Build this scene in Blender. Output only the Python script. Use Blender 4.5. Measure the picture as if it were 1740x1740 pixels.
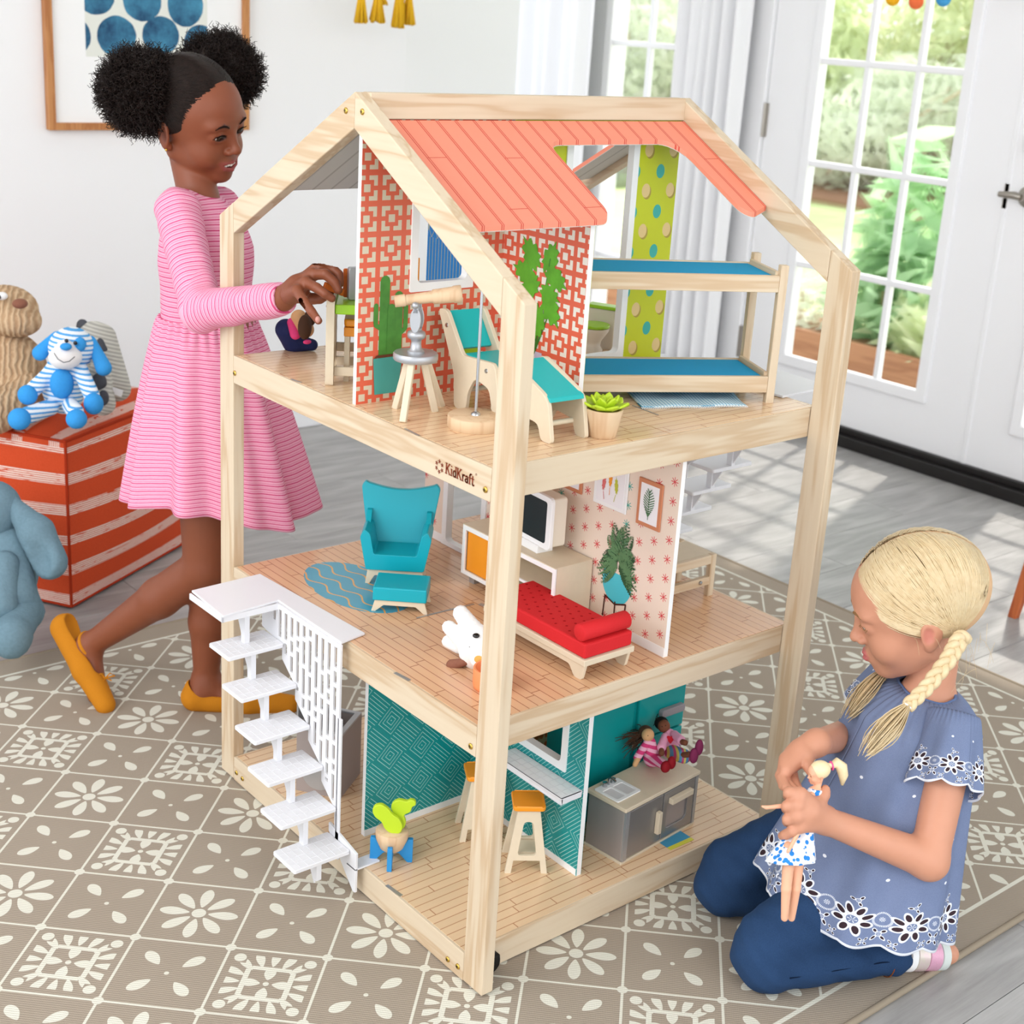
import bpy, bmesh, math, random
import numpy as np
from mathutils import Vector, Matrix
from math import sin, cos, pi, radians
for o in list(bpy.data.objects): bpy.data.objects.remove(o)
C = bpy.context.scene.collection
sc = bpy.context.scene
# ---------------------------------------------------------------- camera
YAW, PIT, ROL = .8636, -.3102, .0635
F = Vector((cos(PIT)*cos(YAW), cos(PIT)*sin(YAW), sin(PIT)))
R0 = Vector((sin(YAW), -cos(YAW), 0)); U0 = R0.cross(F)
RV = cos(ROL)*R0+sin(ROL)*U0; UV = RV.cross(F)
cd = bpy.data.cameras.new('camera'); cam = bpy.data.objects.new('camera', cd); C.objects.link(cam)
m = Matrix((RV, UV, -F)).transposed().to_4x4(); m.translation = Vector((-1.1051, -1.3011, 1.3528))
cam.matrix_world = m
cd.sensor_width = 36; cd.lens = 2411.138/1740*36
cd.shift_x = -(880.8838-870)/1740; cd.shift_y = (800.0672-870)/1740
cd.clip_start = .05; cd.clip_end = 100
cd.dof.use_dof = True; cd.dof.focus_distance = 2.15; cd.dof.aperture_fstop = 7.1
sc.camera = cam
# ---------------------------------------------------------------- world, sun, lamps, exposure
w = bpy.data.worlds.new('sky'); sc.world = w; w.use_nodes = True
bg = w.node_tree.nodes['Background']; bg.inputs[0].default_value = (.93, .965, 1, 1); bg.inputs[1].default_value = 1.6
def lamp(name, kind, loc, aim, energy, color=(1, 1, 1), size=1., size_y=None, angle=.02):
    l = bpy.data.lights.new(name, kind); o = bpy.data.objects.new(name, l); C.objects.link(o)
    o.location = loc; d = Vector(aim)-Vector(loc)
    o.rotation_euler = d.to_track_quat('-Z', 'Y').to_euler(); l.energy = energy; l.color = color
    if kind == 'AREA':
        l.size = size
        if size_y: l.shape = 'RECTANGLE'; l.size_y = size_y
    if kind == 'SUN': l.angle = angle
    return o
lamp('sun', 'SUN', (6, 2, 6), (2.0, .6, 0), 4.0, (1, .95, .86), angle=.03)
lamp('softbox', 'AREA', (-1.9, .2, 2.25), (.3, .5, .5), 26, (1, .985, .96), 1.5, 1.5)
lamp('key_panel', 'AREA', (-.3, -2.4, 2.3), (.4, .4, .5), 14, (1, .98, .95), 1.4, 1.4)
sc.view_settings.view_transform = 'Standard'; sc.view_settings.look = 'None'
sc.view_settings.exposure = 0.42; sc.view_settings.gamma = 1; sc.view_settings.use_curve_mapping = False
# ---------------------------------------------------------------- node helpers
class S:
    def __init__(s, g, k): s.g = g; s.k = k
    def _m(s, op, b=None, c=None):
        n = s.g.nodes.new('ShaderNodeMath'); n.operation = op; s.g.links.new(s.k, n.inputs[0])
        for i, q in ((1, b), (2, c)):
            if q is None: continue
            if isinstance(q, S): s.g.links.new(q.k, n.inputs[i])
            else: n.inputs[i].default_value = q
        return S(s.g, n.outputs[0])
    def __add__(s, b): return s._m('ADD', b)
    __radd__ = __add__
    def __sub__(s, b): return s._m('SUBTRACT', b)
    def __rsub__(s, b): return (s*-1)+b
    def __mul__(s, b): return s._m('MULTIPLY', b)
    __rmul__ = __mul__
    def __truediv__(s, b): return s._m('DIVIDE', b)
    def lt(s, b): return s._m('LESS_THAN', b)
    def gt(s, b): return s._m('GREATER_THAN', b)
    def mn(s, b): return s._m('MINIMUM', b)
    def mx(s, b): return s._m('MAXIMUM', b)
    def sin(s): return s._m('SINE')
    def cos(s): return s._m('COSINE')
    def abs(s): return s._m('ABSOLUTE')
    def fr(s): return s._m('FRACT')
    def fl(s): return s._m('FLOOR')
    def pw(s, b): return s._m('POWER', b)
    def sq(s): return s*s
    def at2(s, b): return s._m('ARCTAN2', b)
    def rt(s): return s._m('SQRT')
    def pp(s, b): return s._m('PINGPONG', b)
    def inv(s): return 1-s
class G:
    def __init__(s, name, rough=.5, spec=.5, metal=0):
        s.m = bpy.data.materials.new(name); s.m.use_nodes = True; s.t = s.m.node_tree; s.nodes = s.t.nodes; s.links = s.t.links
        s.b = s.nodes['Principled BSDF']; s.b.inputs['Roughness'].default_value = rough
        s.b.inputs['Specular IOR Level'].default_value = spec; s.b.inputs['Metallic'].default_value = metal
    def xyz(s, kind='Object'):
        n = s.nodes.new('ShaderNodeTexCoord'); p = s.nodes.new('ShaderNodeSeparateXYZ'); s.links.new(n.outputs[kind], p.inputs[0])
        s.co = n.outputs[kind]; return [S(s, p.outputs[i]) for i in range(3)]
    def attr(s, name):
        n = s.nodes.new('ShaderNodeAttribute'); n.attribute_name = name; return n
    def vec(s, x, y, z=0.):
        n = s.nodes.new('ShaderNodeCombineXYZ')
        for i, q in enumerate((x, y, z)):
            if isinstance(q, S): s.links.new(q.k, n.inputs[i])
            else: n.inputs[i].default_value = q
        return n.outputs[0]
    def noise(s, v, scale, det=2, rough=.5, out=0):
        n = s.nodes.new('ShaderNodeTexNoise'); n.inputs['Scale'].default_value = scale; n.inputs['Detail'].default_value = det
        n.inputs['Roughness'].default_value = rough
        if v is not None: s.links.new(v, n.inputs['Vector'])
        return S(s, n.outputs[out])
    def vor(s, v, scale, out='Distance', feat='F1'):
        n = s.nodes.new('ShaderNodeTexVoronoi'); n.feature = feat; n.inputs['Scale'].default_value = scale; s.links.new(v, n.inputs['Vector'])
        return S(s, n.outputs[out])
    def mix(s, f, a, b):
        n = s.nodes.new('ShaderNodeMix'); n.data_type = 'RGBA'
        for i, q in ((0, f), (6, a), (7, b)):
            if isinstance(q, S): s.links.new(q.k, n.inputs[i])
            elif i == 0: n.inputs[i].default_value = q
            elif isinstance(q, tuple): n.inputs[i].default_value = (*q, 1)
            else: s.links.new(q, n.inputs[i])
        return n.outputs[2]
    def rmp(s, x, a, b, c=0., d=1.):
        n = s.nodes.new('ShaderNodeMapRange'); s.links.new(x.k, n.inputs[0])
        for i, q in enumerate((a, b, c, d)): n.inputs[i+1].default_value = q
        return S(s, n.outputs[0])
    def rnd(s):
        n = s.nodes.new('ShaderNodeObjectInfo'); return S(s, n.outputs['Random'])
    def col(s, c):
        if isinstance(c, tuple): s.b.inputs['Base Color'].default_value = (*c, 1)
        else: s.links.new(c, s.b.inputs['Base Color'])
        return s
    def bump(s, h, st=.3, dist=.002):
        n = s.nodes.new('ShaderNodeBump'); n.inputs['Strength'].default_value = st; n.inputs['Distance'].default_value = dist
        s.links.new(h.k, n.inputs['Height']); s.links.new(n.outputs[0], s.b.inputs['Normal']); return s
def hx(h):
    h = h.lstrip('#'); r = [int(h[i:i+2], 16)/255 for i in (0, 2, 4)]
    return tuple(x/12.92 if x <= .04045 else ((x+.055)/1.055)**2.4 for x in r)
def plain(name, h, rough=.5, spec=.5, metal=0, bump=0, bs=300, var=.0):
    g = G(name, rough, spec, metal); c = hx(h) if isinstance(h, str) else h
    if var or bump:
        g.xyz(); nz = g.noise(g.co, bs, 3)
        if var: g.col(g.mix(nz, tuple(q*(1-var) for q in c), tuple(min(1, q*(1+var)) for q in c)))
        else: g.col(c)
        if bump: g.bump(nz, bump, .001)
    else: g.col(c)
    return g.m
def wood(name, axis, light='#dac8ae', dark='#c6a987', sc_=1., rough=.5):
    g = G(name, rough, .35); x, y, z = g.xyz(); q = [x, y, z]
    r = g.rnd()*7
    st = [(c*(1.6 if i == axis else 22)*sc_)+r for i, c in enumerate(q)]
    v = g.vec(*st); n1 = g.noise(v, 1.0, 3, .6)
    st2 = [(c*(9 if i == axis else 160)*sc_)+r for i, c in enumerate(q)]
    n2 = g.noise(g.vec(*st2), 1., 2)
    rings = ((n1*26).sin()*.5+.5).pw(3)
    c = g.mix(g.rmp(rings*.75+n2*.35, .1, 1.1), hx(light), hx(dark)); g.col(c); g.bump(n2, .08, .0006); return g.m
def eye_mat(name, iris):
    g = G(name, .08, .6); x, y, z = g.xyz(); r = (x.sq()+z.sq()).rt()
    c = g.mix(r.lt(.0066), hx('#cfc6c0'), hx(iris)); c = g.mix(r.lt(.003), c, hx('#060404')); c = g.mix(y.lt(0), c, hx('#e9e4e0')); g.col(c); return g.m
M = {}
# ---------------------------------------------------------------- mesh helpers
random.seed(7); rng = np.random.default_rng(5)
class MB:
    def __init__(s): s.v = []; s.f = []
    def add(s, V, Fc):
        n = len(s.v); s.v += [tuple(p) for p in V]; s.f += [tuple(i+n for i in f) for f in Fc]; return s
    def box(s, x0, x1, y0, y1, z0, z1, M4=None):
        V = [Vector((x, y, z)) for x in (x0, x1) for y in (y0, y1) for z in (z0, z1)]
        if M4 is not None: V = [M4 @ p for p in V]
        return s.add(V, [(0, 1, 3, 2), (4, 6, 7, 5), (0, 4, 5, 1), (2, 3, 7, 6), (0, 2, 6, 4), (1, 5, 7, 3)])
    def beam(s, a, b, w_, h_, up=(0, 0, 1)):
        a, b = Vector(a), Vector(b); d = (b-a).normalized(); side = d.cross(Vector(up)).normalized(); u = side.cross(d)
        V = [p+side*i*w_/2+u*j*h_/2 for p in (a, b) for i in (-1, 1) for j in (-1, 1)]
        return s.add(V, [(0, 1, 3, 2), (4, 6, 7, 5), (0, 4, 5, 1), (2, 3, 7, 6), (0, 2, 6, 4), (1, 5, 7, 3)])
    def prism(s, poly, fn0, fn1):
        n = len(poly); V = [fn0(*p) for p in poly]+[fn1(*p) for p in poly]
        return s.add(V, [tuple(range(n))[::-1], tuple(range(n, 2*n))]+[(i, (i+1) % n, n+(i+1) % n, n+i) for i in range(n)])
    def tube(s, P, r, n=8, caps=True):
        P = [Vector(p) for p in P]; L = len(P); rr = r if hasattr(r, '__len__') else [r]*L; V = []; pu = None
        for i, p in enumerate(P):
            d = (P[min(i+1, L-1)]-P[max(i-1, 0)]); d = d.normalized() if d.length > 1e-9 else Vector((0, 0, 1))
            if pu is None: pu = d.orthogonal().normalized()
            u = (pu-d*pu.dot(d)); u = u.normalized() if u.length > 1e-6 else d.orthogonal().normalized(); pu = u; v = d.cross(u)
            V += [p+(u*cos(2*pi*k/n)+v*sin(2*pi*k/n))*rr[i] for k in range(n)]
        Fc = [(i*n+k, i*n+(k+1) % n, (i+1)*n+(k+1) % n, (i+1)*n+k) for i in range(L-1) for k in range(n)]
        if caps: Fc += [tuple(range(n))[::-1], tuple((L-1)*n+k for k in range(n))]
        return s.add(V, Fc)
    def lathe(s, prof, n=32, c=(0, 0, 0), M4=None, caps=True):
        V = []
        for r, z in prof: V += [Vector((r*cos(2*pi*k/n), r*sin(2*pi*k/n), z)) for k in range(n)]
        V = [(M4 @ p if M4 is not None else p)+Vector(c) for p in V]; L = len(prof)
        Fc = [(i*n+k, i*n+(k+1) % n, (i+1)*n+(k+1) % n, (i+1)*n+k) for i in range(L-1) for k in range(n)]
        if caps: Fc += [tuple(range(n))[::-1], tuple((L-1)*n+k for k in range(n))]
        return s.add(V, Fc)
    def ball(s, c, r, nu=16, nv=10, rz=None, M4=None):
        rx, ry, rz = (r if hasattr(r, '__len__') else (r, r, r if rz is None else rz)); V = []
        for j in range(nv+1):
            t = -pi/2+pi*j/nv
            V += [Vector((rx*cos(t)*cos(2*pi*k/nu), ry*cos(t)*sin(2*pi*k/nu), rz*sin(t))) for k in range(nu)]
        V = [(M4 @ p if M4 is not None else p)+Vector(c) for p in V]
        return s.add(V, [(j*nu+k, j*nu+(k+1) % nu, (j+1)*nu+(k+1) % nu, (j+1)*nu+k) for j in range(nv) for k in range(nu)])
    def grid(s, fn, nu, nv, closed=False):
        V = [fn(i/nu, j/nv) for j in range(nv+1) for i in range(nu+(0 if closed else 1))]; w_ = nu+(0 if closed else 1)
        return s.add(V, [(j*w_+i, j*w_+(i+1) % w_, (j+1)*w_+(i+1) % w_, (j+1)*w_+i) for j in range(nv) for i in range(nu)])
def link(o, parent=None):
    C.objects.link(o)
    if parent is not None: o.parent = parent
    return o
def obj(name, mb, mat, parent=None, smooth=False, bevel=0, seg=2, solid=0, sub=0, fix=True):
    me = bpy.data.meshes.new(name)
    if isinstance(mb, MB): me.from_pydata([tuple(v) for v in mb.v], [], mb.f)
    else: me.from_pydata(mb[0], [], mb[1])
    if fix and isinstance(mb, MB):
        b = bmesh.new(); b.from_mesh(me); bmesh.ops.remove_doubles(b, verts=b.verts, dist=1e-6); bmesh.ops.recalc_face_normals(b, faces=b.faces); b.to_mesh(me); b.free()
    if mat is not None: me.materials.append(M[mat] if isinstance(mat, str) else mat)
    if smooth:
        me.polygons.foreach_set('use_smooth', [True]*len(me.polygons))
    o = bpy.data.objects.new(name, me); link(o, parent)
    if solid: q = o.modifiers.new('solid', 'SOLIDIFY'); q.thickness = solid; q.offset = 0
    if bevel: q = o.modifiers.new('bevel', 'BEVEL'); q.width = bevel; q.segments = seg; q.limit_method = 'ANGLE'
    if smooth and not bevel and smooth != 2:
        with_angle(me)
    if sub: q = o.modifiers.new('sub', 'SUBSURF'); q.levels = sub; q.render_levels = sub
    return o
def with_angle(me, ang=.9):
    b = bmesh.new(); b.from_mesh(me)
    for e in b.edges:
        if len(e.link_faces) == 2 and e.calc_face_angle(0) > ang: e.smooth = False
    b.to_mesh(me); b.free()
def tag(o, label=None, cat=None, group=None, kind=None):
    for k, v in (('label', label), ('category', cat), ('group', group), ('kind', kind)):
        if v: o[k] = v
    return o
def thing(name, label, cat, loc=(0, 0, 0), rz=0, group=None):
    o = bpy.data.objects.new(name, None); C.objects.link(o); o.location = loc; o.rotation_euler = (0, 0, rz); o.empty_display_size = .02
    return tag(o, label, cat, group)
def dup(root, loc=None, rz=None, label=None, group=None, name=None):
    r = root.copy(); C.objects.link(r)
    if loc is not None: r.location = loc
    if rz is not None: r.rotation_euler = (0, 0, rz)
    if label: r['label'] = label
    if group: r['group'] = group
    for ch in list(root.children):
        c = ch.copy(); C.objects.link(c); c.parent = r
        for g in list(ch.children):
            d = g.copy(); C.objects.link(d); d.parent = c
    return r
def inst(o, parent, loc=(0, 0, 0), rot=(0, 0, 0)):
    c = o.copy(); c.parent = parent; c.location = loc; c.rotation_euler = rot; C.objects.link(c); return c
def rot3(rx=0, ry=0, rz=0): return (Matrix.Rotation(rz, 4, 'Z') @ Matrix.Rotation(ry, 4, 'Y') @ Matrix.Rotation(rx, 4, 'X'))
def rpoly(x0, x1, y0, y1, r, n=5):
    P = []
    for cx, cy, a in ((x1-r, y1-r, 0), (x0+r, y1-r, pi/2), (x0+r, y0+r, pi), (x1-r, y0+r, 1.5*pi)):
        P += [(cx+r*cos(a+pi/2*k/n), cy+r*sin(a+pi/2*k/n)) for k in range(n+1)]
    return P
def plate_hole(mb, outer, holes, f0, f1):
    """flat plate with holes: outer/hole polygons triangulated, extruded between f0 and f1"""
    from mathutils.geometry import tessellate_polygon
    loops = [outer]+holes; tri = tessellate_polygon([[Vector((p[0], p[1], 0)) for p in l] for l in loops])
    flat = [p for l in loops for p in l]; n = len(flat)
    V = [f0(*p) for p in flat]+[f1(*p) for p in flat]
    Fc = [tuple(t) for t in tri]+[tuple(i+n for i in t) for t in tri]; k = 0
    for l in loops:
        m_ = len(l); Fc += [(k+i, k+(i+1) % m_, n+k+(i+1) % m_, n+k+i) for i in range(m_)]; k += m_
    return mb.add(V, Fc)
# ---------------------------------------------------------------- SDF bodies -> one continuous mesh (surface nets)
def V3(*a): return np.array(a, float)
def cap(a, b, ra, rb=None, k=.01, c=0, sub=0, s=None): return dict(t='c', a=V3(*a), b=V3(*b), ra=ra, rb=ra if rb is None else rb, k=k, c=c, sub=sub)
def ell(ce, r, k=.01, c=0, sub=0, rot=None): return dict(t='e', a=V3(*ce), r=V3(*r), k=k, c=c, sub=sub, R=None if rot is None else np.array(rot.to_3x3()))
def mirx(p):
    q = dict(p)
    for kk in ('a', 'b'):
        if kk in q: q[kk] = q[kk]*V3(-1, 1, 1)
    if q.get('R') is not None: Mx = np.diag([-1., 1, 1]); q['R'] = Mx@q['R']@Mx
    return q
def _d(p, P):
    if p['t'] == 'c':
        ba = p['b']-p['a']; pa = P-p['a']; h = np.clip(pa@ba/max(ba@ba, 1e-12), 0, 1)
        return np.linalg.norm(pa-h[:, None]*ba, axis=1)-(p['ra']+(p['rb']-p['ra'])*h)
    q = P-p['a']
    if p['R'] is not None: q = q@p['R']
    k0 = np.linalg.norm(q/p['r'], axis=1); k1 = np.linalg.norm(q/p['r']**2, axis=1)
    return np.where(k1 > 1e-9, k0*(k0-1)/np.maximum(k1, 1e-9), -p['r'].min())
def sdf(prims, P, cols=None):
    d = np.full(len(P), 1e3, np.float64); col = None if cols is None else np.tile(np.array(cols[0], float), (len(P), 1))
    for p in prims:
        e = _d(p, P); k = p['k']
        if p['sub']:
            h = np.clip(.5-.5*(d+e)/k, 0, 1); d = d*(1-h)-e*h+k*h*(1-h); hh = h
            if col is not None and p['c']: col = col*(1-hh[:, None])+np.array(cols[p['c']])*hh[:, None]
        else:
            h = np.clip(.5+.5*(d-e)/k, 0, 1); d = d*(1-h)+e*h-k*h*(1-h)
            if col is not None: col = col*(1-h[:, None])+np.array(cols[p['c']])*h[:, None]
    return d if col is None else (d, col)
def nets(prims, h, cols=None, lo=None, hi=None, disp=None, clip=None):
    if lo is None:
        A = []; B = []
        for p in prims:
            if p['sub']: continue
            if p['t'] == 'c':
                for q, r in ((p['a'], p['ra']), (p['b'], p['rb'])): A.append(q-r); B.append(q+r)
            else: r = p['r'].max(); A.append(p['a']-r); B.append(p['a']+r)
        lo = np.min(A, 0)-3*h; hi = np.max(B, 0)+3*h
    if clip: lo = np.maximum(lo, clip[0]); hi = np.minimum(hi, clip[1])
    B_ = 8; n = (np.ceil((hi-lo)/h/B_).astype(int))*B_
    bc = np.stack(np.meshgrid(*[np.arange(k//B_) for k in n], indexing='ij'), -1).reshape(-1, 3)
    f = (lambda P: sdf(prims, P)+disp(P)) if disp else (lambda P: sdf(prims, P))
    cen = lo+(bc*B_+B_/2-.5)*h; dc = f(cen); D = np.empty(tuple(n), np.float32)
    D[:] = np.repeat(np.repeat(np.repeat(dc.reshape(*(n//B_)), B_, 0), B_, 1), B_, 2)
    keep = np.abs(dc) < h*B_*1.25+.006
    off = np.stack(np.meshgrid(*[np.arange(B_)]*3, indexing='ij'), -1).reshape(-1, 3)
    kb = bc[keep]
    for i in range(0, len(kb), 400):
        idx = (kb[i:i+400, None, :]*B_+off[None]).reshape(-1, 3); D[idx[:, 0], idx[:, 1], idx[:, 2]] = f(lo+idx*h)
    ins = D < 0
    c = sum(ins[a:n[0]-1+a, b:n[1]-1+b, e:n[2]-1+e].astype(np.int8) for a in (0, 1) for b in (0, 1) for e in (0, 1))
    ci = np.argwhere((c > 0) & (c < 8)); vid = np.full(c.shape, -1, np.int32); vid[ci[:, 0], ci[:, 1], ci[:, 2]] = np.arange(len(ci))
    acc = np.zeros((len(ci), 3)); cnt = np.zeros(len(ci))
    cr = [(a, b, e) for a in (0, 1) for b in (0, 1) for e in (0, 1)]
    for i in range(8):
        for j in range(i+1, 8):
            A, Bq = np.array(cr[i]), np.array(cr[j])
            if np.abs(A-Bq).sum() != 1: continue
            da = D[tuple((ci+A).T)]; db = D[tuple((ci+Bq).T)]; mk = (da < 0) != (db < 0); t = np.where(mk, da/np.where(mk, da-db, 1), 0)
            acc += mk[:, None]*(A+(Bq-A)*t[:, None]); cnt += mk
    V = lo+(ci+acc/cnt[:, None])*h; Fs = []
    for ax in range(3):
        o1, o2 = [(1, 2), (2, 0), (0, 1)][ax]; e = np.zeros(3, int); e[ax] = 1
        sl = [slice(1, None)]*3; sl[ax] = slice(0, -1); s2 = [slice(1, None)]*3; s2[ax] = slice(1, None)
        a = ins[tuple(sl)]; b = ins[tuple(s2)]; ed = np.argwhere(a != b); base = ed.copy()
        for q in range(3):
            if q != ax: base[:, q] += 1
        sg = a[tuple(ed.T)]; Q = []
        for du, dv in ((0, 0), (-1, 0), (-1, -1), (0, -1)):
            w_ = base.copy(); w_[:, o1] += du; w_[:, o2] += dv
            ok = np.all((w_ >= 0) & (w_ < np.array(c.shape)), 1); w_ = np.clip(w_, 0, np.array(c.shape)-1)
            Q.append(np.where(ok, vid[tuple(w_.T)], -1))
        Q = np.stack(Q, 1); Q[~sg] = Q[~sg][:, ::-1]; Fs.append(Q[np.all(Q >= 0, 1)])
    Fq = np.concatenate(Fs); cc = None if cols is None else sdf(prims, V, cols)[1]
    return V, Fq, cc
def body(name, grids, mat, parent=None, attr='col'):
    """grids: list of (V,F,col) joined into ONE mesh"""
    V = np.concatenate([g[0] for g in grids]); k = 0; Fl = []
    for g in grids: Fl.append(g[1]+k); k += len(g[0])
    Fq = np.concatenate(Fl); me = bpy.data.meshes.new(name); me.vertices.add(len(V)); me.vertices.foreach_set('co', V.ravel())
    me.loops.add(Fq.size); me.polygons.add(len(Fq)); me.loops.foreach_set('vertex_index', Fq.ravel().astype(np.int32))
    me.polygons.foreach_set('loop_start', np.arange(0, Fq.size, 4, dtype=np.int32))
    me.polygons.foreach_set('use_smooth', np.ones(len(Fq), bool))
    me.update(calc_edges=True); me.validate()
    if grids[0][2] is not None:
        cc = np.concatenate([g[2] for g in grids]); a = me.attributes.new(attr, 'FLOAT_COLOR', 'POINT')
        a.data.foreach_set('color', np.c_[cc, np.ones(len(cc))].ravel().astype(np.float32))
    me.materials.append(M[mat] if isinstance(mat, str) else mat)
    o = bpy.data.objects.new(name, me); return link(o, parent)
def xf(g, Mx):
    A = np.array(Mx); return (g[0]@A[:3, :3].T+A[:3, 3], g[1], g[2])

# ================================================================ materials
M['pine'] = wood('pine', 0); M['pine_y'] = wood('pine_y', 1); M['pine_z'] = wood('pine_z', 2)
M['birch'] = plain('birch', '#dccdb4', .5, .3, 0, .05, 90, .04); M['beech'] = wood('beech', 2, '#dcbf9c', '#cda985', 1.2)
M['oak'] = wood('oak', 2, '#c58a55', '#a8693a', 2.)
M['oak_x'] = wood('oak_x', 0, '#c58a55', '#a8693a', 2.)
M['paint'] = plain('white_wall_paint', '#f4f4f5', .7, .2); M['trim'] = plain('white_trim', '#f8f8fa', .45, .4)
M['white'] = plain('white_lacquer', '#f4f4f4', .35, .4); M['plastic'] = plain('white_plastic', '#e6e6ea', .4, .4)
M['black'] = plain('black_rubber', '#121212', .5, .3); M['brass'] = plain('brass', '#d8b45a', .3, .5, 1)
M['steel'] = plain('steel', '#b9bcc0', .25, .5, 1); M['silver'] = plain('silver_paint', '#b4b6ba', .35, .5, .6)
M['nickel'] = plain('nickel', '#a9a39a', .3, .5, 1)
M['teal'] = plain('teal_paint', '#12a9b4', .35, .4); M['teal2'] = plain('teal_board', '#1eb0b0', .4, .35)
M['orange'] = plain('orange_paint', '#f59a23', .35, .45); M['coral'] = plain('coral_edge', '#f4a07a', .5, .3)
M['lime'] = plain('lime_paint', '#9ccf26', .3, .45); M['limeplant'] = plain('lime_plant', '#bcd82c', .4, .4)
M['blue'] = plain('blue_paint', '#2b8fd0', .4, .4); M['wick'] = plain('cup_orange', '#f2935f', .45, .3)
M['sill'] = plain('black_threshold', '#1b1817', .45, .4)
g = G('glass', .02, .5); g.b.inputs['Transmission Weight'].default_value = 1; g.b.inputs['IOR'].default_value = 1.02; g.b.inputs['Alpha'].default_value = .25; g.col((.95, 1, .98)); M['glass'] = g.m
# room floor planks: grey oak vinyl
g = G('grey_plank', .38, .4); x, y, z = g.xyz(); r = g.rnd()*30
n1 = g.noise(g.vec(x*2.2+r, y*16+r, 0.), 1.2, 4, .6); n2 = g.noise(g.vec(x*6+r, y*90, r), 1.5, 3, .7)
n3 = g.noise(g.vec(x*1.2+r, y*5+r, 0.), 1.5, 2, .5); ring = ((n3*30).sin()*.5+.5).pw(2)
f_ = g.rmp(n1*.55+n2*.4+ring*.16, .3, .8); g.col(g.mix(f_, hx('#8b8886'), hx('#b5b3b1'))); g.bump(n2, .12, .001); M['grey_plank'] = g.m
# rug: flat woven lattice of flowers
g = G('woven_rug', .9, .15); x, y, z = g.xyz()
i_ = (x+.1301)/.10405; j_ = (1.01995-y)/.10205; p_ = (i_+j_)*.5; q_ = (j_-i_)*.5
fp = p_.fr()-.5; fq = q_.fr()-.5; pm = (p_.fl()*.5).fr().gt(.25); qm = (q_.fl()*.5).fr().gt(.25)   # odd flags
ra = (fp.sq()+fq.sq()).rt(); an = fq.at2(fp)
line = (fp.abs().mx(fq.abs())).gt(.486); node = ((fp.abs()-.5).sq()+(fq.abs()-.5).sq()).rt().lt(.055)
def petal(g, a, n, r0, r1, w_, ph=0.):
    k = (((a+ph)*(n/(2*pi))).fr()-.5).abs()*(2*pi/n)*ra      # sideways distance from petal axis
    t = g.rmp(ra, r0, r1); return k.lt(((t*pi).sin().mx(0.)).pw(.55)*w_*(t*.6+.5)) * ra.gt(r0)*ra.lt(r1)
daisy = petal(g, an, 8, .10, .42, .08, 2*pi/16).mx(ra.lt(.075))
leaves = petal(g, an, 4, .17, .42, .078, pi/2).mx(ra.lt(.025))
cheb = fp.abs().mx(fq.abs()); cmin = fp.abs().mn(fq.abs())
orn = ((fp.abs()-.36).sq()+(fq.abs()-.36).sq()).rt().lt(.062)
orn = orn.mx(petal(g, an, 16, .265, .50, .055, pi/16)*cheb.lt(.415)*cmin.lt(.285))
orn = orn.mx((cheb.gt(.20)*cheb.lt(.255))*(cmin.lt(.20))).mx(cheb.lt(.2)*petal(g, an, 4, .06, .25, .07, pi/4+pi/2)).mx(ra.lt(.03))
even = (pm-qm).abs().lt(.5); pat = even*leaves+(1-even)*(pm*orn+(1-pm)*daisy); pat = pat.mx(line).mx(node)
inside = x.lt(1.565)*y.gt(-.285)*y.lt(1.345)
bord = (x-1.565).abs().lt(.0035)+(y+.285).abs().lt(.0035)+(y-1.345).abs().lt(.0035)
pat = (pat*inside).mx(bord)
wv = (((x+y)*1050).sin()*.5+.5)*.75+(((x-y)*1900).sin()*.5+.5)*.25; lw = g.noise(g.co, 5, 2); wv = wv*.8+lw*.2
base = g.mix(wv, hx('#8f8375'), hx('#b0a393')); wh = g.mix(wv, hx('#cdcabb'), hx('#e6e4d8'))
g.col(g.mix(pat, base, wh)); g.bump(wv, .35, .0015); M['rug'] = g.m
# printed toy floor boards
def boards(name, ax, light='#e9c7a0', dark='#b98563', wd=.0165, off=0.):
    g = G(name, .22, .5); x, y, z = g.xyz(); a, b = (x, y) if ax == 0 else (y, x)
    row = ((b+off)/wd); k = row.fl(); fr = row.fr(); sh = (k*.618).fr()*.23
    col_ = ((a+sh)/.15); cf = col_.fr(); ln = (fr.lt(.09)).mx(cf.lt(.012))
    tone = ((k*7.13+col_.fl()*3.7).sin()*43.7).fr(); n = g.noise(g.vec(a*12, b*200, 0.) if ax == 0 else g.vec(b*200, a*12, 0.), 1., 3)
    c = g.mix(tone*.6+n*.4, hx(light), tuple(q*.9 for q in hx(light))); g.col(g.mix(ln, c, hx(dark))); return g.m
M['boards_x'] = boards('printed_boards_x', 0, off=.0065); M['boards_y'] = boards('printed_boards_y', 1, '#e2b48c', '#a8714f', off=.0035)
# coral lattice wallpaper
def fret(name, ax, bgc='#d9d3c0'):
    g = G(name, .35, .4); x, y, z = g.xyz(); a = y if ax else x; s_ = .0435
    u = ((a/s_).fr()-.5); v = ((z/s_).fr()-.5); ua, va = u.abs(), v.abs(); ch = ua.mx(va); mi = ua.mn(va)
    cen = ch.lt(.125); ell_ = ch.gt(.25)*ch.lt(.40)*mi.gt(.07)*((ua+va).gt(.28))
    arm = ch.gt(.26)*ch.lt(.405)*mi.gt(.075); cor = mi.gt(.0)
    light = cen.mx(arm*ch.lt(.41)); g.col(g.mix(light, hx('#e0674c'), hx(bgc))); return g.m
M['fret_x'] = fret('coral_lattice_x', 0, '#d8ccb4'); M['fret_y'] = fret('coral_lattice_y', 1, '#ece6da')
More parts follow.
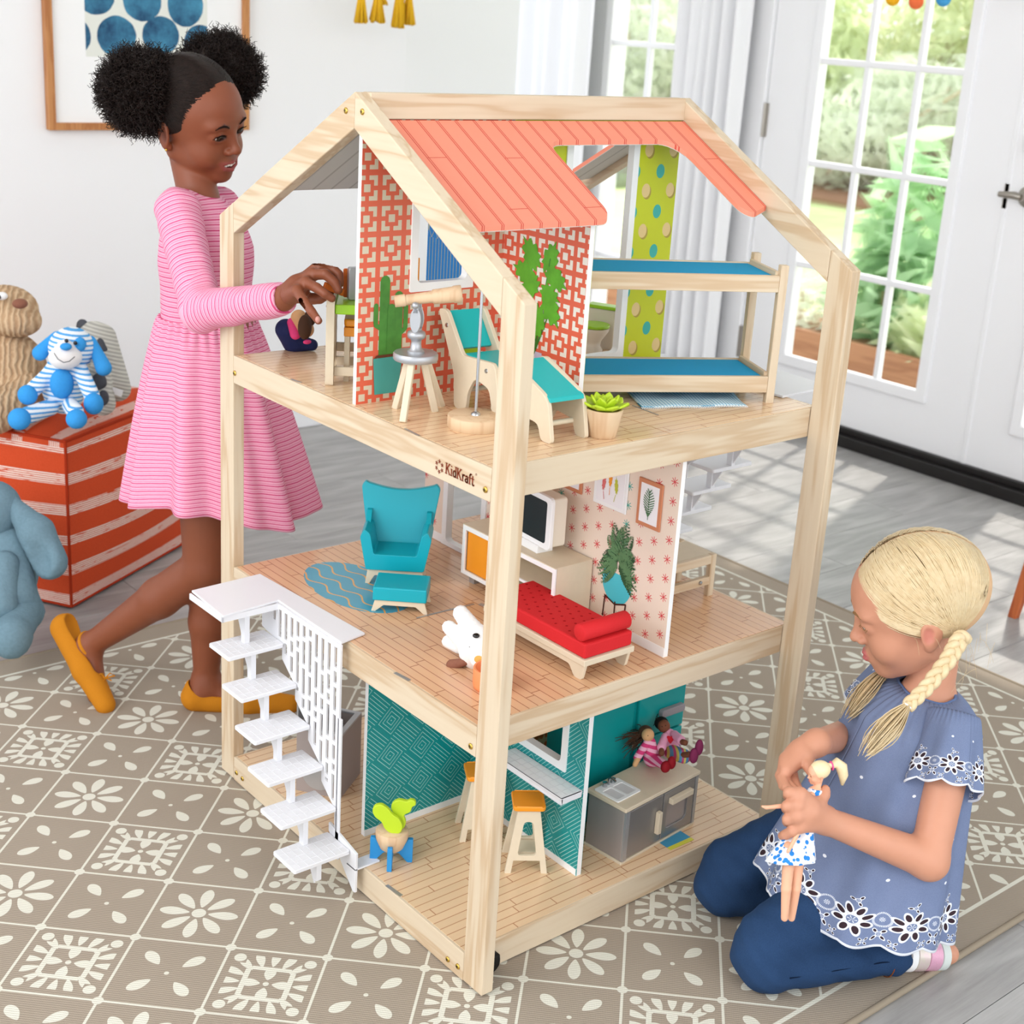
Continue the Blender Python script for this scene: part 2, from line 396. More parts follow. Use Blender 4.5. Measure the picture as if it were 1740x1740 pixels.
# lime dots
g = G('lime_dots', .35, .4); x, y, z = g.xyz(); x = x+.016; s_ = .056
def dots(g, u, v, r, ox=0.):
    return (u.sq()*1.5+v.sq()).rt().lt(r)
u = ((x/s_).fr()-.5)*s_; v = ((z/.066).fr()-.5)*.066; u2 = (((x/s_)+.5).fr()-.5)*s_; v2 = (((z/.066)+.5).fr()-.5)*.066
c = g.mix(dots(g, u-.001, v+.001, .0115), hx('#c3cb18'), hx('#a8933a')); c = g.mix(dots(g, u+.002, v-.002, .0115), c, hx('#e0c487'))
c = g.mix(dots(g, u2, v2, .0115), c, hx('#35aaa0')); g.col(c); M['lime_dots'] = g.m
# starburst wallpaper
def stars(name, ax):
    g = G(name, .4, .35); x, y, z = g.xyz(); a = y if ax else x; s_ = .031
    kx = (a/s_).fl(); ky = (z/s_+kx*.37).fl(); u = ((a/s_).fr()-.5); v = ((z/s_+kx*.37).fr()-.5); r = (u.sq()+v.sq()).rt(); t = v.at2(u)
    st = r.lt(((t*4).cos().abs().pw(4)*.20+.06)); tl = (((kx*3+ky*5)*.2).fr()).lt(.19)
    c = g.mix(st, hx('#ecd9c8'), g.mix(tl, hx('#d4464c'), hx('#4aa79b'))); g.col(c); return g.m
M['stars'] = stars('starburst_paper', 1)
# teal diamonds
def diam(name, ax):
    g = G(name, .3, .45); x, y, z = g.xyz(); a = y if ax else x; s_ = .064; u = (a/s_); v = (z/s_)
    p = u+v; q = u-v; pf = p.fr()-.5; qf = q.fr()-.5; ch = pf.abs().mx(qf.abs()); od = ((p.fl()+q.fl())*.5).fr().gt(.25)
    rings = ((ch*8).fr().lt(.17)); str_ = ((pf*8).fr().lt(.17)); ln = od*str_+(1-od)*rings
    g.col(g.mix(ln, hx('#0f8f90'), hx('#9fd4cf'))); return g.m
M['diam_x'] = diam('teal_diamonds_x', 0); M['diam_y'] = diam('teal_diamonds_y', 1)
# orange leaves paper
g = G('orange_leaf_paper', .4, .3); x, y, z = g.xyz(); u = ((x/.024).fr()-.5); v = ((z/.02).fr()-.5)
lf = (((u.abs()-.25)*.9+v*.3).sq()*12+(v-(u.abs()-.25)*.6).sq()*5).lt(.55); g.col(g.mix(lf.mx(u.abs().lt(.03)), hx('#cfc09a'), hx('#c9713a'))); M['leafpaper'] = g.m
# printed blue curtain
g = G('blue_curtain_print', .4, .3); x, y, z = g.xyz(); a = ((y/.0165).pp(.5))-.25; w_ = (z*170).cos()*.22
top = z.gt(1.0); ln = ((a-w_*top).abs()).lt(.035); g.col(g.mix(ln, hx('#1f7fc6'), hx('#b9b77c'))); M['curtainprint'] = g.m
# roof
def roofm(name, sgn):
    g = G(name, .45, .35); x, y, z = g.xyz(); k = ((x+.005)/.0335); u = k.fr()*.0335; ln = u.lt(.0018).mx(u.gt(.0035)*u.lt(.005))
    yy = (y+(k.fl()*.377).fr()*.4)/.2; cr = (yy.fr().lt(.006))*(k.fl()*.5).fr().lt(.3)
    g.col(g.mix(ln.mx(cr), hx('#ef9076'), hx('#cf4a3a'))); return g.m
M['roof'] = roofm('coral_roof_print', 1)
g = G('roof_underside', .5, .3); x, y, z = g.xyz(); u = (x/.0335).fr(); g.col(g.mix(u.lt(.12), hx('#cfccc6'), hx('#b2aea8'))); M['roofin'] = g.m
# ================================================================ room
room = []
def struct(name, mb, mat, **k): return tag(obj(name, mb, mat, **k), kind='structure')
fl = struct('floor', MB().box(-3.2, 2.97, -3.4, 2.64, -.03, -.0035).box(1.6, 2.97, 2.64, 4.05, -.03, -.0035), plain('subfloor', '#6f6c6a', .8))
PW, PLN = .181, 1.22
pb = None
for r_ in range(34):
    y0 = 4.088-PW*(r_+1)
    for c_ in range(5):
        x0 = -2.2+c_*PLN-((r_*.41) % 1)*PLN+.4
        if x0+PLN < -1.9 or x0 > 2.84 or y0 < -2.1 or (y0 > 2.6 and x0+PLN < 1.9): continue
        x1 = min(x0+PLN, 2.85)
        if x1 >= 2.849:
            p = obj('plank', MB().box(0, x1-x0-.001, 0, PW-.0012, -.0035, 0), 'grey_plank', fl, bevel=.0006, seg=1); p.location = (x0, y0, 0)
        elif pb is None:
            pb = obj('plank', MB().box(0, PLN-.001, 0, PW-.0012, -.0035, 0), 'grey_plank', fl, bevel=.0006, seg=1); pb.location = (x0, y0, 0)
        else: inst(pb, fl, (x0, y0, 0))
struct('ceiling', MB().box(-3.2, 3.1, -3.4, 4.2, 2.55, 2.62), 'paint')
struct('wall_left', MB().box(-3.2, 1.67, 2.64, 2.76, 0, 2.55), 'paint')
struct('wall_corner', MB().prism([(1.67, 2.64), (2.27, 2.80), (2.27, 2.92), (1.67, 2.76)], lambda a, b: (a, b, 0), lambda a, b: (a, b, 2.55)), 'paint')
struct('wall_alcove', MB().box(1.6, 3.0, 4.05, 4.17, 0, 2.55), 'paint')
def bbl(name, pts, h=.1, t=.014):
    mb = MB()
    for a, b in zip(pts, pts[1:]): mb.beam((a[0], a[1], h/2), (b[0], b[1], h/2), t, h)
    struct(name, mb, 'trim', bevel=.003)
bbl('baseboard_left', [(-3.2, 2.632), (1.66, 2.632), (2.26, 2.79)])
mb = MB(); WX0, WX1 = 2.862, 2.97
for y0, y1, z0, z1_ in ((2.14, 2.46, 0, 2.55), (2.97, 4.17, 0, 2.55), (2.46, 2.97, 0, .16), (2.46, 2.97, 2.07, 2.55), (.02, 2.14, 2.14, 2.55), (-3.4, .02, 0, 2.55)):
    mb.box(WX0, WX1, y0, y1, z0, z1_)
struct('wall_back', mb, 'paint')
struct('trim_1', MB().box(2.835, 2.865, 2.112, 2.21, 0, 2.2).box(2.835, 2.865, .0, 2.21, 2.13, 2.23), 'trim', bevel=.004)
def french(name, y0, y1, gy0, gy1, gz0, gz1, rows, cols, hinge=None):
    d = struct(name, MB(), 'trim')
    plate = MB(); plate_hole(plate, [(y0, .06), (y1, .06), (y1, 2.12), (y0, 2.12)], [[(gy0, gz0), (gy1, gz0), (gy1, gz1), (gy0, gz1)]], lambda a, b: (2.85, a, b), lambda a, b: (2.895, a, b))
    obj('door_slab' if 'door' in name else 'window_sash', plate, 'trim', d, bevel=.002)
    fr_ = MB(); t = .028; q = .012
    plate_hole(fr_, [(gy0-t, gz0-t), (gy1+t, gz0-t), (gy1+t, gz1+t), (gy0-t, gz1+t)], [[(gy0+q, gz0+q), (gy1-q, gz0+q), (gy1-q, gz1-q), (gy0+q, gz1-q)]], lambda a, b: (2.838, a, b), lambda a, b: (2.862, a, b))
    obj('glazing_frame', fr_, 'trim', d, bevel=.005)
    for c in cols: obj('muntin', MB().box(2.844, 2.868, c-.011, c+.011, gz0, gz1), 'trim', d, bevel=.005)
    for r in rows: obj('muntin', MB().box(2.842, 2.866, gy0, gy1, r-.011, r+.011), 'trim', d, bevel=.005)
    ys = [gy0]+list(cols)+[gy1]; zs = [gz0]+list(rows)+[gz1]
    for a, b in zip(ys, ys[1:]):
        for c, e in zip(zs, zs[1:]): obj('pane', MB().box(2.869, 2.872, a, b, c, e), 'glass', d)
    return d
R4 = [.583, .93, 1.268, 1.605]
d1 = french('door_1', 1.125, 2.108, 1.318, 1.90, .245, 1.94, R4, [1.497, 1.697])
d2 = french('door_2', .10, 1.115, .33, .945, .225, 1.94, R4, [.535, .74])
w1 = french('window_1', 2.47, 2.96, 2.50, 2.935, .19, 2.03, [.452, .86, 1.275, 1.66], [2.717])
for z0 in (.997, 1.85, .2): obj('hinge', MB().box(2.838, 2.852, 2.098, 2.116, z0, z0+.115).tube([(2.84, 2.108, z0), (2.84, 2.108, z0+.115)], .006), 'nickel', d1)
obj('strike_plate', MB().box(2.846, 2.851, 1.113, 1.128, .88, .955), 'nickel', d1)
MY = rot3(0, pi/2, 0)
obj('lever_handle', MB().lathe([(0, 0), (.032, 0), (.032, .008), (.014, .014), (.012, .045), (0, .045)], 24, (2.85, 1.045, .925), rot3(0, -pi/2, 0), caps=False).tube([(2.806, 1.045, .925), (2.8, 1.065, .928), (2.8, 1.115, .926)], [.011, .012, .009], 12), 'nickel', d2, smooth=True)
obj('deadbolt', MB().lathe([(0, 0), (.03, 0), (.028, .02), (0, .024)], 24, (2.85, 1.045, 1.075), rot3(0, -pi/2, 0), caps=False), 'nickel', d2, smooth=True)
obj('door_seam_strip', MB().box(2.846, 2.856, 1.112, 1.128, .06, 2.12), 'trim', d1, bevel=.002)
tag(obj('threshold', MB().box(2.80, 2.95, -.2, 2.14, 0, .04).box(2.83, 2.95, -.2, 2.14, .04, .062), 'sill', bevel=.003), kind='structure').name = 'trim_2'
# curtains: folded sheets hung either side of the narrow window
def curtain(name, y0, y1, xc, label, nf=9, z0=.05, z1_=2.4):
    def fn(u, v):
        y = y0+(y1-y0)*u; a = .028*sin(u*nf*2*pi+1.2*sin(v*2.2))*(.5+.5*v); return (xc+a+.01*sin(u*31+v*5), y, z1_+(z0-z1_)*v)
    c_ = obj(name, MB().grid(fn, nf*14, 16), 'curtain', smooth=2, solid=.002); tag(c_, label, 'curtain')
M['curtain'] = plain('sheer_curtain', '#f6f6f8', .8, .1); M['curtain'].node_tree.nodes['Principled BSDF'].inputs['Transmission Weight'].default_value = .0
curtain('curtain', 2.16, 2.50, 2.76, 'white folded curtain beside the hinged edge of the glazed door', 6)
curtain('curtain', 2.93, 3.75, 2.72, 'white folded curtain filling the alcove left of the narrow window', 10)
# rug
rug_ = MB().prism(rpoly(-1.35, 1.628, -.345, 1.41, .04), lambda a, b: (a, b, .0005), lambda a, b: (a, b, .008))
rg = thing('rug', 'taupe flat-woven rug with cream lattice of flowers under the dollhouse', 'rug', (0, 0, 0))
obj('rug_field', rug_, 'rug', rg, bevel=.002)
M['rugedge'] = plain('rug_binding', '#9c8f7d', .9, .1, 0, .4, 900)
P_ = rpoly(-1.35, 1.628, -.345, 1.41, .04); obj('binding', MB().tube([(a, b, .0055) for a, b in P_+P_[:1]], .0055, 8), 'rugedge', rg, smooth=True)
# ================================================================ garden
g = G('lawn', .9, .1); g.xyz(); n = g.noise(g.co, 3, 4); n2 = g.noise(g.co, 60, 2); g.col(g.mix(n*.6+n2*.4, hx('#a6ba80'), hx('#cddba3'))); M['lawn'] = g.m
M['mulch'] = plain('mulch', '#8a6a55', .9, .1, 0, .5, 40, .3); M['cedar'] = wood('cedar', 1, '#ad7c5e', '#946349', 1)
def leafmat(name, a, b):
    g = G(name, .5, .3); g.col(g.mix(g.noise(g.xyz() and g.co, 6, 3), hx(a), hx(b))); 
    tr = g.nodes.new('ShaderNodeBsdfTranslucent'); tr.inputs[0].default_value = (*[min(1, q*1.3) for q in hx(b)], 1); ms = g.nodes.new('ShaderNodeMixShader'); ms.inputs[0].default_value = .5
    out = g.nodes['Material Output']; g.links.new(g.b.outputs[0], ms.inputs[1]); g.links.new(tr.outputs[0], ms.inputs[2]); g.links.new(ms.outputs[0], out.inputs[0]); return g.m
M['leaf1'] = leafmat('leaf_bright', '#9db184', '#e1e9c8'); M['leaf2'] = leafmat('leaf_pale', '#bccda6', '#f2f6e2'); M['leaf3'] = leafmat('leaf_deep', '#73a078', '#b9d3ae')
M['bark'] = plain('bark', '#b9a48a', .8, .1, 0, .5, 30, .2); M['rock'] = plain('garden_rock', '#8d8f90', .8, .2, 0, .6, 8, .25)
ground = obj('lawn', MB().box(2.97, 24, -12, 22, -.3, -.15), 'lawn'); tag(ground, kind='structure'); ground.name = 'ground'
struct('garden_bed', MB().box(9.6, 24, -12, 22, -.15, -.10), 'mulch')
def foliage(c, r, n, ls, long=1.6, droop=0.):
    d = rng.normal(size=(n, 3)); d /= np.linalg.norm(d, axis=1)[:, None]; rr = rng.uniform(.45, 1.0, n)**.5
    P = np.array(c)+d*rr[:, None]*np.array(r)*(1+.25*np.sin(d[:, :1]*9+d[:, 1:2]*7))
    nrm = d+rng.normal(size=(n, 3))*.7; nrm /= np.linalg.norm(nrm, axis=1)[:, None]
    t = np.cross(nrm, rng.normal(size=(n, 3))); t /= np.linalg.norm(t, axis=1)[:, None]; b = np.cross(nrm, t)
    s_ = (ls*rng.uniform(.6, 1.3, n))[:, None]; V = np.stack([P-t*s_*long, P-b*s_*.6, P+t*s_*long, P+b*s_*.6], 1).reshape(-1, 3)
    return V, np.arange(n*4).reshape(-1, 4)
def fol_obj(name, Ls, mat, parent):
    V = np.concatenate([a[0] for a in Ls]); k = 0; Fs = []
    for a in Ls: Fs.append(a[1]+k); k += len(a[0])
    o = body(name, [(V, np.concatenate(Fs), None)], mat, parent)
    o.data.polygons.foreach_set('use_smooth', [False]*len(o.data.polygons)); o['kind'] = 'stuff'; return o
def shrub(x, y, rx, ry, h, mat, label, n=2600, ls=.07, group='shrubs across the lawn', kind='shrub'):
    t = thing(kind, label, 'shrub' if kind == 'shrub' else 'tree', (x, y, -.1), 0, group)
    L_ = [foliage((rng.uniform(-.5, .5)*rx, rng.uniform(-.6, .6)*ry, h*rng.uniform(.25, .72)), (rx*.6, ry*.5, h*.33), n//5, ls) for _ in range(5)]
    fol_obj('foliage', L_, mat, t); mb = MB()
    for k in range(4): mb.tube([(0, 0, 0), (rng.uniform(-.2, .2), rng.uniform(-.3, .3), h*.35), (rng.uniform(-.3, .3)*rx, rng.uniform(-.5, .5)*ry, h*.7)], [.05, .04, .02], 6)
    obj('stem', mb, 'bark', t, smooth=True)
for x, y, rx, ry, h, mt, lb in ((11, 7.2, 1, 1.2, 1.5, 'leaf2', 'pale low shrub behind the lawn, in line with the door latch'), (11.3, 9.3, 1, 1.4, 2.3, 'leaf1', 'broad bright shrub behind the lawn, seen through the middle panes'),
        (11.2, 11.6, 1, 1.4, 1.9, 'leaf2', 'pale shrub behind the lawn, seen through the hinge-side panes'), (13, 8.2, 1.4, 1.9, 3.6, 'leaf1', 'tall leafy hedge bush rising behind the broad shrub'),
        (13, 12.4, 1.5, 2.2, 3.8, 'leaf2', 'tall pale hedge bush at the left behind the lawn'), (12.6, 4.9, 1.2, 1.6, 3.0, 'leaf2', 'pale hedge bush at the right end of the lawn'), (9.5, 15.4, 1.4, 2.0, 3.6, 'leaf2', 'pale bush seen through the narrow window'),
        (8.6, 12.6, .8, .9, 1.6, 'leaf1', 'bright bush behind the stones outside the narrow window')):
    shrub(x, y, rx, ry, h, M[mt], lb, 3200, .085)
t = thing('tree', 'slim tree with pale trunk behind the lawn near the door latch', 'tree', (12, 7.0, -.1))
obj('trunk', MB().tube([(0, 0, 0), (.05, .12, 1.2), (-.05, .3, 2.4), (0, .45, 4)], [.11, .09, .08, .05], 10), 'bark', t, smooth=True)
fol_obj('foliage', [foliage((0, .4, 4.2), (1.2, 1.4, 1.0), 1500, .09)], M['leaf2'], t)
for k, (x, y, s_) in enumerate(((7.4, 8.9, .42), (7.9, 9.9, .5), (7.2, 9.9, .36), (8.4, 9.0, .45))):
    tag(obj('rock', MB().ball((x, y, -.1+s_*.35), (s_, s_*1.1, s_*.7), 12, 8), 'rock', smooth=2), ['grey garden stone nearest the narrow window', 'largest grey garden stone of the row', 'small grey garden stone at the left', 'grey garden stone set behind the others'][k], 'stone', 'stones outside the narrow window')
pl = thing('planter', 'reddish cedar planter box outside the glazed door', 'planter', (3.55, 2.6, -.15))
for k in range(3): obj('board', MB().box(-.22, -.195, -1.5, 1.6, k*.13, k*.13+.126), 'cedar', pl, bevel=.004)
obj('planter_body', MB().box(-.195, .22, -1.48, 1.58, 0, .36), 'mulch', pl)
def bush(x, y, z, r, n, ls, mt, lb, long=2.2):
    t = thing('leafy_plant', lb, 'plant', (x, y, z), 0, 'plants in the cedar planter'); fol_obj('leaves', [foliage((0, 0, r[2]*.7), r, n, ls, long)], M[mt], t)
    obj('stem', MB().tube([(0, 0, 0), (.01, .02, r[2]*.8)], .008, 6), 'bark', t)
bush(3.5, 2.36, .2, (.13, .15, .2), 420, .02, 'leaf2', 'pale frilly plant at the hinge end of the planter', 1.2)
bush(3.55, 2.0, .2, (.16, .2, .26), 240, .045, 'leaf3', 'dark green broad-leaved plant in the middle of the planter')
bush(3.5, 1.72, .2, (.14, .17, .12), 90, .06, 'leaf1', 'bright low rosette plant at the latch end of the planter', 2.6)
bush(3.75, 2.05, .2, (.15, .22, .42), 200, .05, 'leaf3', 'tall fern-like plant at the back of the planter', 3)
bush(3.6, 3.1, .2, (.15, .25, .2), 260, .035, 'leaf1', 'green plant in the planter outside the narrow window')

# ================================================================ dollhouse
W, L, ZT, ZA, ZB, Z1, Z2, Z3, BH, PD, PT, RD = .7727, .659, 1.0182, 1.24, .012, .0566, .4225, .7951, .0466, .0446, .0209, .0494
SL = (ZA-ZT)/(W/2); YC = W/2
house = thing('dollhouse', 'large open pine dollhouse on wheels with three furnished storeys and coral roof', 'dollhouse', (0, 0, 0))
H = house
def yz(poly, x0, x1): return MB().prism(poly, lambda a, b: (x0, a, b), lambda a, b: (x1, a, b))
for x0, x1 in ((0, PT), (L-PT, L)):
    for f in (lambda y: y, lambda y: W-y):
        obj('post', yz([(f(0), ZB), (f(PD), ZB), (f(PD), ZT+PD*SL), (f(0), ZT)], x0, x1), 'pine_z', H, bevel=.0015)
        o = obj('rafter', yz([(f(PD+.0006), ZT+PD*SL), (f(YC), ZA), (f(YC), ZA-RD), (f(PD+.0006), ZT+PD*SL-RD)], x0+.0002, x1-.0002), 'pine_y', H, bevel=.0015)
    for z in (Z1, Z2, Z3): obj('cross_beam', MB().box(x0+.0004, x1-.0004, PD+.0006, W-PD-.0006, z-BH, z), 'pine_y', H, bevel=.0012)
for y0, y1 in ((PD, PD+PT), (W-PD-PT, W-PD)):
    for z in (Z1, Z2, Z3): obj('long_beam', MB().box(PT, L-PT, y0, y1, z-BH, z), 'pine', H, bevel=.0012)
obj('ridge_beam', MB().box(PT-.001, L-PT+.001, .376, .397, 1.204, 1.2395), 'pine', H, bevel=.0015)
for z, mt in ((Z1, 'boards_x'), (Z2, 'boards_y'), (Z3, 'boards_x')):
    obj('floor_panel', MB().box(.0055, L-.0055, PD+.004, W-PD-.004, z-.004, z+.0006), mt, H)
    obj('panel_seam', MB().box(.3295, .3302, PD+.004, W-PD-.004, z+.0002, z+.0008), 'oak', H)
def arc(cx, cy, r, a0, a1, n=6): return [(cx+r*cos(radians(a0+(a1-a0)*k/n)), cy+r*sin(radians(a0+(a1-a0)*k/n))) for k in range(n+1)]
RP = [(PT+.001, .374), (L-PT-.001, .374), (L-PT-.001, .18)]+arc(.598, .19, .022, 270, 180)+[(.576, .27)]+arc(.536, .292, .04, 0, 90)+arc(.330, .304, .028, 90, 180)+arc(.276, .196, .026, 0, -90)+[(PT+.001, .17)]
def roofz(y, o): return ZT-o+SL*y
for f in (lambda y: y, lambda y: W-y):
    ro = obj('roof_panel', MB().prism(RP, lambda a, b: (a, f(b), roofz(b, .030)), lambda a, b: (a, f(b), roofz(b, .0375))), 'roof', H)
    obj('roof_lining', MB().prism(RP, lambda a, b: (a, f(b), roofz(b, .0376)), lambda a, b: (a, f(b), roofz(b, .0384))), 'roofin', ro)
def screw(p, n, mt='brass'):
    d = Vector(n).to_track_quat('Z', 'Y').to_matrix().to_4x4()
    s_ = obj('screw', MB().lathe([(0, 0), (.0045, 0), (.0042, .0012), (.003, .0018), (0, .002)], 14, p, d, caps=False), mt, H, smooth=True)
    q = MB().box(-.0022, .0022, -.0004, .0004, .0017, .0023, d).box(-.0004, .0004, -.0022, .0022, .0017, .0023, d); q.v = [tuple(Vector(v)+Vector(p)) for v in q.v]; obj('screw_slot', q, 'black', s_)
for p in ((0.0000, 0.4068, 1.2128), (0.0000, 0.3658, 1.2148), (0.0000, 0.7220, 0.7667), (0.0000, 0.0552, 0.7637), (0.0000, 0.0558, 0.3890), (0.0000, 0.7164, 0.0292), (0.0000, 0.6949, 0.0277), (0.0000, 0.0813, 0.0251), (0.0000, 0.0570, 0.0278)): screw((-.0002, p[1], p[2]), (-1, 0, 0))
screw((0.6049, 0.0444, 0.0367), (0, -1, 0), 'steel')
# casters
for cx, cy in ((.045, .042), (L-.045, .042), (.045, W-.042), (L-.045, W-.042)):
    c_ = obj('caster', MB().box(cx-.012, cx+.012, cy-.012, cy+.012, .026, .0405).lathe([(.004, .03), (.004, .0412)], 10, (cx, cy, 0)), 'black', H, bevel=.001)
    obj('wheel', MB().lathe([(0, -.009), (.015, -.009), (.0175, -.006), (.0175, .006), (.015, .009), (0, .009)], 24, (cx, cy, .0265), rot3(pi/2, 0, 0), caps=False), 'black', c_, smooth=True)
# ---- lettering burnt into the front cross beam: star ring and slab-serif word
M['burn'] = plain('burnt_brown', '#8a3d26', .7, .2)
def strokes(name, S_, org, ux, uz, sc_, th, parent=H, mat='burn', th2=.0004):
    mb = MB(); o_ = Vector(org); ux = Vector(ux); uz = Vector(uz); nrm = ux.cross(uz)
    for st in S_:
        w_ = th
        if isinstance(st, tuple) and isinstance(st[0], (int, float)): w_, st = st
        for a, b in zip(st, st[1:]):
            A = o_+ux*a[0]*sc_+uz*a[1]*sc_; B = o_+ux*b[0]*sc_+uz*b[1]*sc_; d = (B-A).normalized(); A = A-d*w_*.3; B = B+d*w_*.3
            mb.beam(A+nrm*th2/2, B+nrm*th2/2, w_ if abs(nrm.dot(Vector((0, 0, 1)))) > .5 else th2, th2 if abs(nrm.dot(Vector((0, 0, 1)))) > .5 else w_, up=(nrm.cross(d)) if abs(nrm.dot(Vector((0, 0, 1)))) <= .5 else nrm)
    return obj(name, mb, mat, parent)
t_ = .55
def ser(x, y, w_=.34): return (t_*.001, [(x-w_/2, y), (x+w_/2, y)])
def circ_(cx, cy, rx, ry, a0=0, a1=360, n=10): return [(cx+rx*cos(radians(a0+(a1-a0)*k/n)), cy+ry*sin(radians(a0+(a1-a0)*k/n))) for k in range(n+1)]
GL = {'K': (.78, [[(.12, 0), (.12, 1)], [(.16, .42), (.6, 1)], [(.28, .58), (.66, 0)], ser(.12, 0), ser(.12, 1), ser(.62, 1, .3), ser(.68, 0, .3)]),
      'i': (.34, [[(.15, 0), (.15, .62)], [(.15, .88), (.15, .92)], ser(.15, 0), ser(.1, .62, .2)]),
      'd': (.62, [[(.46, 0), (.46, 1)], circ_(.28, .3, .2, .3), ser(.5, 0, .2), ser(.4, 1, .24)]),
      'r': (.46, [[(.14, 0), (.14, .62)], circ_(.34, .36, .2, .26, 180, 60, 5), ser(.14, 0), ser(.1, .62, .2)]),
      'a': (.58, [[(.44, 0), (.44, .4)], circ_(.28, .4, .16, .22, 0, 150, 5), circ_(.26, .18, .18, .17), ser(.5, 0, .2)]),
      'f': (.42, [[(.16, 0), (.16, .8)], circ_(.32, .78, .16, .2, 180, 60, 5), ser(.16, 0), (.0012, [(.0, .6), (.36, .6)])]),
      't': (.44, [[(.16, .12), (.16, .85)], circ_(.29, .14, .13, .14, 180, 330, 5), (.0012, [(.0, .6), (.36, .6)])])}
pA = Vector((-.0002, *(0.0000, 0.1425, 0.7644)[1:])); pB = Vector((-.0002, *(0.0000, 0.0790, 0.7631)[1:])); ux = (pB-pA); ln_ = 4.35; scl = ux.length/ln_; ux = Vector((0, -1, 0))
xx = 0; Ls = []
for ch in 'KidKraft':
    w_, st = GL[ch]
    for s_ in st:
        th_ = None
        if isinstance(s_[0], float): th_, s_ = s_
        q = [(a+xx, b) for a, b in s_]; Ls.append((th_ or .0019, q))
    xx += w_
org = Vector((-.0002, pA[1], .7615)); scl = (pA[1]-pB[1])/xx
strokes('brand_lettering', Ls, org, (0, -1, 0), (0, 0, 1), scl, .0019)
sy, sz = pA[1]+.014, .7665; Ls = []
for k in range(6):
    a = 2*pi*k/6+pi/2; cx, cz = .0072*cos(a), .0072*sin(a)
    for j in range(5):
        b = a+2*pi*j/5; Ls.append((.0009, [(cx, cz), (cx+.0027*cos(b), cz+.0027*sin(b))]))
strokes('star_emblem', Ls, (-.0002, sy, sz), (0, -1, 0), (0, 0, 1), 1, .001)
strokes('registered_mark', [(.0003, circ_(0, 0, .0013, .0013))], (-.0002, pB[1]-.003, .7785), (0, -1, 0), (0, 0, 1), 1, .0004)
# ---- partitions
def wallpart(axis, c, th, outer, holes, front, back, fr_=None, hole_t=.0):
    """axis 'y': plane y=c, poly in (x,z). front faces -axis"""
    fn = (lambda d: (lambda a, b: (a, c+d, b))) if axis == 'y' else (lambda d: (lambda a, b: (c+d, a, b)))
    mb = MB(); plate_hole(mb, outer, holes, fn(-th/2), fn(th/2)); w_ = obj('partition', mb, 'white', H)
    e = .0015
    for mt, d0, d1 in ((front, -th/2-.0004, -th/2-.0001), (back, th/2+.0001, th/2+.0004)):
        if mt:
            mb = MB(); plate_hole(mb, outer, holes, fn(d0), fn(d1)); obj('printed_sheet', mb, mt, w_)
    for h_ in holes:
        xs = [p[0] for p in h_]; zs = [p[1] for p in h_]
        g_ = .012; a0, a1, b0, b1 = min(xs), max(xs), min(zs), max(zs); mb = MB()
        plate_hole(mb, rpoly(a0-g_, a1+g_, b0-g_, b1+g_, .002), [rpoly(a0+.001, a1-.001, b0+.001, b1-.001, .008)], fn(-th/2-.003), fn(th/2+.003)); obj('window_frame', mb, 'white', w_, bevel=.0008, seg=1)
    return w_
def rect(a, b, c, d, r=.009): return rpoly(a, b, c, d, r)
TR = 1.2035
# storey 3
wA = wallpart('y', .386, .008, [(.012, Z3), (.276, Z3), (.276, TR), (.012, TR)], [rect(.112, .205, .968, 1.105)], 'fret_x', None)
wA2 = wallpart('y', .386, .008, [(.284, Z3), (.64, Z3), (.64, TR), (.284, TR)], [rect((0.4020, 0.3860, 1.1621)[0], .535, .822, 1.19)], 'lime_dots', None)
uz_ = lambda y: roofz(y, .0385)-.001
wB = wallpart('x', .28, .009, [(.19, Z3), (.386, Z3), (.386, TR-.006), (.36, uz_(.36)), (.19, uz_(.19))], [], 'fret_y', 'lime_dots')
wB2 = wallpart('x', .28, .008, [(.392, Z3), (.58, Z3), (.58, uz_(W-.58)), (.40, uz_(W-.40)), (.392, TR-.006)], [], 'curtainprint', 'white')
# storey 2
T2 = Z3-BH-.0015
w2 = wallpart('x', .385, .008, [(.065, Z2), (.70, Z2), (.70, T2), (.065, T2)], [rect(.528, .628, Z2+.008, .70, .004)], 'stars', 'white')
obj('skirting_print', MB().box(.3797, .3806, .065, .516, Z2+.0007, Z2+.016).box(.3797, .3806, .64, .70, Z2+.0007, Z2+.016), 'white', w2)
tag(obj('orange_post', MB().box(*((lambda q: (q[0]-.004, q[0]+.005))((0.1416, 0.4250, 0.9796))), .421, .429, Z3, (0.1407, 0.4250, 0.9975)[2]), 'orange', None, bevel=.001), 'thin orange block standing behind the coral partition window', 'block')
wallpart('y', .386, .008, [(.39, Z2), (.62, Z2), (.62, T2), (.39, T2)], [], 'white', 'white')
# storey 1
T1 = Z2-BH-.0015
w1a = wallpart('y', .385, .008, [(.05, Z1), (.266, Z1), (.266, T1), (.05, T1)], [], 'diam_x', 'white')
w1c = wallpart('y', .385, .008, [(.274, Z1), (.62, Z1), (.62, T1), (.274, T1)], [], 'leafpaper', 'white')
w1b = wallpart('x', .27, .009, [(.098, Z1), (.38, Z1), (.38, T1), (.098, T1)], [rect(.152, .25, .235, .345, .004)], 'diam_y', 'teal2')
obj('skirting_print', MB().box(.05, .262, .3795, .3806, Z1+.0007, Z1+.012), 'white', w1a); obj('skirting_print', MB().box(.2642, .2652, .10, .38, Z1+.0007, Z1+.012), 'white', w1b)
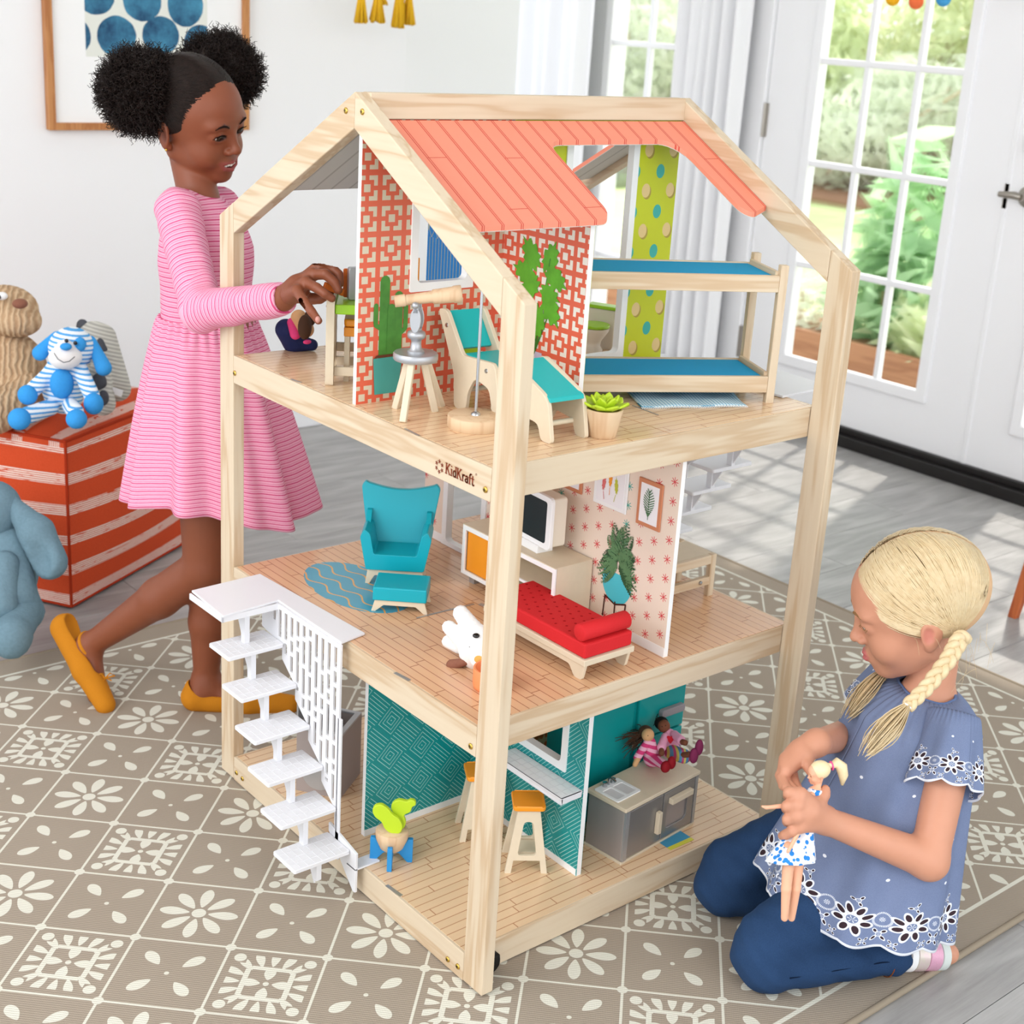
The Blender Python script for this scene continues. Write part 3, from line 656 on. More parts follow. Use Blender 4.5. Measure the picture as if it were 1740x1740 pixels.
# tile-topped counter through the hatch
M['tile'] = plain('white_tile', '#f1f1f3', .3, .5)
ct = obj('counter', MB().box(.222, .2645, .10, .265, .206, .2095).box(.222, .2645, .10, .1035, .199, .2095).box(.222, .2255, .10, .265, .199, .2095), 'plastic', H, bevel=.0012)
for i in range(3):
    for j in range(10): obj('tile', MB().box(.2235+i*.0136, .2235+i*.0136+.0128, .1025+j*.0162, .1025+j*.0162+.0154, .2096, .2101), 'tile', ct)
# ---- printed plants and pictures
M['pl_green'] = plain('print_green', '#4e8b3a', .45, .3, 0, 0, 60, .35); M['pl_dark'] = plain('print_dark_green', '#3f6e3f', .45, .3, 0, 0, 90, .35); M['pl_bright'] = plain('print_bright_green', '#5fa82f', .45, .3, 0, 0, 50, .4)
M['pl_teal'] = plain('print_pot_teal', '#4fa79f', .45, .3); M['pl_soil'] = plain('print_soil', '#6b3d2b', .6, .2); M['pl_stem'] = plain('print_stem', '#3c7a2e', .5, .3); M['pl_lav'] = plain('print_lavender', '#c9c6df', .45, .3); M['pl_brown'] = plain('print_brown', '#4a2016', .5, .3); M['pl_turq'] = plain('print_turquoise', '#4cc0cf', .4, .4)
def flat(name, polys, fn, mat, parent, d=.0003):
    mb = MB()
    for i_, P__ in enumerate(polys):
        o_ = d+(0 if len(polys) == 1 else .0007*((i_*.618) % 1)); mb.add([fn(a, b, o_) for a, b in P__], [tuple(range(len(P__)))])
    return obj(name, mb, mat, parent, fix=False)
fA = lambda a, b, d: (a, .3814-d, b)
def pill(x0, z0, x1, z1_, w_, n=5):
    d = Vector((x1-x0, z1_-z0)).normalized(); A_ = [-pi/2+pi*k/n for k in range(n+1)]
    return [(x1+d.x*w_*cos(a)-d.y*w_*sin(a), z1_+d.y*w_*cos(a)+d.x*w_*sin(a)) for a in A_]+[(x0-d.x*w_*cos(a)+d.y*w_*sin(a), z0-d.y*w_*cos(a)-d.x*w_*sin(a)) for a in A_]
px_ = lambda t: t
ca = (0.0574, 0.3860, 0.9813); cb = (0.0821, 0.3860, 0.9579); cpot = (0.0625, 0.3860, 0.7908); cpt = (0.0604, 0.3860, 0.8452)
xl, xr = ca[0], cb[0]
for k_, pl_ in enumerate([pill(xl, .86, xl, ca[2]-.006, .0085), pill(xr, .86, xr, cb[2]-.006, .0075), pill(xl-.015, .915, xl-.015, .94, .004), pill(xl-.015, .912, xl, .902, .0035), pill(xr+.013, .905, xr+.013, .935, .004), pill(xr+.013, .903, xr, .893, .0035), pill(xl+.012, .86, xl+.012, .935, .0065)]): flat('cactus_print', [pl_], lambda a, b, d: fA(a, b, d+.0001*k_), 'pl_green', wA)
flat('pot_print', [[(xl-.018, .862), (xl+.034, .862), (xl+.028, Z3+.012), (xl-.014, Z3+.012)]], lambda a, b, d: fA(a, b, d+.0009), 'pl_teal', wA)
flat('soil_print', [[(xl-.017, .8625), (xl+.033, .8625), (xl+.028, .8665), (xl-.012, .8665)]], lambda a, b, d: fA(a, b, d+.0012), 'pl_soil', wA)
flat('pot_print', [[(.19, .865), (.235, .865), (.23, Z3+.01), (.195, Z3+.01)]], fA, 'lime', wA)
fB = lambda a, b, d: (.2751-d, a, b)
def monst(cx, cz, r, ang, asp=.62):
    P__ = []
    for k in range(24):
        a = 2*pi*k/24; q = r*(1-.32*(abs(sin(a*4.5))**3))*(1 if k else 1.15); x_, y_ = q*cos(a), q*asp*sin(a); P__.append((cx+x_*cos(ang)-y_*sin(ang), cz+x_*sin(ang)+y_*cos(ang)))
    return P__
lv = []
base_ = (0.2800, 0.2942, 0.8653)
for (u, v_, r, an_) in (((0.2800, 0.3145, 1.0130), 0, .026, 2.3), ((0.2800, 0.2711, 1.0131), 0, .024, 1.2), ((0.2800, 0.3269, 0.9842), 0, .024, 2.9), ((0.2800, 0.2577, 0.9865), 0, .024, -.4), ((0.2800, 0.3138, 0.9641), 0, .025, 3.8), ((0.2800, 0.2683, 0.9608), 0, .021, -.3), ((0.2800, 0.2634, 0.9395), 0, .026, -.9), ((0.2800, 0.2910, 0.9161), 0, .026, 4.6)):
    c_ = (u[1], u[2]); lv.append((c_, r, an_))
flat('monstera_stems_print', [pill(base_[1], base_[2], c[0], c[1], .0011, 3) for c, r, a in lv], fB, 'pl_stem', wB)
for k_, (c, r, a) in enumerate(lv):
    lf = flat('monstera_leaf_print', [monst(c[0], c[1], r*1.12, pi-a, .68)], lambda a_, b_, d: fB(a_, b_, d+.0003+.0001*k_), 'pl_bright', wB)
flat('pot_print', [[(base_[1]+.022, base_[2]+.004), (base_[1]-.018, base_[2]+.004), (base_[1]-.012, base_[2]-.05), (base_[1]+.016, base_[2]-.05)]], lambda a, b, d: fB(a, b, d+.0004), 'pl_lav', wB)
flat('pot_stand_print', [pill(base_[1]+.022, base_[2]-.014, base_[1]-.016, base_[2]-.014, .0007, 3), pill(base_[1]+.0, base_[2]-.014, base_[1]+.0, base_[2]-.05, .0007, 3)], lambda a, b, d: fB(a, b, d+.0007), 'pl_brown', wB)
f2 = lambda a, b, d: (.3806-d, a, b)
M['fr_or'] = plain('print_frame_copper', '#cd8560', .45, .3); M['matw'] = plain('print_mat_white', '#f2f0f3', .45, .3)
def pic(y0, y1, z0, z1_, mt):
    f_ = obj('picture_frame', MB().box(.3775, .3803, y0, y1, z0, z1_), mt, w2, bevel=.0008, seg=1)
    w_ = .0065; obj('picture_mat', MB().box(.3772, .3776, y0+w_, y1-w_, z0+w_, z1_-w_), 'matw', f_); return f_
pc = pic(.097, .149, .619, .694, 'fr_or'); pcw = pic(.172, .247, .624, .70, 'white'); pcl = pic(.275, .327, .626, .70, 'fr_or')
f3 = lambda a, b, d: (.3771-d, a, b)
fr_pol = [pill(.123, .632, .123, .678, .0006, 3)]
for k in range(11):
    z_ = .637+k*.0038; l_ = .0115*sin(pi*(k+1.5)/13); fr_pol += [pill(.123, z_, .123-l_, z_+.006, .0007, 2), pill(.123, z_, .123+l_, z_+.006, .0007, 2)]
flat('fern_frond_print', fr_pol, f3, 'pl_dark', pc)
for dy, cl_, z_ in ((.0, 'orange', .672), (.014, 'roofpink', .662), (-.014, 'lime2', .664)):
    M['roofpink'] = M.get('roofpink') or plain('print_pink', '#dd6d6d', .5); M['lime2'] = M.get('lime2') or plain('print_lime', '#c3c73a', .5)
    flat('leaf_print', [monst(.21+dy, z_, .014, pi/2+dy*8, .32), pill(.21+dy, z_-.014, .21+dy*.8, z_-.026, .0005, 2)], f3, cl_, pcw)
# fern print on the wall
M['pl_fern'] = plain('print_fern', '#5c8459', .45, .3, 0, 0, 60, .3); M['pl_dark'] = plain('print_dark_green', '#2f5434', .45, .3, 0, 0, 90, .35)
fp_ = []
fy, fz = .180, .528
for k in range(64):
    a = rng.uniform(-.7, pi+.7); l_ = rng.uniform(.030, .066)*(1.1 if 1 < a < 2.1 else .85); n_ = 12
    for j in range(1, n_):
        t = j/n_; cx = fy+cos(a)*l_*t*.9; cz = fz+.012+sin(a)*l_*t*1.15-.02*t*t*abs(cos(a)); w_ = .0125*sin(pi*min(1, t*.9+.12))
        for sg in (1, -1):
            b = a+sg*.9; fp_.append([(cx, cz), (cx+w_*cos(b)-.0014*sin(b), cz+w_*sin(b)+.0014*cos(b)), (cx+w_*cos(b)+.0014*sin(b), cz+w_*sin(b)-.0014*cos(b))])
flat('fern_print', fp_[::2], lambda a, b, d: f2(a, b, d+.0006), 'pl_dark', w2); flat('fern_print', fp_[1::2], lambda a, b, d: f2(a, b, d+.0009), 'pl_fern', w2)
flat('pot_print', [monst(fy-.002, .497, .026, pi/2, .9) if 0 else [(fy+.033*cos(a), .507+.036*sin(a)) for a in np.linspace(-pi, 0, 16)]+[(fy+.031, .522), (fy-.031, .522)]], f2, 'pl_turq', w2)
flat('plant_stand_print', [pill(fy+.024, .478, fy+.026, .442, .0014, 2), pill(fy-.024, .478, fy-.022, .442, .0014, 2), pill(fy, .474, fy, .44, .0014, 2), pill(fy+.024, .478, fy, .47, .0014, 2), pill(fy-.024, .478, fy, .47, .0014, 2)], lambda a, b, d: f2(a, b, d+.0004), 'pl_brown', w2)
# printed oval rug on storey 2
g = G('printed_oval_rug', .25, .45); x, y, z = g.xyz(); u = x-.135+((y)*95).sin()*.006; g.col(g.mix(((u/.026).fr()).lt(.13), hx('#4a9cb6'), hx('#dba45c'))); M['ovalrug'] = g.m
rp_ = [(.132+.115*cos(a)*.62-.115*.0*sin(a), .545+.122*sin(a)) for a in np.linspace(0, 2*pi, 40, endpoint=False)]
obj('oval_rug_print', MB().prism(rp_, lambda a, b: (a, b, Z2+.0007), lambda a, b: (a, b, Z2+.0010)), 'ovalrug', H)
# metal slots and slot covers
M['slotm'] = plain('slot_metal', '#a9a6a4', .35, .5, .6)
for a, b, z, w_ in (((0.1425, 0.3864, 0.4225), (0.2562, 0.3835, 0.4225), Z2, .004), ((0.2646, 0.3784, 0.4225), (0.2707, 0.3548, 0.4225), Z2, .008), ((0.0007, 0.2425, 0.4225), (0.0045, 0.2105, 0.4225), Z2, .006), ((0.0031, 0.2467, 0.0566), (0.0060, 0.2111, 0.0566), Z1, .006), ((0.0043, 0.5510, 0.7951), (0.0070, 0.5257, 0.7951), Z3, .003), ((0.0049, 0.2463, 0.7951), (0.0024, 0.2090, 0.7951), Z3, .003), ((0.3871, 0.1861, 0.7951), (0.3844, 0.1286, 0.7951), Z3, .003)):
    obj('floor_slot', MB().beam((a[0], a[1], z+.0010), (b[0], b[1], z+.0010), w_, .0006), 'slotm', H)
# ---- staircases
def staircase():
    z0 = Z2+.0012; s_ = obj('staircase', MB().prism([(-.013, .555), (-.118, .545), (-.112, .662), (.018, .668), (.036, .375), (-.014, .365)][::-1], lambda a, b: (a, b, z0), lambda a, b: (a, b, z0+.004)), 'plastic', H, bevel=.001)
    obj('landing_lip', MB().box(-.117, -.015, .549, .552, z0-.010, z0).box(-.117, -.114, .549, .66, z0-.010, z0), 'plastic', s_)
    ys = [.496+.031, .485, .443, .4015, .361, .320]; zs = [.362, .307, .252, .198, .143, .0875]; tr0 = None
    for i, (y_, z_) in enumerate(zip(ys, zs)):
        t = MB().prism(rpoly(-.118, -.017, y_, y_+.066, .003, 2), lambda a, b: (a, b, z_-.007), lambda a, b: (a, b, z_))
        t_ = obj('tread', t, 'plastic', s_, bevel=.001, seg=1)
        gr = MB()
        for k in range(1, 4): gr.box(-.116, -.019, y_+k*.0165-.0003, y_+k*.0165+.0003, z_-.0001, z_+.0004)
        for k in range(1, 8): gr.box(-.118+k*.0126-.0003, -.118+k*.0126+.0003, y_+.002, y_+.064, z_-.0001, z_+.0004)
        obj('tile_ridge', gr, 'plastic', t_)
        zl = (zs[i+1] if i < 5 else .03)
        obj('support', MB().box(-.071, -.062, y_+.012, y_+.024, zl if i < 5 else .045, z_-.007).prism([(y_+.024, z_-.007), (y_+.05, z_-.007), (y_+.024, zl+.004)], lambda a, b: (-.068, a, b), lambda a, b: (-.065, a, b)), 'plastic', s_)
    obj('support', MB().box(-.071, -.062, .56, .572, zs[0], z0).prism([(.572, z0), (.60, z0), (.572, zs[0])], lambda a, b: (-.068, a, b), lambda a, b: (-.065, a, b)), 'plastic', s_)
    # slotted side panel: columns of slots clipped by the flight
    out = [(.362, z0), (.362, .112)]
    prev = None
    for y_, z_ in list(zip(ys, zs))[::-1]:
        out += [(y_+.045, z_-.004)] if False else [(y_+.0, z_-.02), (y_+.052, z_-.012)]
    out = [(.362, z0), (.362, .085)]
    for y_, z_ in list(zip(ys, zs))[::-1][1:]: out += [(y_+.008, z_-.03), (y_+.008, z_-.006), ]
    out += [(.56, .36), (.60, .366), (.60, z0)]
    holes = []; ncol = 12
    for c_ in range(ncol):
        yc = .376+c_*.0185; zb_ = .125+max(0, (yc-.366))*1.31+.012; z_ = z0-.008; k = 0
        if zb_ > z0-.02: continue
        while z_ > zb_:
            ln2 = (.034, .012, .046, .02, .055, .026, .04)[(k*3+c_*2) % 7]; zz = max(z_-ln2, zb_)
            if z_-zz > .006: holes.append([(yc-.004, zz), (yc+.004, zz), (yc+.004, z_), (yc-.004, z_)])
            z_ = zz-.007; k += 1
    mb = MB(); plate_hole(mb, out, holes, lambda a, b: (-.0165, a, b), lambda a, b: (-.013, a, b)); obj('slatted_panel', mb, 'plastic', s_)
    obj('foot_bracket', MB().prism([(.305, .018), (.312, .018), (.385, .09), (.385, .105), (.305, .088)], lambda a, b: (-.0165, a, b), lambda a, b: (-.012, a, b)).box(-.0165, .03, .305, .33, .0575, .0605).box(-.0165, -.0130, .356, .366, .05, .30), 'plastic', s_, bevel=.0005, seg=1)
    return s_
st1 = staircase()
st2 = st1.copy(); C.objects.link(st2); st2.location = (L, W, Z3-Z2); st2.rotation_euler = (0, 0, pi)
for ch in list(st1.children): c = ch.copy(); C.objects.link(c); c.parent = st2

# ================================================================ toys, storey 3
def part(name, mb, mt, par, **k): return obj(name, mb, mt, par, **k)
def yzp(poly, x0, x1, M4=None): return MB().prism(poly, lambda a, b: (x0, a, b), lambda a, b: (x1, a, b))
def xzp(poly, y0, y1): return MB().prism(poly, lambda a, b: (a, y0, b), lambda a, b: (a, y1, b))
def smooth_poly(P_, r=.006, n=4):
    out = []; N_ = len(P_)
    for i in range(N_):
        p0, p1, p2 = Vector(P_[i-1]), Vector(P_[i]), Vector(P_[(i+1) % N_]); d0 = (p0-p1); d1 = (p2-p1); q = min(r, d0.length*.45, d1.length*.45)
        a = p1+d0.normalized()*q; b = p1+d1.normalized()*q
        for k in range(n+1): t = k/n; v = a*(1-t)**2+p1*2*t*(1-t)+b*t*t; out.append((v.x, v.y))
    return out
# lounge chair
t = thing('lounge_chair', 'birch plywood lounge chair with teal seat and back on the top storey', 'chair', (.13, .2, Z3), radians(-3))
side = smooth_poly([(.160, .139), (.138, .141), (.092, .082), (.015, .087), (.008, .078), (-.012, .0), (.006, .0), (.022, .048), (.058, .055), (.075, .030), (.078, .0), (.108, .0), (.112, .05), (.125, .075)], .009)
for x0 in (0, .066): part('side_panel', yzp(side, x0, x0+.007), 'birch', t, bevel=.0008, seg=1)
M_ = Matrix.Translation((.0365, .130, .108)) @ Matrix.Rotation(radians(-38), 4, 'X')
part('back_board', MB().box(-.0295, .0295, -.003, .003, -.028, .034, M_), 'teal2', t, bevel=.001); part('seat_board', MB().box(.0072, .0658, .010, .095, .079, .084), 'teal2', t, bevel=.001)
part('rail', MB().tube([(.007, .02, .02), (.066, .02, .02)], .004, 10).tube([(.007, .09, .03), (.066, .09, .03)], .004, 10), 'birch', t, smooth=True)
for a, b in ((.135, .118), (.03, .073)): part('bolt', MB().lathe([(0, 0), (.0035, 0), (.003, .001), (0, .001)], 12, (-.0002, a, b), rot3(0, -pi/2, 0), caps=False), 'steel', t)
t = thing('footrest', 'birch plywood footrest with sloping teal top beside the lime succulent', 'footstool', (.138, .1, Z3), radians(-2))
side = smooth_poly([(.105, .092), (.09, .097), (.010, .066), (.000, .055), (-.012, .0), (.012, .0), (.020, .022), (.06, .026), (.075, .0), (.105, .0), (.100, .05)], .008)
for x0 in (0, .062): part('side_panel', yzp(side, x0, x0+.007), 'birch', t, bevel=.0008, seg=1)
part('top_board', yzp([(.0, .056), (.002, .062), (.094, .095), (.096, .089)], .004, .065), 'teal2', t, bevel=.001); part('rail', MB().tube([(.007, .02, .02), (.062, .02, .02)], .004, 10), 'birch', t, smooth=True)
# lamp
t = thing('floor_lamp', 'toy floor lamp pole on a thick round beech base behind the near post', 'lamp', (.098, .207, Z3))
part('base', MB().lathe([(0, 0), (.038, 0), (.0395, .002), (.0395, .017), (.038, .0185), (0, .0185)], 40, caps=False), 'beech', t, smooth=True)
part('pole', MB().tube([(0, 0, .018), (0, 0, .225)], .0022, 12), 'steel', t, smooth=True); part('collar', MB().lathe([(.007, .0183), (.0065, .021), (.003, .0235), (0, .024)], 16, caps=False), 'steel', t, smooth=True)
part('finial', MB().ball((0, 0, .227), .0045, 12, 8), 'steel', t, smooth=True)
# stool and telescope
t = thing('round_stool', 'round toy stool with silver seat and birch legs carrying the telescope', 'stool', (.066, .312, Z3), 0)
part('seat', MB().lathe([(0, .078), (.031, .078), (.0325, .080), (.0325, .087), (.031, .089), (0, .089)], 36, caps=False), 'silver', t, smooth=True)
for dx, dy in ((-.012, .028), (-.045, -.038), (.030, -.012), (.055, .006)):
    part('leg', MB().beam((dx*.35, dy*.35, .079), (dx, dy, 0), .0095, .0095), 'birch', t, bevel=.0008, seg=1)
t = thing('telescope', 'wooden toy telescope on a turned silver stand', 'telescope', (.066, .312, Z3+.089))
part('stand', MB().lathe([(0, 0), (.0125, 0), (.0125, .003), (.0085, .006), (.007, .016), (.008, .019), (.0125, .022), (.0135, .026), (.0125, .030), (.007, .033), (.008, .036), (0, .038)], 28, caps=False), 'silver', t, smooth=True)
fk = MB()
for sg in (-1, 1): fk.prism([(.011*cos(a), .048+.018*sin(a)) for a in np.linspace(0, 2*pi, 18, endpoint=False)], lambda a, b: (a*.75, sg*.0078, b), lambda a, b: (a*.75, sg*.0105, b)).prism([(-.004, .058), (.004, .058), (.004, .074), (-.004, .074)], lambda a, b: (a, sg*.0085, b), lambda a, b: (a, sg*.0105, b))
fk.v = [tuple(Matrix.Rotation(radians(-50), 3, 'Z') @ Vector(v)) for v in fk.v]; part('fork', fk, 'silver', t, bevel=.0008, seg=1)
d_ = Vector((.080, -.048, .014)).normalized(); q_ = d_.to_track_quat('Z', 'Y').to_matrix().to_4x4()
part('tube', MB().lathe([(0, -.033), (.0085, -.033), (.0088, -.018), (.0075, -.018), (.0085, .02), (.0105, .022), (.0115, .05), (.0125, .052), (.0125, .062), (.012, .0625), (0, .0625)], 26, (0, 0, .078), q_, caps=False), 'beech', t, smooth=True)
part('pivot_knob', MB().ball((-.0085, -.0062, .070), .0052, 12, 8), 'silver', t, smooth=True)
# succulent
t = thing('potted_succulent', 'lime succulent in a small pale wooden pot at the top storey edge', 'plant', (.232, .087, Z3))
part('pot', MB().lathe([(0, 0), (.018, 0), (.020, .002), (.0272, .040), (.0265, .0415), (.024, .0415), (.023, .035), (0, .035)], 32, caps=False), 'beech', t, smooth=True)
for ring, n_, l_, up_ in ((0, 7, .036, .35), (1, 6, .028, .8), (2, 5, .02, 1.15)):
    for k in range(n_):
        a = 2*pi*k/n_+ring*.5
        def lf(u, v): s_ = u; w_ = .0115*(1-.25*ring)*sin(pi*min(1, .1+s_*.9))**.6; x_ = l_*s_*cos(up_*(.7+.3*s_)); z_ = .036+l_*s_*sin(up_*(.6+.5*s_)); y_ = (v-.5)*2*w_; return (x_*cos(a)-y_*sin(a), x_*sin(a)+y_*cos(a), z_+abs(v-.5)*.006)
        part('leaf', MB().grid(lf, 6, 4), 'limeplant', t, smooth=2, solid=.0028)
# bunk bed
M['bedblue'] = plain('blue_felt', '#2799c8', .85, .15, 0, .2, 400, .05)
bd = thing('bunk_bed', 'pine toy bunk bed with two blue mattresses on the top storey', 'bunk bed', (.597, .103, Z3), radians(-27.2))
LB, DB = .318, .118
for nm, zz in (('lower', .043), ('upper', .202)):
    part('side_rail', MB().box(-LB, -.001, -.004, .004, zz-.026, zz), 'pine', bd, bevel=.001); part('side_rail', MB().box(-LB, -.001, DB-.004, DB+.004, zz-.026, zz), 'pine', bd, bevel=.001)
    part('end_rail', MB().box(-.006, .000, .004, DB-.004, zz-.020, zz+.006), 'pine_y', bd, bevel=.001)
    mt_ = part('mattress', MB().box(-LB+.01, -.008, .0045, DB-.0045, zz-.014, zz-.001), 'bedblue', bd, bevel=.002)
for x_, y_ in ((-.001, -.005), (-.001, DB-.008), (-LB-.010, -.005), (-LB-.010, DB-.008)): part('post', MB().box(x_, x_+.013, y_, y_+.013, 0, .218), 'pine_z', bd, bevel=.001)
# check towel under the bed
g = G('check_cloth', .9, .1); x, y, z = g.xyz(); a = ((x*.9-y*.45)/.0052).fr().lt(.2); b = ((x*.45+y*.9)/.0052).fr().lt(.2); g.col(g.mix(a.mx(b), hx('#cfe0e6'), hx('#3f8fb3'))); M['check'] = g.m
q = [Vector(p) for p in ((0.4309, 0.2453, 0.7951), (0.3875, 0.1672, 0.7951), (0.5468, 0.0976, 0.7951), (0.5890, 0.1708, 0.7951))]
def tw(u, v): p = (q[0]*(1-v)+q[1]*v)*(1-u)+(q[3]*(1-v)+q[2]*v)*u; return (p.x, p.y, Z3+.003+.0016*sin(u*14)*sin(v*5+1))
tg = thing('checked_cloth', 'blue and white checked cloth lying partly under the bunk bed', 'cloth', tuple(q[1]))
o = obj('cloth', MB().grid(lambda u, v: tuple(Vector(tw(u, v))-q[1]), 30, 10), 'check', tg, smooth=2, solid=.0022)
fr_ = MB()
for k in range(60): p = Vector(tw(k/59, 1.0))-q[1]; fr_.beam(p, p+Vector((-.001, -.004, -.0015)), .0012, .0008)
part('fringe', fr_, 'white', tg)
# toilet in the bathroom half
t = thing('toy_toilet', 'beige toy toilet with lime lid seen through the dotted partition opening', 'toilet', (.60, .50, Z3), radians(25))
M['cream'] = plain('cream_lacquer', '#e6dccb', .4, .4)
part('bowl', MB().lathe([(0, 0), (.017, 0), (.018, .004), (.013, .012), (.014, .02), (.026, .038), (.027, .044), (0, .044)], 26, (-.022, 0, 0), caps=False), 'cream', t, smooth=True)
part('tank', MB().box(.006, .03, -.027, .027, .0, .072), 'cream', t, bevel=.002); part('tank_lid', MB().box(.004, .032, -.029, .029, .072, .078), 'lime', t, bevel=.0015)
part('seat_lid', MB().lathe([(0, .045), (.027, .045), (.028, .047), (.027, .050), (0, .050)], 28, (-.022, 0, 0), caps=False), 'lime', t, smooth=True)
# desk, stool, computer
t = thing('toy_desk', 'birch plywood toy desk with lime top at the left end of the top storey', 'desk', (.030, .495, Z3), radians(-35))
pan = smooth_poly([(0, 0), (.016, 0), (.03, .03), (.085, .03), (.095, 0), (.11, 0), (.105, .125), (.095, .134), (.004, .136), (0, .128)], .005)
hole = smooth_poly([(.04, .055), (.052, .055), (.052, .105), (.04, .105)], .004)
for x0 in (0, .120):
    mb = MB(); plate_hole(mb, pan, [hole], lambda a, b: (x0, a, b), lambda a, b: (x0+.0125, a, b)); part('side_panel', mb, 'birch', t, bevel=.0007, seg=1)
part('desk_top', MB().box(.0127, .1198, .004, .10, .111, .126), 'lime', t, bevel=.002)
for y_, z_ in ((.082, .036), (.088, .012), (.01, .014)): part('rail', MB().box(.0127, .1198, y_, y_+.006, z_, z_+.014), 'birch', t, bevel=.0008, seg=1)
for z_ in (.122, .05): part('bolt', MB().lathe([(0, 0), (.003, 0), (0, .001)], 10, (-.0002, .01, z_), rot3(0, -pi/2, 0), caps=False), 'steel', t)
t = thing('desk_stool', 'orange cushioned toy stool tucked under the lime desk', 'stool', (.108, .500, Z3), radians(-35))
part('cushion', MB().prism(rpoly(-.035, .03, -.02, .03, .006), lambda a, b: (a, b, .087), lambda a, b: (a, b, .099)), 'orange', t, bevel=.003)
part('seat', MB().box(-.035, .03, -.02, .03, .072, .086), 'orange', t, bevel=.0015)
for a, b in ((-.03, -.015), (.025, -.015), (-.03, .025), (.025, .025)): part('leg', MB().box(a-.004, a+.004, b-.004, b+.004, 0, .072), 'birch', t)
t = thing('toy_computer', 'silver toy computer screen with orange back on the lime desk', 'computer', (.098, .512, Z3+.1262), radians(-20))
part('screen_case', xzp(smooth_poly([(-.017, 0), (.04, 0), (.04, .05), (-.017, .05)], .004), -.008, .006), 'silver', t, bevel=.001)
M['orangebr'] = plain('burnt_orange', '#cc6420', .45, .3)
part('back_plate', xzp(smooth_poly([(-.022, .002), (.036, .002), (.036, .046), (-.022, .046)], .003), .0065, .011), 'orangebr', t)
t = thing('orange_toy_chair_back', 'small orange wooden piece held in the standing child\'s fingers above the desk', 'toy piece', (.052, .515, Z3+.130))
part('slat', MB().beam((-.012, .004, .021), (.020, -.002, .008), .006, .011), 'orangebr', t, bevel=.0015)
# ================================================================ storey 2
M['tealw'] = plain('teal_gloss', '#08a5b6', .35, .45)
t = thing('armchair', 'teal wooden wingback armchair behind the teal ottoman', 'armchair', (.210, .542, Z2), -.694)
U_ = smooth_poly([(-.049, .028), (.049, .028), (.060, .086), (.053, .100), (.043, .092), (.036, .056), (-.036, .056), (-.043, .092), (-.053, .100), (-.060, .086)], .004)
part('seat_body', xzp(U_, -.036, .028), 'tealw', t, bevel=.001)
bk = smooth_poly([(-.052, .05), (.052, .05), (.0675, .150), (.061, .158)]+[(.055-.11*k/8, .155-.009*sin(pi*k/8)) for k in range(9)][0:]+[(-.061, .158), (-.0675, .150)], .005)
mb = xzp(bk, .028, .038); mb.v = [tuple(Vector(v)+Vector((0, (v[2]-.05)*.16, 0))) for v in mb.v]; part('backrest', mb, 'tealw', t, bevel=.0015)
part('arm_wing', yzp([(.0, .088), (.028, .088), (.038, .112), (.028, .112)], .047, .055), 'tealw', t); part('arm_wing', yzp([(.0, .088), (.028, .088), (.038, .112), (.028, .112)], -.055, -.047), 'tealw', t)
lgp = smooth_poly([(-.046, .028), (.046, .028), (.050, 0), (.043, 0), (.034, .016), (-.034, .016), (-.043, 0), (-.050, 0)], .002)
for y_ in (-.030, .022): part('leg_frame', xzp(lgp, y_, y_+.006), 'birch', t, bevel=.0006, seg=1)
t = thing('ottoman', 'teal wooden ottoman in front of the teal armchair', 'footstool', (.150, .440, Z2), -.73)
part('cushion', MB().box(-.0435, .0435, -.033, .033, .021, .044), 'tealw', t, bevel=.002)
lgp = smooth_poly([(-.040, .021), (.040, .021), (.046, 0), (.040, 0), (.026, .012), (-.026, .012), (-.040, 0), (-.046, 0)], .0015)
for y_ in (-.029, .023): part('leg_frame', xzp(lgp, y_, y_+.006), 'birch', t, bevel=.0006, seg=1)
# daybed
M['red'] = plain('red_felt', '#d2282d', .7, .2, 0, .25, 500, .04); M['redd'] = plain('red_stitch', '#a5181c', .8, .1)
t = thing('daybed', 'low birch daybed with tufted red mattress and red bolster', 'daybed', (.217, .070, Z2), radians(0))
part('mattress', MB().box(.001, .097, .001, .235, .036, .0595), 'red', t, bevel=.003)
st = MB()
for i in range(5):
    for j in range(14):
        cx, cy = .014+i*.0175+(j % 2)*.0085, .02+j*.0158
        if cx < .092:
            for a in (0, 1.05, 2.1): st.beam((cx-.0022*cos(a), cy-.0022*sin(a), .0597), (cx+.0022*cos(a), cy+.0022*sin(a), .0597), .0005, .0006)
part('tuft_stitching', st, 'redd', t)
part('tray', MB().box(-.002, .100, -.003, .238, .0255, .0355), 'birch', t, bevel=.0015)
apr = smooth_poly([(.0, .0255), (.235, .0255), (.228, 0), (.214, 0), (.200, .016), (.035, .016), (.022, 0), (.006, 0)], .004)
part('leg_frame', yzp(apr, .002, .008), 'birch', t, bevel=.0006, seg=1); part('leg_frame', yzp(apr, .090, .096), 'birch', t, bevel=.0006, seg=1)
part('bolster', MB().lathe([(0, 0), (.011, 0), (.0135, .002), (.0138, .094), (.0115, .096), (0, .096)], 28, (.0005, .0165, .0730), rot3(0, pi/2, 0), caps=False), 'red', t, smooth=True)
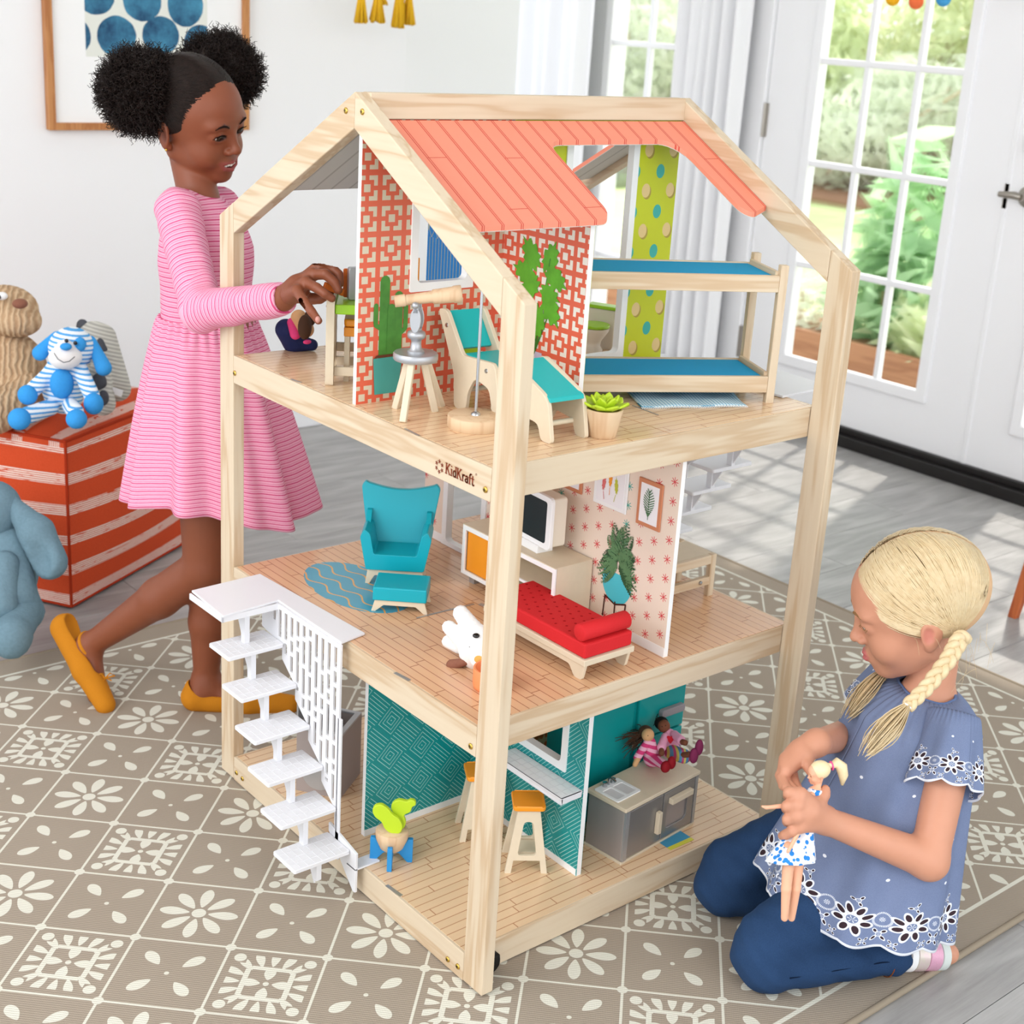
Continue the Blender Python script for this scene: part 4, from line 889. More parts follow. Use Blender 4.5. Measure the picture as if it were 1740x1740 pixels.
# console and television
t = thing('media_console', 'pale wood toy console with orange door and open shelf below the television', 'console', (.298, .236, Z2))
part('carcass', MB().box(.0042, .0795, .0, .0055, .018, .104).box(.0015, .079, .2345, .2385, .018, .102).box(.0015, .079, .0015, .2385, .0982, .102).box(.0015, .079, .0015, .2385, .018, .022).box(.074, .079, .0015, .2385, .018, .102).box(.0015, .079, .165, .169, .018, .102), 'birch', t)
part('shelf', MB().box(.004, .074, .0055, .165, .055, .059), 'birch', t)
fr_ = MB(); plate_hole(fr_, [(0, .016), (.24, .016), (.24, .104), (0, .104)], [[(.007, .023), (.163, .023), (.163, .096), (.007, .096)], [(.171, .023), (.232, .023), (.232, .096), (.171, .096)]], lambda a, b: (0, a, b), lambda a, b: (.004, a, b)); part('face_frame', fr_, 'white', t, bevel=.0006, seg=1)
part('door', MB().box(.006, .009, .171, .232, .023, .096), 'orange', t); part('shelf_lip', MB().box(.001, .004, .007, .163, .055, .059), 'white', t)
part('top_board', MB().box(.0005, .0795, 0, .24, .1041, .1056), 'birch', t)
for y_ in (.215, .03): part('leg', MB().prism([(0, 0), (.012, 0), (.014, .016), (-.002, .016)], lambda a, b: (.010, y_+a, b), lambda a, b: (.022, y_+a, b)).prism([(0, 0), (.012, 0), (.014, .016), (-.002, .016)], lambda a, b: (.060, y_+a, b), lambda a, b: (.072, y_+a, b)), 'silver', t)
t = thing('toy_television', 'white framed toy television with blank black screen on the console', 'television', (.335, .335, Z2+.1057), radians(-4))
part('stand', MB().box(-.018, .014, -.035, .032, 0, .014), 'white', t, bevel=.001)
part('case', yzp(smooth_poly([(-.058, .015), (.058, .015), (.058, .098), (-.058, .098)], .006), -.008, .020), 'cream', t, bevel=.002)
part('bezel', yzp(smooth_poly([(-.062, .012), (.062, .012), (.062, .101), (-.062, .101)], .010), -.015, -.008), 'white', t, bevel=.001)
M['screen'] = plain('black_screen', '#1c1f21', .35, .4); part('screen', yzp(smooth_poly([(-.050, .022), (.050, .022), (.050, .092), (-.050, .092)], .005), -.0156, -.0150), 'screen', t)
# orange cup
t = thing('orange_cup', 'open orange cup half hidden behind the near post on the middle storey', 'cup', (.092, .128, Z2))
part('cup', MB().lathe([(0, 0), (.024, 0), (.0275, .003), (.0285, .008), (.0285, .032), (.028, .033), (.0255, .033), (.0250, .03), (.0245, .004), (0, .004)], 36, caps=False), 'wick', t, smooth=True)
# pine frame at the back right
t = thing('low_table', 'plain pine toy table at the right behind the starburst partition', 'table', (.47, .20, Z2))
for y_ in (.0, .075):
    part('rail', MB().box(0, .165, y_, y_+.009, .060, .076), 'pine', t, bevel=.0008, seg=1); part('rail', MB().box(0, .165, y_, y_+.009, .022, .037), 'pine', t, bevel=.0008, seg=1)
    for x_ in (0, .152): part('leg', MB().box(x_, x_+.013, y_-.0005, y_+.0095, 0, .0765), 'pine_z', t, bevel=.0008, seg=1)
part('bolt', MB().lathe([(0, 0), (.004, 0), (.0035, .0015), (0, .002)], 12, (.13, -.0005, .03), rot3(pi/2, 0, 0), caps=False), 'steel', t)
part('table_top', MB().box(.001, .164, .0095, .0745, .068, .0755), 'birch', t)
# ================================================================ storey 1
t = thing('toy_cactus', 'lime wooden cactus in a round beech pot on a blue cross stand', 'plant', (.048, .300, Z1), radians(-40))
part('pot', MB().lathe([(0, .018), (.010, .018), (.019, .026), (.0255, .042), (.0265, .055), (.0245, .057), (0, .057)], 32, caps=False), 'beech', t, smooth=True)
cr = smooth_poly([(-.034, 0), (-.026, 0), (-.012, .016), (.012, .016), (.026, 0), (.034, 0), (.034, .042), (.026, .042), (.016, .024), (-.016, .024), (-.026, .042), (-.034, .042)], .002)
s1 = part('stand_blade', xzp(cr, -.004, .004), 'blue', t, bevel=.0007, seg=1); s2 = part('stand_blade', yzp(cr, -.0039, .0039), 'blue', t, bevel=.0007, seg=1)
def blob(*circ, n=40):
    P_ = []; cx, cy = circ[0][:2]
    from mathutils.geometry import convex_hull_2d
    pts = [Vector((c[0]+c[2]*cos(a), c[1]+c[2]*sin(a))) for c in circ for a in np.linspace(0, 2*pi, n, endpoint=False)]
    h_ = convex_hull_2d(pts); return [tuple(pts[i]) for i in h_]
c1 = smooth_poly([(-.002, .056), (.014, .056), (.018, .070), (.011, .084), (.0, .09), (-.006, .100), (-.018, .108), (-.029, .104), (-.032, .094), (-.027, .083), (-.016, .076), (-.012, .064)], .007)
part('cactus_pad', xzp(c1, -.012, -.004), 'limeplant', t, bevel=.0015)
c2 = smooth_poly([(-.006, .056), (.018, .056), (.022, .07), (.016, .082), (.028, .088), (.030, .098), (.036, .101), (.035, .109), (.027, .111), (.022, .107), (.008, .110), (-.002, .103), (-.004, .092), (.002, .083), (-.004, .072)], .006)
part('cactus_pad', xzp(c2, .001, .009), 'limeplant', t, bevel=.0015)
def bar_stool(loc, rz, lab):
    t = thing('bar_stool', lab, 'stool', loc, rz, 'orange bar stools at the counter')
    part('seat', MB().prism(rpoly(-.026, .026, -.026, .026, .006), lambda a, b: (a, b, .106+.0025*(abs(a)/.026)**2), lambda a, b: (a, b, .113+.0035*(abs(a)/.026)**2)), 'orange', t, bevel=.002)
    lp = [(-.034, 0), (-.024, 0), (-.021, .022), (.021, .022), (.024, 0), (.034, 0), (.018, .106), (-.018, .106)]
    ho = smooth_poly([(-.015, .031), (.015, .031), (.007, .088), (-.007, .088)], .006)
    for y_ in (-.022, .015):
        mb = MB(); plate_hole(mb, lp, [ho], lambda a, b: (a, y_-(0.0 if y_ < 0 else 0)+(-1 if y_ < 0 else 1)*(.106-b)*.10, b), lambda a, b: (a, y_+.007+(-1 if y_ < 0 else 1)*(.106-b)*.10, b)); part('leg_frame', mb, 'birch', t, bevel=.0006, seg=1)
    part('foot_rail', MB().box(-.018, .018, -.018, .018, .023, .030), 'birch', t, bevel=.0006, seg=1)
    return t
bar_stool((.222, .176, Z1), radians(-35), 'orange-seated birch bar stool right of the near post'); bar_stool((.215, .290, Z1), radians(-30), 'orange-seated birch bar stool mostly hidden behind the near post')
# kitchen unit
M['inox'] = plain('brushed_silver', '#a3a2a3', .38, .5, .75); M['inoxd'] = plain('silver_side', '#b3aaa8', .45, .5, .5); M['dark'] = plain('oven_glass', '#33403f', .15, .6)
t = thing('kitchen_unit', 'silver toy kitchen unit with wooden worktop, sink and oven door', 'kitchen unit', (.345, .080, Z1), radians(6))
part('body', MB().box(.002, .190, .003, .080, .005, .096), 'inoxd', t, bevel=.001); part('plinth', MB().box(0, .192, 0, .082, 0, .005), 'birch', t, bevel=.0008, seg=1)
part('worktop', MB().box(-.001, .193, -.002, .083, .097, .104), 'birch', t, bevel=.0012)
dl = part('door', MB().box(.012, .098, -.0002, .003, .008, .094), 'inox', t, bevel=.0008, seg=1); part('door_handle', MB().box(.080, .089, -.009, -.0005, .028, .068), 'birch', dl, bevel=.001)
fr_ = MB(); plate_hole(fr_, [(.100, .008), (.182, .008), (.182, .094), (.100, .094)], [smooth_poly([(.110, .024), (.165, .024), (.165, .074), (.110, .074)], .010)], lambda a, b: (a, -.0002, b), lambda a, b: (a, .003, b)); dr = part('oven_door', fr_, 'inox', t, bevel=.0006, seg=1)
part('oven_window', MB().box(.102, .178, .0031, .0036, .012, .088), 'dark', dr); part('door_handle', MB().box(.112, .168, -.010, -.0005, .072, .082), 'birch', dr, bevel=.001)
part('corner_strip', MB().box(.002, .011, -.001, .003, .006, .096), 'silver', t); part('corner_strip', MB().box(.183, .190, -.001, .003, .006, .096), 'silver', t)
sk = MB(); plate_hole(sk, rpoly(.004, .062, .020, .072, .003), [rpoly(.009, .030, .026, .058, .003), rpoly(.034, .057, .026, .058, .003)], lambda a, b: (a, b, .1042), lambda a, b: (a, b, .1062)); sn = part('sink', sk, 'white', t, bevel=.0005, seg=1)
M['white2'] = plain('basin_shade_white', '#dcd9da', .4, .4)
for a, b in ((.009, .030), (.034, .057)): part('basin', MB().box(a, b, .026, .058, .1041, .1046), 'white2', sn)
part('tap', MB().tube([(.034, .066, .105), (.034, .066, .118), (.034, .060, .121), (.034, .052, .117)], .0022, 10).lathe([(.004, .106), (.003, .112), (.0045, .114), (0, .116)], 12, (.024, .066, 0)).lathe([(.004, .106), (.003, .112), (.0045, .114), (0, .116)], 12, (.044, .066, 0)), 'steel', t, smooth=True)
M['printmat'] = plain('mat_blue', '#3d93b8', .5); 
t = thing('printed_mat', 'tiny blue, green and yellow card lying under the kitchen unit edge', 'card', (.47, .085, Z1+.0008))
part('card', MB().box(-.025, .03, -.012, .02, 0, .0008), 'printmat', t); part('card_edge', MB().box(-.025, .03, -.020, -.012, 0, .0008), plain('mat_yellow', '#d3cf3e', .5), t)
# fridge
t = thing('toy_fridge', 'tall teal toy fridge with grey bar handle behind the kitchen unit', 'fridge', (.36, .205, Z1))
M['teal3'] = plain('teal_fridge_paint', '#0f9a9a', .3, .4)
part('cabinet', MB().box(0, .235, .003, .09, 0, .298), 'teal3', t, bevel=.002)
part('door', MB().box(.001, .112, -.002, .003, .004, .296), 'teal3', t, bevel=.0015); d2_ = part('door', MB().box(.122, .234, -.004, .003, .13, .296), 'teal3', t, bevel=.0015); part('door', MB().box(.122, .234, -.004, .003, .004, .126), 'teal3', t, bevel=.0015)
M['greyh'] = plain('grey_handle', '#9a9499', .5, .3); part('bar_handle', xzp(smooth_poly([(.170, .162), (.226, .162), (.226, .176), (.170, .176)], .005), -.014, -.0045), 'greyh', d2_, bevel=.001)
part('catch', MB().box(.110, .124, -.006, -.003, .118, .130), 'steel', t)
# washing machine behind the staircase
t = thing('toy_washer', 'grey toy washing machine with raised lid at the back left of the lowest storey', 'washing machine', (.080, .500, Z1), radians(35))
wb = MB(); plate_hole(wb, [(0, 0), (.092, 0), (.092, .082), (0, .082)], [rpoly(.008, .084, .010, .074, .003)], lambda a, b: (a, b, .118), lambda a, b: (a, b, .122)); part('top_rim', wb, 'silver', t, bevel=.0006)
M['greyb'] = plain('warm_grey_paint', '#a09490', .45, .35)
part('body', MB().box(0, .092, 0, .004, 0, .118).box(0, .092, .078, .082, 0, .118).box(0, .004, .004, .078, 0, .118).box(.088, .092, .004, .078, 0, .118), 'greyb', t)
part('basin_floor', MB().box(.004, .088, .004, .078, .09, .094), 'inox', t)
part('lid', MB().box(.002, .090, .080, .084, .124, .205), 'silver', t, bevel=.0015); part('front_badge', MB().lathe([(0, 0), (.03, 0), (.03, .001), (0, .001)], 30, (-.0002, .041, .04), rot3(0, -pi/2, 0), caps=False), 'silver', t)
t = thing('toy_post', 'slim silver upright with dark pivot beside the washing machine', 'stand', (.145, .47, Z1)); part('upright', MB().box(-.004, .010, -.006, .006, 0, .17), 'silver', t, bevel=.002); part('pivot', MB().lathe([(0, -.003), (.004, -.003), (.004, .003), (0, .003)], 14, (-.001, -.004, .165), rot3(pi/2, 0, 0), caps=False), 'black', t)

# ================================================================ people
def skinmat(name, rough=.5, sss=.12, spec=.4):
    g = G(name, rough, spec); a = g.attr('col'); g.xyz(); n = g.noise(g.co, 45, 3); n2 = g.noise(g.co, 700, 2)
    mx_ = g.nodes.new('ShaderNodeMix'); mx_.data_type = 'RGBA'; mx_.blend_type = 'MULTIPLY'; mx_.inputs[0].default_value = .35
    g.links.new(a.outputs['Color'], mx_.inputs[6]); r_ = g.mix(n, (.82, .78, .76), (1.08, 1.06, 1.05)); g.links.new(r_, mx_.inputs[7]); g.col(mx_.outputs[2])
    g.b.inputs['Subsurface Weight'].default_value = sss; g.b.inputs['Subsurface Radius'].default_value = (.012, .005, .003); g.b.inputs['Subsurface Scale'].default_value = 1.
    g.bump(n2, .06, .0005); return g.m
M['skin'] = skinmat('skin', .48, .05)
class HF:      # head frame: x = person's right, y = forward, z = up
    def __init__(s, az, pit, rol, c, sc_):
        az, pit, rol = map(radians, (az, pit, rol)); f = Vector((cos(pit)*cos(az), cos(pit)*sin(az), sin(pit))); r0 = Vector((sin(az), -cos(az), 0)); u0 = r0.cross(f)
        r = cos(rol)*r0+sin(rol)*u0; u = r.cross(f); s.M = Matrix((r, f, u)).transposed(); s.c = Vector(c); s.s = sc_
    def p(s, v): return tuple(s.M @ (Vector(v)*s.s)+s.c)
    def q(s, L_):
        out = []; Mn = np.array(s.M)
        for a in L_:
            b = dict(a); b['a'] = np.array(s.p(a['a']))
            if a['t'] == 'c': b['b'] = np.array(s.p(a['b'])); b['ra'] *= s.s; b['rb'] *= s.s
            else: b['r'] = a['r']*s.s; b['R'] = Mn @ (a['R'] if a['R'] is not None else np.eye(3))
            b['k'] = a['k']*s.s; out.append(b)
        return out
    def m4(s): m = s.M.to_4x4(); m.translation = s.c; return m
def both(*L_): return [q for p in L_ for q in (p, mirx(p))]
def surfy(pr, x, z):
    Y_ = np.linspace(.14, 0, 281); P = np.c_[np.full(281, x), Y_, np.full(281, z)]; d = sdf(pr, P); i = np.argmax(d < 0); return Y_[i]
def head(smile=False, lid=.0054, jaw=1.):
    pr = [ell((0, -.012, .028), (.073, .091, .080), c=0), ell((0, .026, .026), (.060, .060, .060), k=.02), ell((0, .030, -.030), (.054, .050, .064), k=.022)]
    pr += both(ell((.031, .046, -.038), (.026, .027, .026), k=.016), cap((.044, -.005, -.048), (.014, .054, -.082), .018, .013, k=.02))
    pr += [ell((0, .062, -.084), (.016, .015, .013), k=.014), ell((0, .070, -.060), (.022, .015, .016), k=.014)]
    pr += [cap((0, .078, .004), (0, .091, -.024), .0062, .0075, k=.012), ell((0, .094, -.029), (.0095, .0080, .0075), k=.006)]
    pr += both(ell((.0108, .085, -.0325), (.0062, .0072, .0056), k=.005), ell((.028, .070, .018), (.020, .012, .008), k=.014))
    pr += both(ell((.029, .094, .001), (.0165, .0135, .0105), k=.010, sub=1))
    pr += both(ell((.029, .0685, -.001), (.0150, .0138, .0135), k=.005))
    pr += both(ell((.0285, .086, -.0025), (.0150, .014, lid), k=.0018, sub=1, c=2, rot=rot3(0, radians(-6), 0)))
    pr += both(ell((.0062, .0925, -.0365), (.0028, .004, .0022), k=.002, sub=1, c=3))
    pr += both(ell((.071, -.012, -.010), (.0065, .0165, .0265), k=.005, rot=rot3(radians(12), 0, radians(-18))), ell((.068, -.004, -.033), (.0060, .0075, .0085), k=.006), ell((.0785, -.006, -.012), (.0042, .0078, .0120), k=.004, sub=1, c=4, rot=rot3(radians(12), 0, radians(-18))))
    base = list(pr)
    def at(x, z, o=0.): return (x, surfy(base, x, z)+o, z)
    if smile:
        pr += [ell((0, surfy(base, 0, -.0595), -.0595), (.0215, .012, .0056), k=.003, sub=1, c=3)]
        up = [at(-.0265, -.0500, -.001), at(-.014, -.0540, -.0005), at(0, -.0535, .0012), at(.014, -.0540, -.0005), at(.0265, -.0500, -.001)]
        lo = [at(-.0265, -.0500, -.0015), at(-.016, -.0625, -.001), at(0, -.0680, .001), at(.016, -.0625, -.001), at(.0265, -.0500, -.0015)]
        ru, rl = (.0014, .0022, .0024, .0022, .0014), (.0014, .0028, .0034, .0028, .0014)
        pr += both(ell((.030, .052, -.044), (.020, .019, .018), k=.012))
    else:
        up = [at(-.016, -.0575, -.001), at(-.007, -.0550, .0005), at(0, -.0560, .001), at(.007, -.0550, .0005), at(.016, -.0575, -.001)]
        lo = [at(-.015, -.0600, -.001), at(-.007, -.0635, .0005), at(0, -.0645, .0015), at(.007, -.0635, .0005), at(.015, -.0600, -.001)]
        ru, rl = (.0014, .0032, .0034, .0032, .0014), (.0014, .0036, .0042, .0036, .0014)
        pr += [ell((0, surfy(base, 0, -.0597)+.001, -.0597), (.013, .006, .0012), k=.0015, sub=1, c=3)]
    for P_, r_ in ((up, ru), (lo, rl)):
        for i in range(4): pr.append(cap(P_[i], P_[i+1], r_[i], r_[i+1], k=.0022, c=1))
    br = [at(.0145, .0165, -.0008), at(.026, .0215, -.0003), at(.040, .0175, -.0008)]
    pr += both(cap(br[0], br[1], .0021, .0022, k=.002, c=2), cap(br[1], br[2], .0022, .0012, k=.002, c=2))
    ly = [(.0415, .0655, -.0045), (.036, .0775, .0012), (.0285, .0815, .0030), (.0205, .0795, .0010)]
    pr += both(*[cap(ly[i], ly[i+1], .0009, .0011, k=.001, c=2) for i in range(3)])
    return pr
def eyes(h, iris, par, look=(0, 0)):
    m_ = eye_mat('eye_'+iris, iris)
    for sx in (1, -1):
        mb = MB().ball((0, 0, 0), .0134*h.s, 20, 14); o = obj('eyeball', mb, m_, par, smooth=2)
        o.matrix_world = Matrix.Translation(h.p((sx*.029, .0668, -.001))) @ h.M.to_4x4() @ Matrix.Rotation(look[0], 4, 'Z') @ Matrix.Rotation(look[1], 4, 'X')
def face_lines(h, prims, par, adj, mat, lid, closed=False):
    for sx in (1, -1):
        def sp(x, z, o): p = (sx*x, surfy(prims, sx*x, z)+o, z); return h.p(p)
        br = [sp(x, z, .0002) for x, z in ((.0145, .0150), (.021, .0195), (.029, .0215), (.036, .0200), (.0425, .0160))]
        adj(obj('eyebrow', MB().tube(br, [.0009*h.s, .0019*h.s, .0019*h.s, .0014*h.s, .0006*h.s], 8), mat, par, smooth=True))
        z0 = -.0025; up = [(.0145, z0-.0015), (.019, z0+lid*.62), (.0255, z0+lid*.95), (.032, z0+lid*.9), (.038, z0+lid*.45), (.0425, z0-.0005)]; P_ = [sp(x, z, .0006) for x, z in up]
        mb = MB().tube(P_, [.0005*h.s, .0009*h.s, .0011*h.s, .0011*h.s, .0010*h.s, .0006*h.s], 6)
        for k in range(9):
            t = k/8*4.2+.7; i = int(t); f = t-i; a = Vector(P_[i])*(1-f)+Vector(P_[min(i+1, 5)])*f; d = h.M @ Vector((sx*(.10+.10*k), 1, -.9 if closed else .25)).normalized(); mb.tube([a, a+d*.0035*h.s, a+d*.006*h.s+h.M @ Vector((0, 0, .0018))], [.0005*h.s, .0004*h.s, .0001], 4)
        adj(obj('eyelashes', mb, mat, par, smooth=True))
def finger(pts, r0, r1, k=.003, c=0): n_ = len(pts)-1; return [cap(pts[i], pts[i+1], r0+(r1-r0)*i/n_, r0+(r1-r0)*(i+1)/n_, k=k if i == 0 else .0015, c=c) for i in range(n_)]
def strands(h, starts, knots, rad, n_seg, mat, par, nm, off=(1.0, 1.03), seed=1, tail=None):
    cc_, rr_ = np.array((0, -.014, .030)), np.array((.0765, .094, .0835)); rg_ = np.random.default_rng(seed); mbV = []; n_ = len(starts)
    A_ = (np.array(starts)-cc_)/rr_; B_ = (np.array(knots)-cc_)/rr_; la = np.linalg.norm(A_, axis=1)[:, None]; lb = np.linalg.norm(B_, axis=1)[:, None]; A_ /= la; B_ /= lb
    om = np.arccos(np.clip((A_*B_).sum(1), -1, 1))[:, None]; so = np.sin(om); o_ = rg_.uniform(off[0], off[1], n_)[:, None]; P_ = []
    for k in range(n_seg):
        t_ = k/(n_seg-1); q = (np.sin((1-t_)*om)*A_+np.sin(t_*om)*B_)/so; r_ = (o_-.02*(1-t_)**6)*(1-t_**4)+np.minimum(lb, o_)*t_**4; P_.append((q*r_*rr_+cc_)*h.s)
    P_ = np.stack(P_, 1)@np.array(h.M).T+np.array(h.c); return tubes_obj(nm, P_, rad, mat, par)
def tubes_obj(nm, P_, rad, mat, par, taper=.35):
    n_, L_, _ = P_.shape; d = np.gradient(P_, axis=1); d /= np.linalg.norm(d, axis=2)[..., None]+1e-12; ref = np.array([.31, .17, .93]); u = np.cross(d, ref); u /= np.linalg.norm(u, axis=2)[..., None]+1e-12; v = np.cross(d, u)
    w_ = rad*(1-taper*np.linspace(0, 1, L_)**3)[None, :, None]; V = np.stack([P_+(u*cos(a)+v*sin(a))*w_ for a in (0, 2.1, 4.2)], 2).reshape(-1, 3)
    i0 = (np.arange(n_)*L_*3)[:, None, None]; k_ = (np.arange(L_-1)*3)[None, :, None]; j = np.arange(3)[None, None, :]; j2 = ((np.arange(3)+1) % 3)[None, None, :]
    Fq = np.stack([i0+k_+j, i0+k_+j2, i0+k_+3+j2, i0+k_+3+j], -1).reshape(-1, 4); o_ = body(nm, [(V, Fq, None)], mat, par); o_['kind'] = 'stuff'; return o_
# ---------------------------------------------------------------- standing girl
P1 = thing('person', 'standing child with afro puffs, pink striped dress and mustard flats reaching into the dollhouse', 'person', (.1, 1.0, 0))
def unp(o): o.matrix_parent_inverse = Matrix.Translation((-.1, -1.0, 0)); return o
h1 = HF(-66, -12, -13, (.081, 1.010, 1.146), .975)
c1_ = [hx('#85492f'), hx('#934540'), hx('#241310'), hx('#3a1512'), hx('#6e3a28')]
sh, elb, wr = (0.0154, 0.9498, 1.0011), (-0.0212, 0.7963, 0.8578), (0.0113, 0.5917, 0.9134)
neckb = (0.0797, 0.9969, 1.0139)
hp = h1.q(head(True))
bp = [cap(h1.p((0, -.030, -.035)), neckb, .031, .036, k=.006)]
bp += [cap((0.0900, 1.0024, 0.9495), (0.0950, 0.9970, 0.9143), .056, .070, k=.02), cap((0.0950, 0.9970, 0.9143), (0.0997, 0.9898, 0.7757), .070, .072, k=.03), cap((0.0997, 0.9898, 0.7757), (0.1121, 0.9961, 0.6847), .078, .088, k=.03)]
bp += [cap((0.0651, 0.9823, 0.9825), sh, .030, .030, k=.02), cap(sh, elb, .030, .025, k=.02), cap(elb, wr, .026, .0175, k=.01)]
shl = (0.1478, 1.0515, 0.9866); bp += [cap((0.1080, 1.0253, 0.9748), shl, .030, .030, k=.02), cap(shl, (0.1760, 1.0463, 0.8023), .030, .025, k=.02), cap((0.1760, 1.0463, 0.8023), (0.1843, 1.0685, 0.7406), .025, .018, k=.01)]
# legs: the far one stands, the near one trails on its toes
hR, kR, aR, tR = (0.0798, 0.9719, 0.6272), (0.0754, 0.9722, 0.3242), (-0.0718, 1.1869, 0.1092), (-0.0763, 1.1410, 0.0238)
hL, kL, aL, tL = (0.1446, 1.0186, 0.6071), (0.0986, 1.0030, 0.2807), (0.0935, 1.0107, 0.0590), (.20, .928, .030)
bp += [cap(hR, kR, .062, .042, k=.02), cap(kR, tuple(np.array(kR)*.62+np.array(aR)*.38), .040, .039, k=.012), cap(tuple(np.array(kR)*.62+np.array(aR)*.38), aR, .038, .0225, k=.012), cap(aR, tR, .024, .020, k=.02)]
bp += [cap(hL, kL, .062, .040, k=.02), cap(kL, tuple(np.array(kL)*.6+np.array(aL)*.4), .039, .036, k=.012), cap(tuple(np.array(kL)*.6+np.array(aL)*.4), aL, .036, .0225, k=.012), cap(aL, (.13, .97, .03), .024, .020, k=.02), cap(aL, (.075, 1.01, .035), .024, .022, k=.02)]
# right hand
kn = [(0.0480, 0.5483, 0.9671), (0.0298, 0.5337, 0.9608), (0.0118, 0.5242, 0.9511), (-0.0055, 0.5207, 0.9405)]
hd = [cap(wr, tuple((np.array(kn[1])+np.array(wr))/2), .0175, .019, k=.01)]
for k_, r_ in zip(kn, (.0105, .0105, .010, .0095)): hd.append(cap(tuple(np.array(wr)*.55+np.array(k_)*.45), k_, .012, r_, k=.009))
hd += finger([kn[0], (0.0536, 0.5255, 0.9733), (0.0593, 0.5094, 0.9631), (0.0586, 0.5044, 0.9497)], .0088, .0065) + finger([kn[1], (0.0362, 0.5091, 0.9647), (0.0452, 0.4968, 0.9537), (0.0476, 0.4902, 0.9431)], .0088, .0065)
hd += finger([kn[2], (0.0123, 0.4950, 0.9483), (0.0178, 0.4806, 0.9417), (0.0275, 0.4762, 0.9347)], .0084, .006) + finger([kn[3], (-0.0127, 0.4884, 0.9311), (-0.0116, 0.4685, 0.9189), (-0.0061, 0.4589, 0.9071)], .008, .0058)
hd += finger([tuple(np.array(wr)*.7+np.array(kn[0])*.3), (0.0341, 0.5601, 0.9176), (0.0451, 0.5387, 0.9217), (0.0553, 0.5267, 0.9305)], .0115, .007, k=.008)
A1 = hp+bp+hd; wrv = np.array(wr)
gh = nets(A1, .0021, c1_, lo=np.array(h1.c)-.135, hi=np.array(h1.c)+.135)
gb = nets(bp+[hp[0]], .0045, c1_, clip=(V3(-1, 0, 0), V3(2, 2, h1.c.z-.118)))
hh = nets(hd+bp[6:7], .0019, c1_, lo=wrv-V3(.03, .14, .06), hi=wrv+V3(.09, .03, .06))
body1 = unp(body('body', [gh, gb, hh], 'skin', P1))
nl = []
for p in ((-0.0097, 0.4532, 0.9095), (0.0550, 0.4990, 0.9527)): pass
M['nail1'] = plain('nail', '#c98f83', .3, .5)
unp(obj('fingernail', MB().ball((-0.0100, 0.4544, 0.9101), (.0042, .0035, .0052), 10, 6), 'nail1', P1, smooth=2))
eyes(h1, '#2a1509', P1, (radians(-4), radians(-14)))
for o in P1.children:
    if o.name.startswith('eyeball'): mw = o.matrix_world.copy(); o.matrix_parent_inverse = Matrix.Translation((-.1, -1., 0))
M['teeth'] = plain('teeth', '#f1ece4', .25, .5)
M['browd'] = plain('dark_brow', '#1c0f0b', .7, .1); face_lines(h1, head(True), P1, unp, 'browd', .0054)
tm = MB(); ty = surfy(head(), 0, -.0595)
for i in range(-3, 4): tm.box(i*.0056-.0026, i*.0056+.0026, ty-.009-abs(i)*.0014, ty-.0045-abs(i)*.0014, -.0615+(.0006 if i % 2 else 0), -.0545)
tm.v = [h1.p(v) for v in tm.v]; unp(obj('teeth', tm, 'teeth', P1, bevel=.0006))
unp(obj('earring', MB().ball(h1.p((.076, -.001, -.036)), .0025, 12, 8), 'brass', P1, smooth=2))
# hair: sleek cap, centre part, two afro puffs
g = G('black_hair', .55, .25); g.xyz(); n = g.noise(g.co, 130, 4); g.col(g.mix(n, hx('#0d0807'), hx('#2a1c16'))); g.bump(n, .5, .002); M['hair1'] = g.m
cp = [ell((0, -.014, .030), (.0765, .0940, .0835), k=.001), ell((0, .122, -.022), (.082, .078, .085), k=.010, sub=1), ell((0, .045, -.085), (.13, .10, .085), k=.02, sub=1), ell((0, -.02, -.13), (.13, .13, .08), k=.01, sub=1), cap((0, .06, .115), (0, -.06, .125), .0045, .0045, k=.0025, sub=1)]
cpw = h1.q(cp); gc = nets(cpw, .0024, None); unp(body('hair_cap', [gc], 'hair1', P1))
st_, kn_ = [], []; rg0 = np.random.default_rng(4)
for k in range(1500):
    sx = 1 if k % 2 else -1; t_ = rg0.uniform(0, 1)
    if t_ < .62: a_ = rg0.uniform(-.2, 1.25); p_ = (sx*.004, -.014+.092*cos(pi/2-a_*.95), .030+.0825*sin(pi/2-a_*.95)); 
    else: q_ = (t_-.62)/.38; p_ = (sx*(.006+.066*q_), .066-.052*q_**1.3, .083-.085*q_**1.2)
    st_.append(p_); kn_.append((sx*.072, -.040+rg0.normal()*.008, .055+rg0.normal()*.010))
unp(strands(h1, st_, kn_, .0009, 9, 'hair1', P1, 'hair_strands', (.995, 1.012), 2))
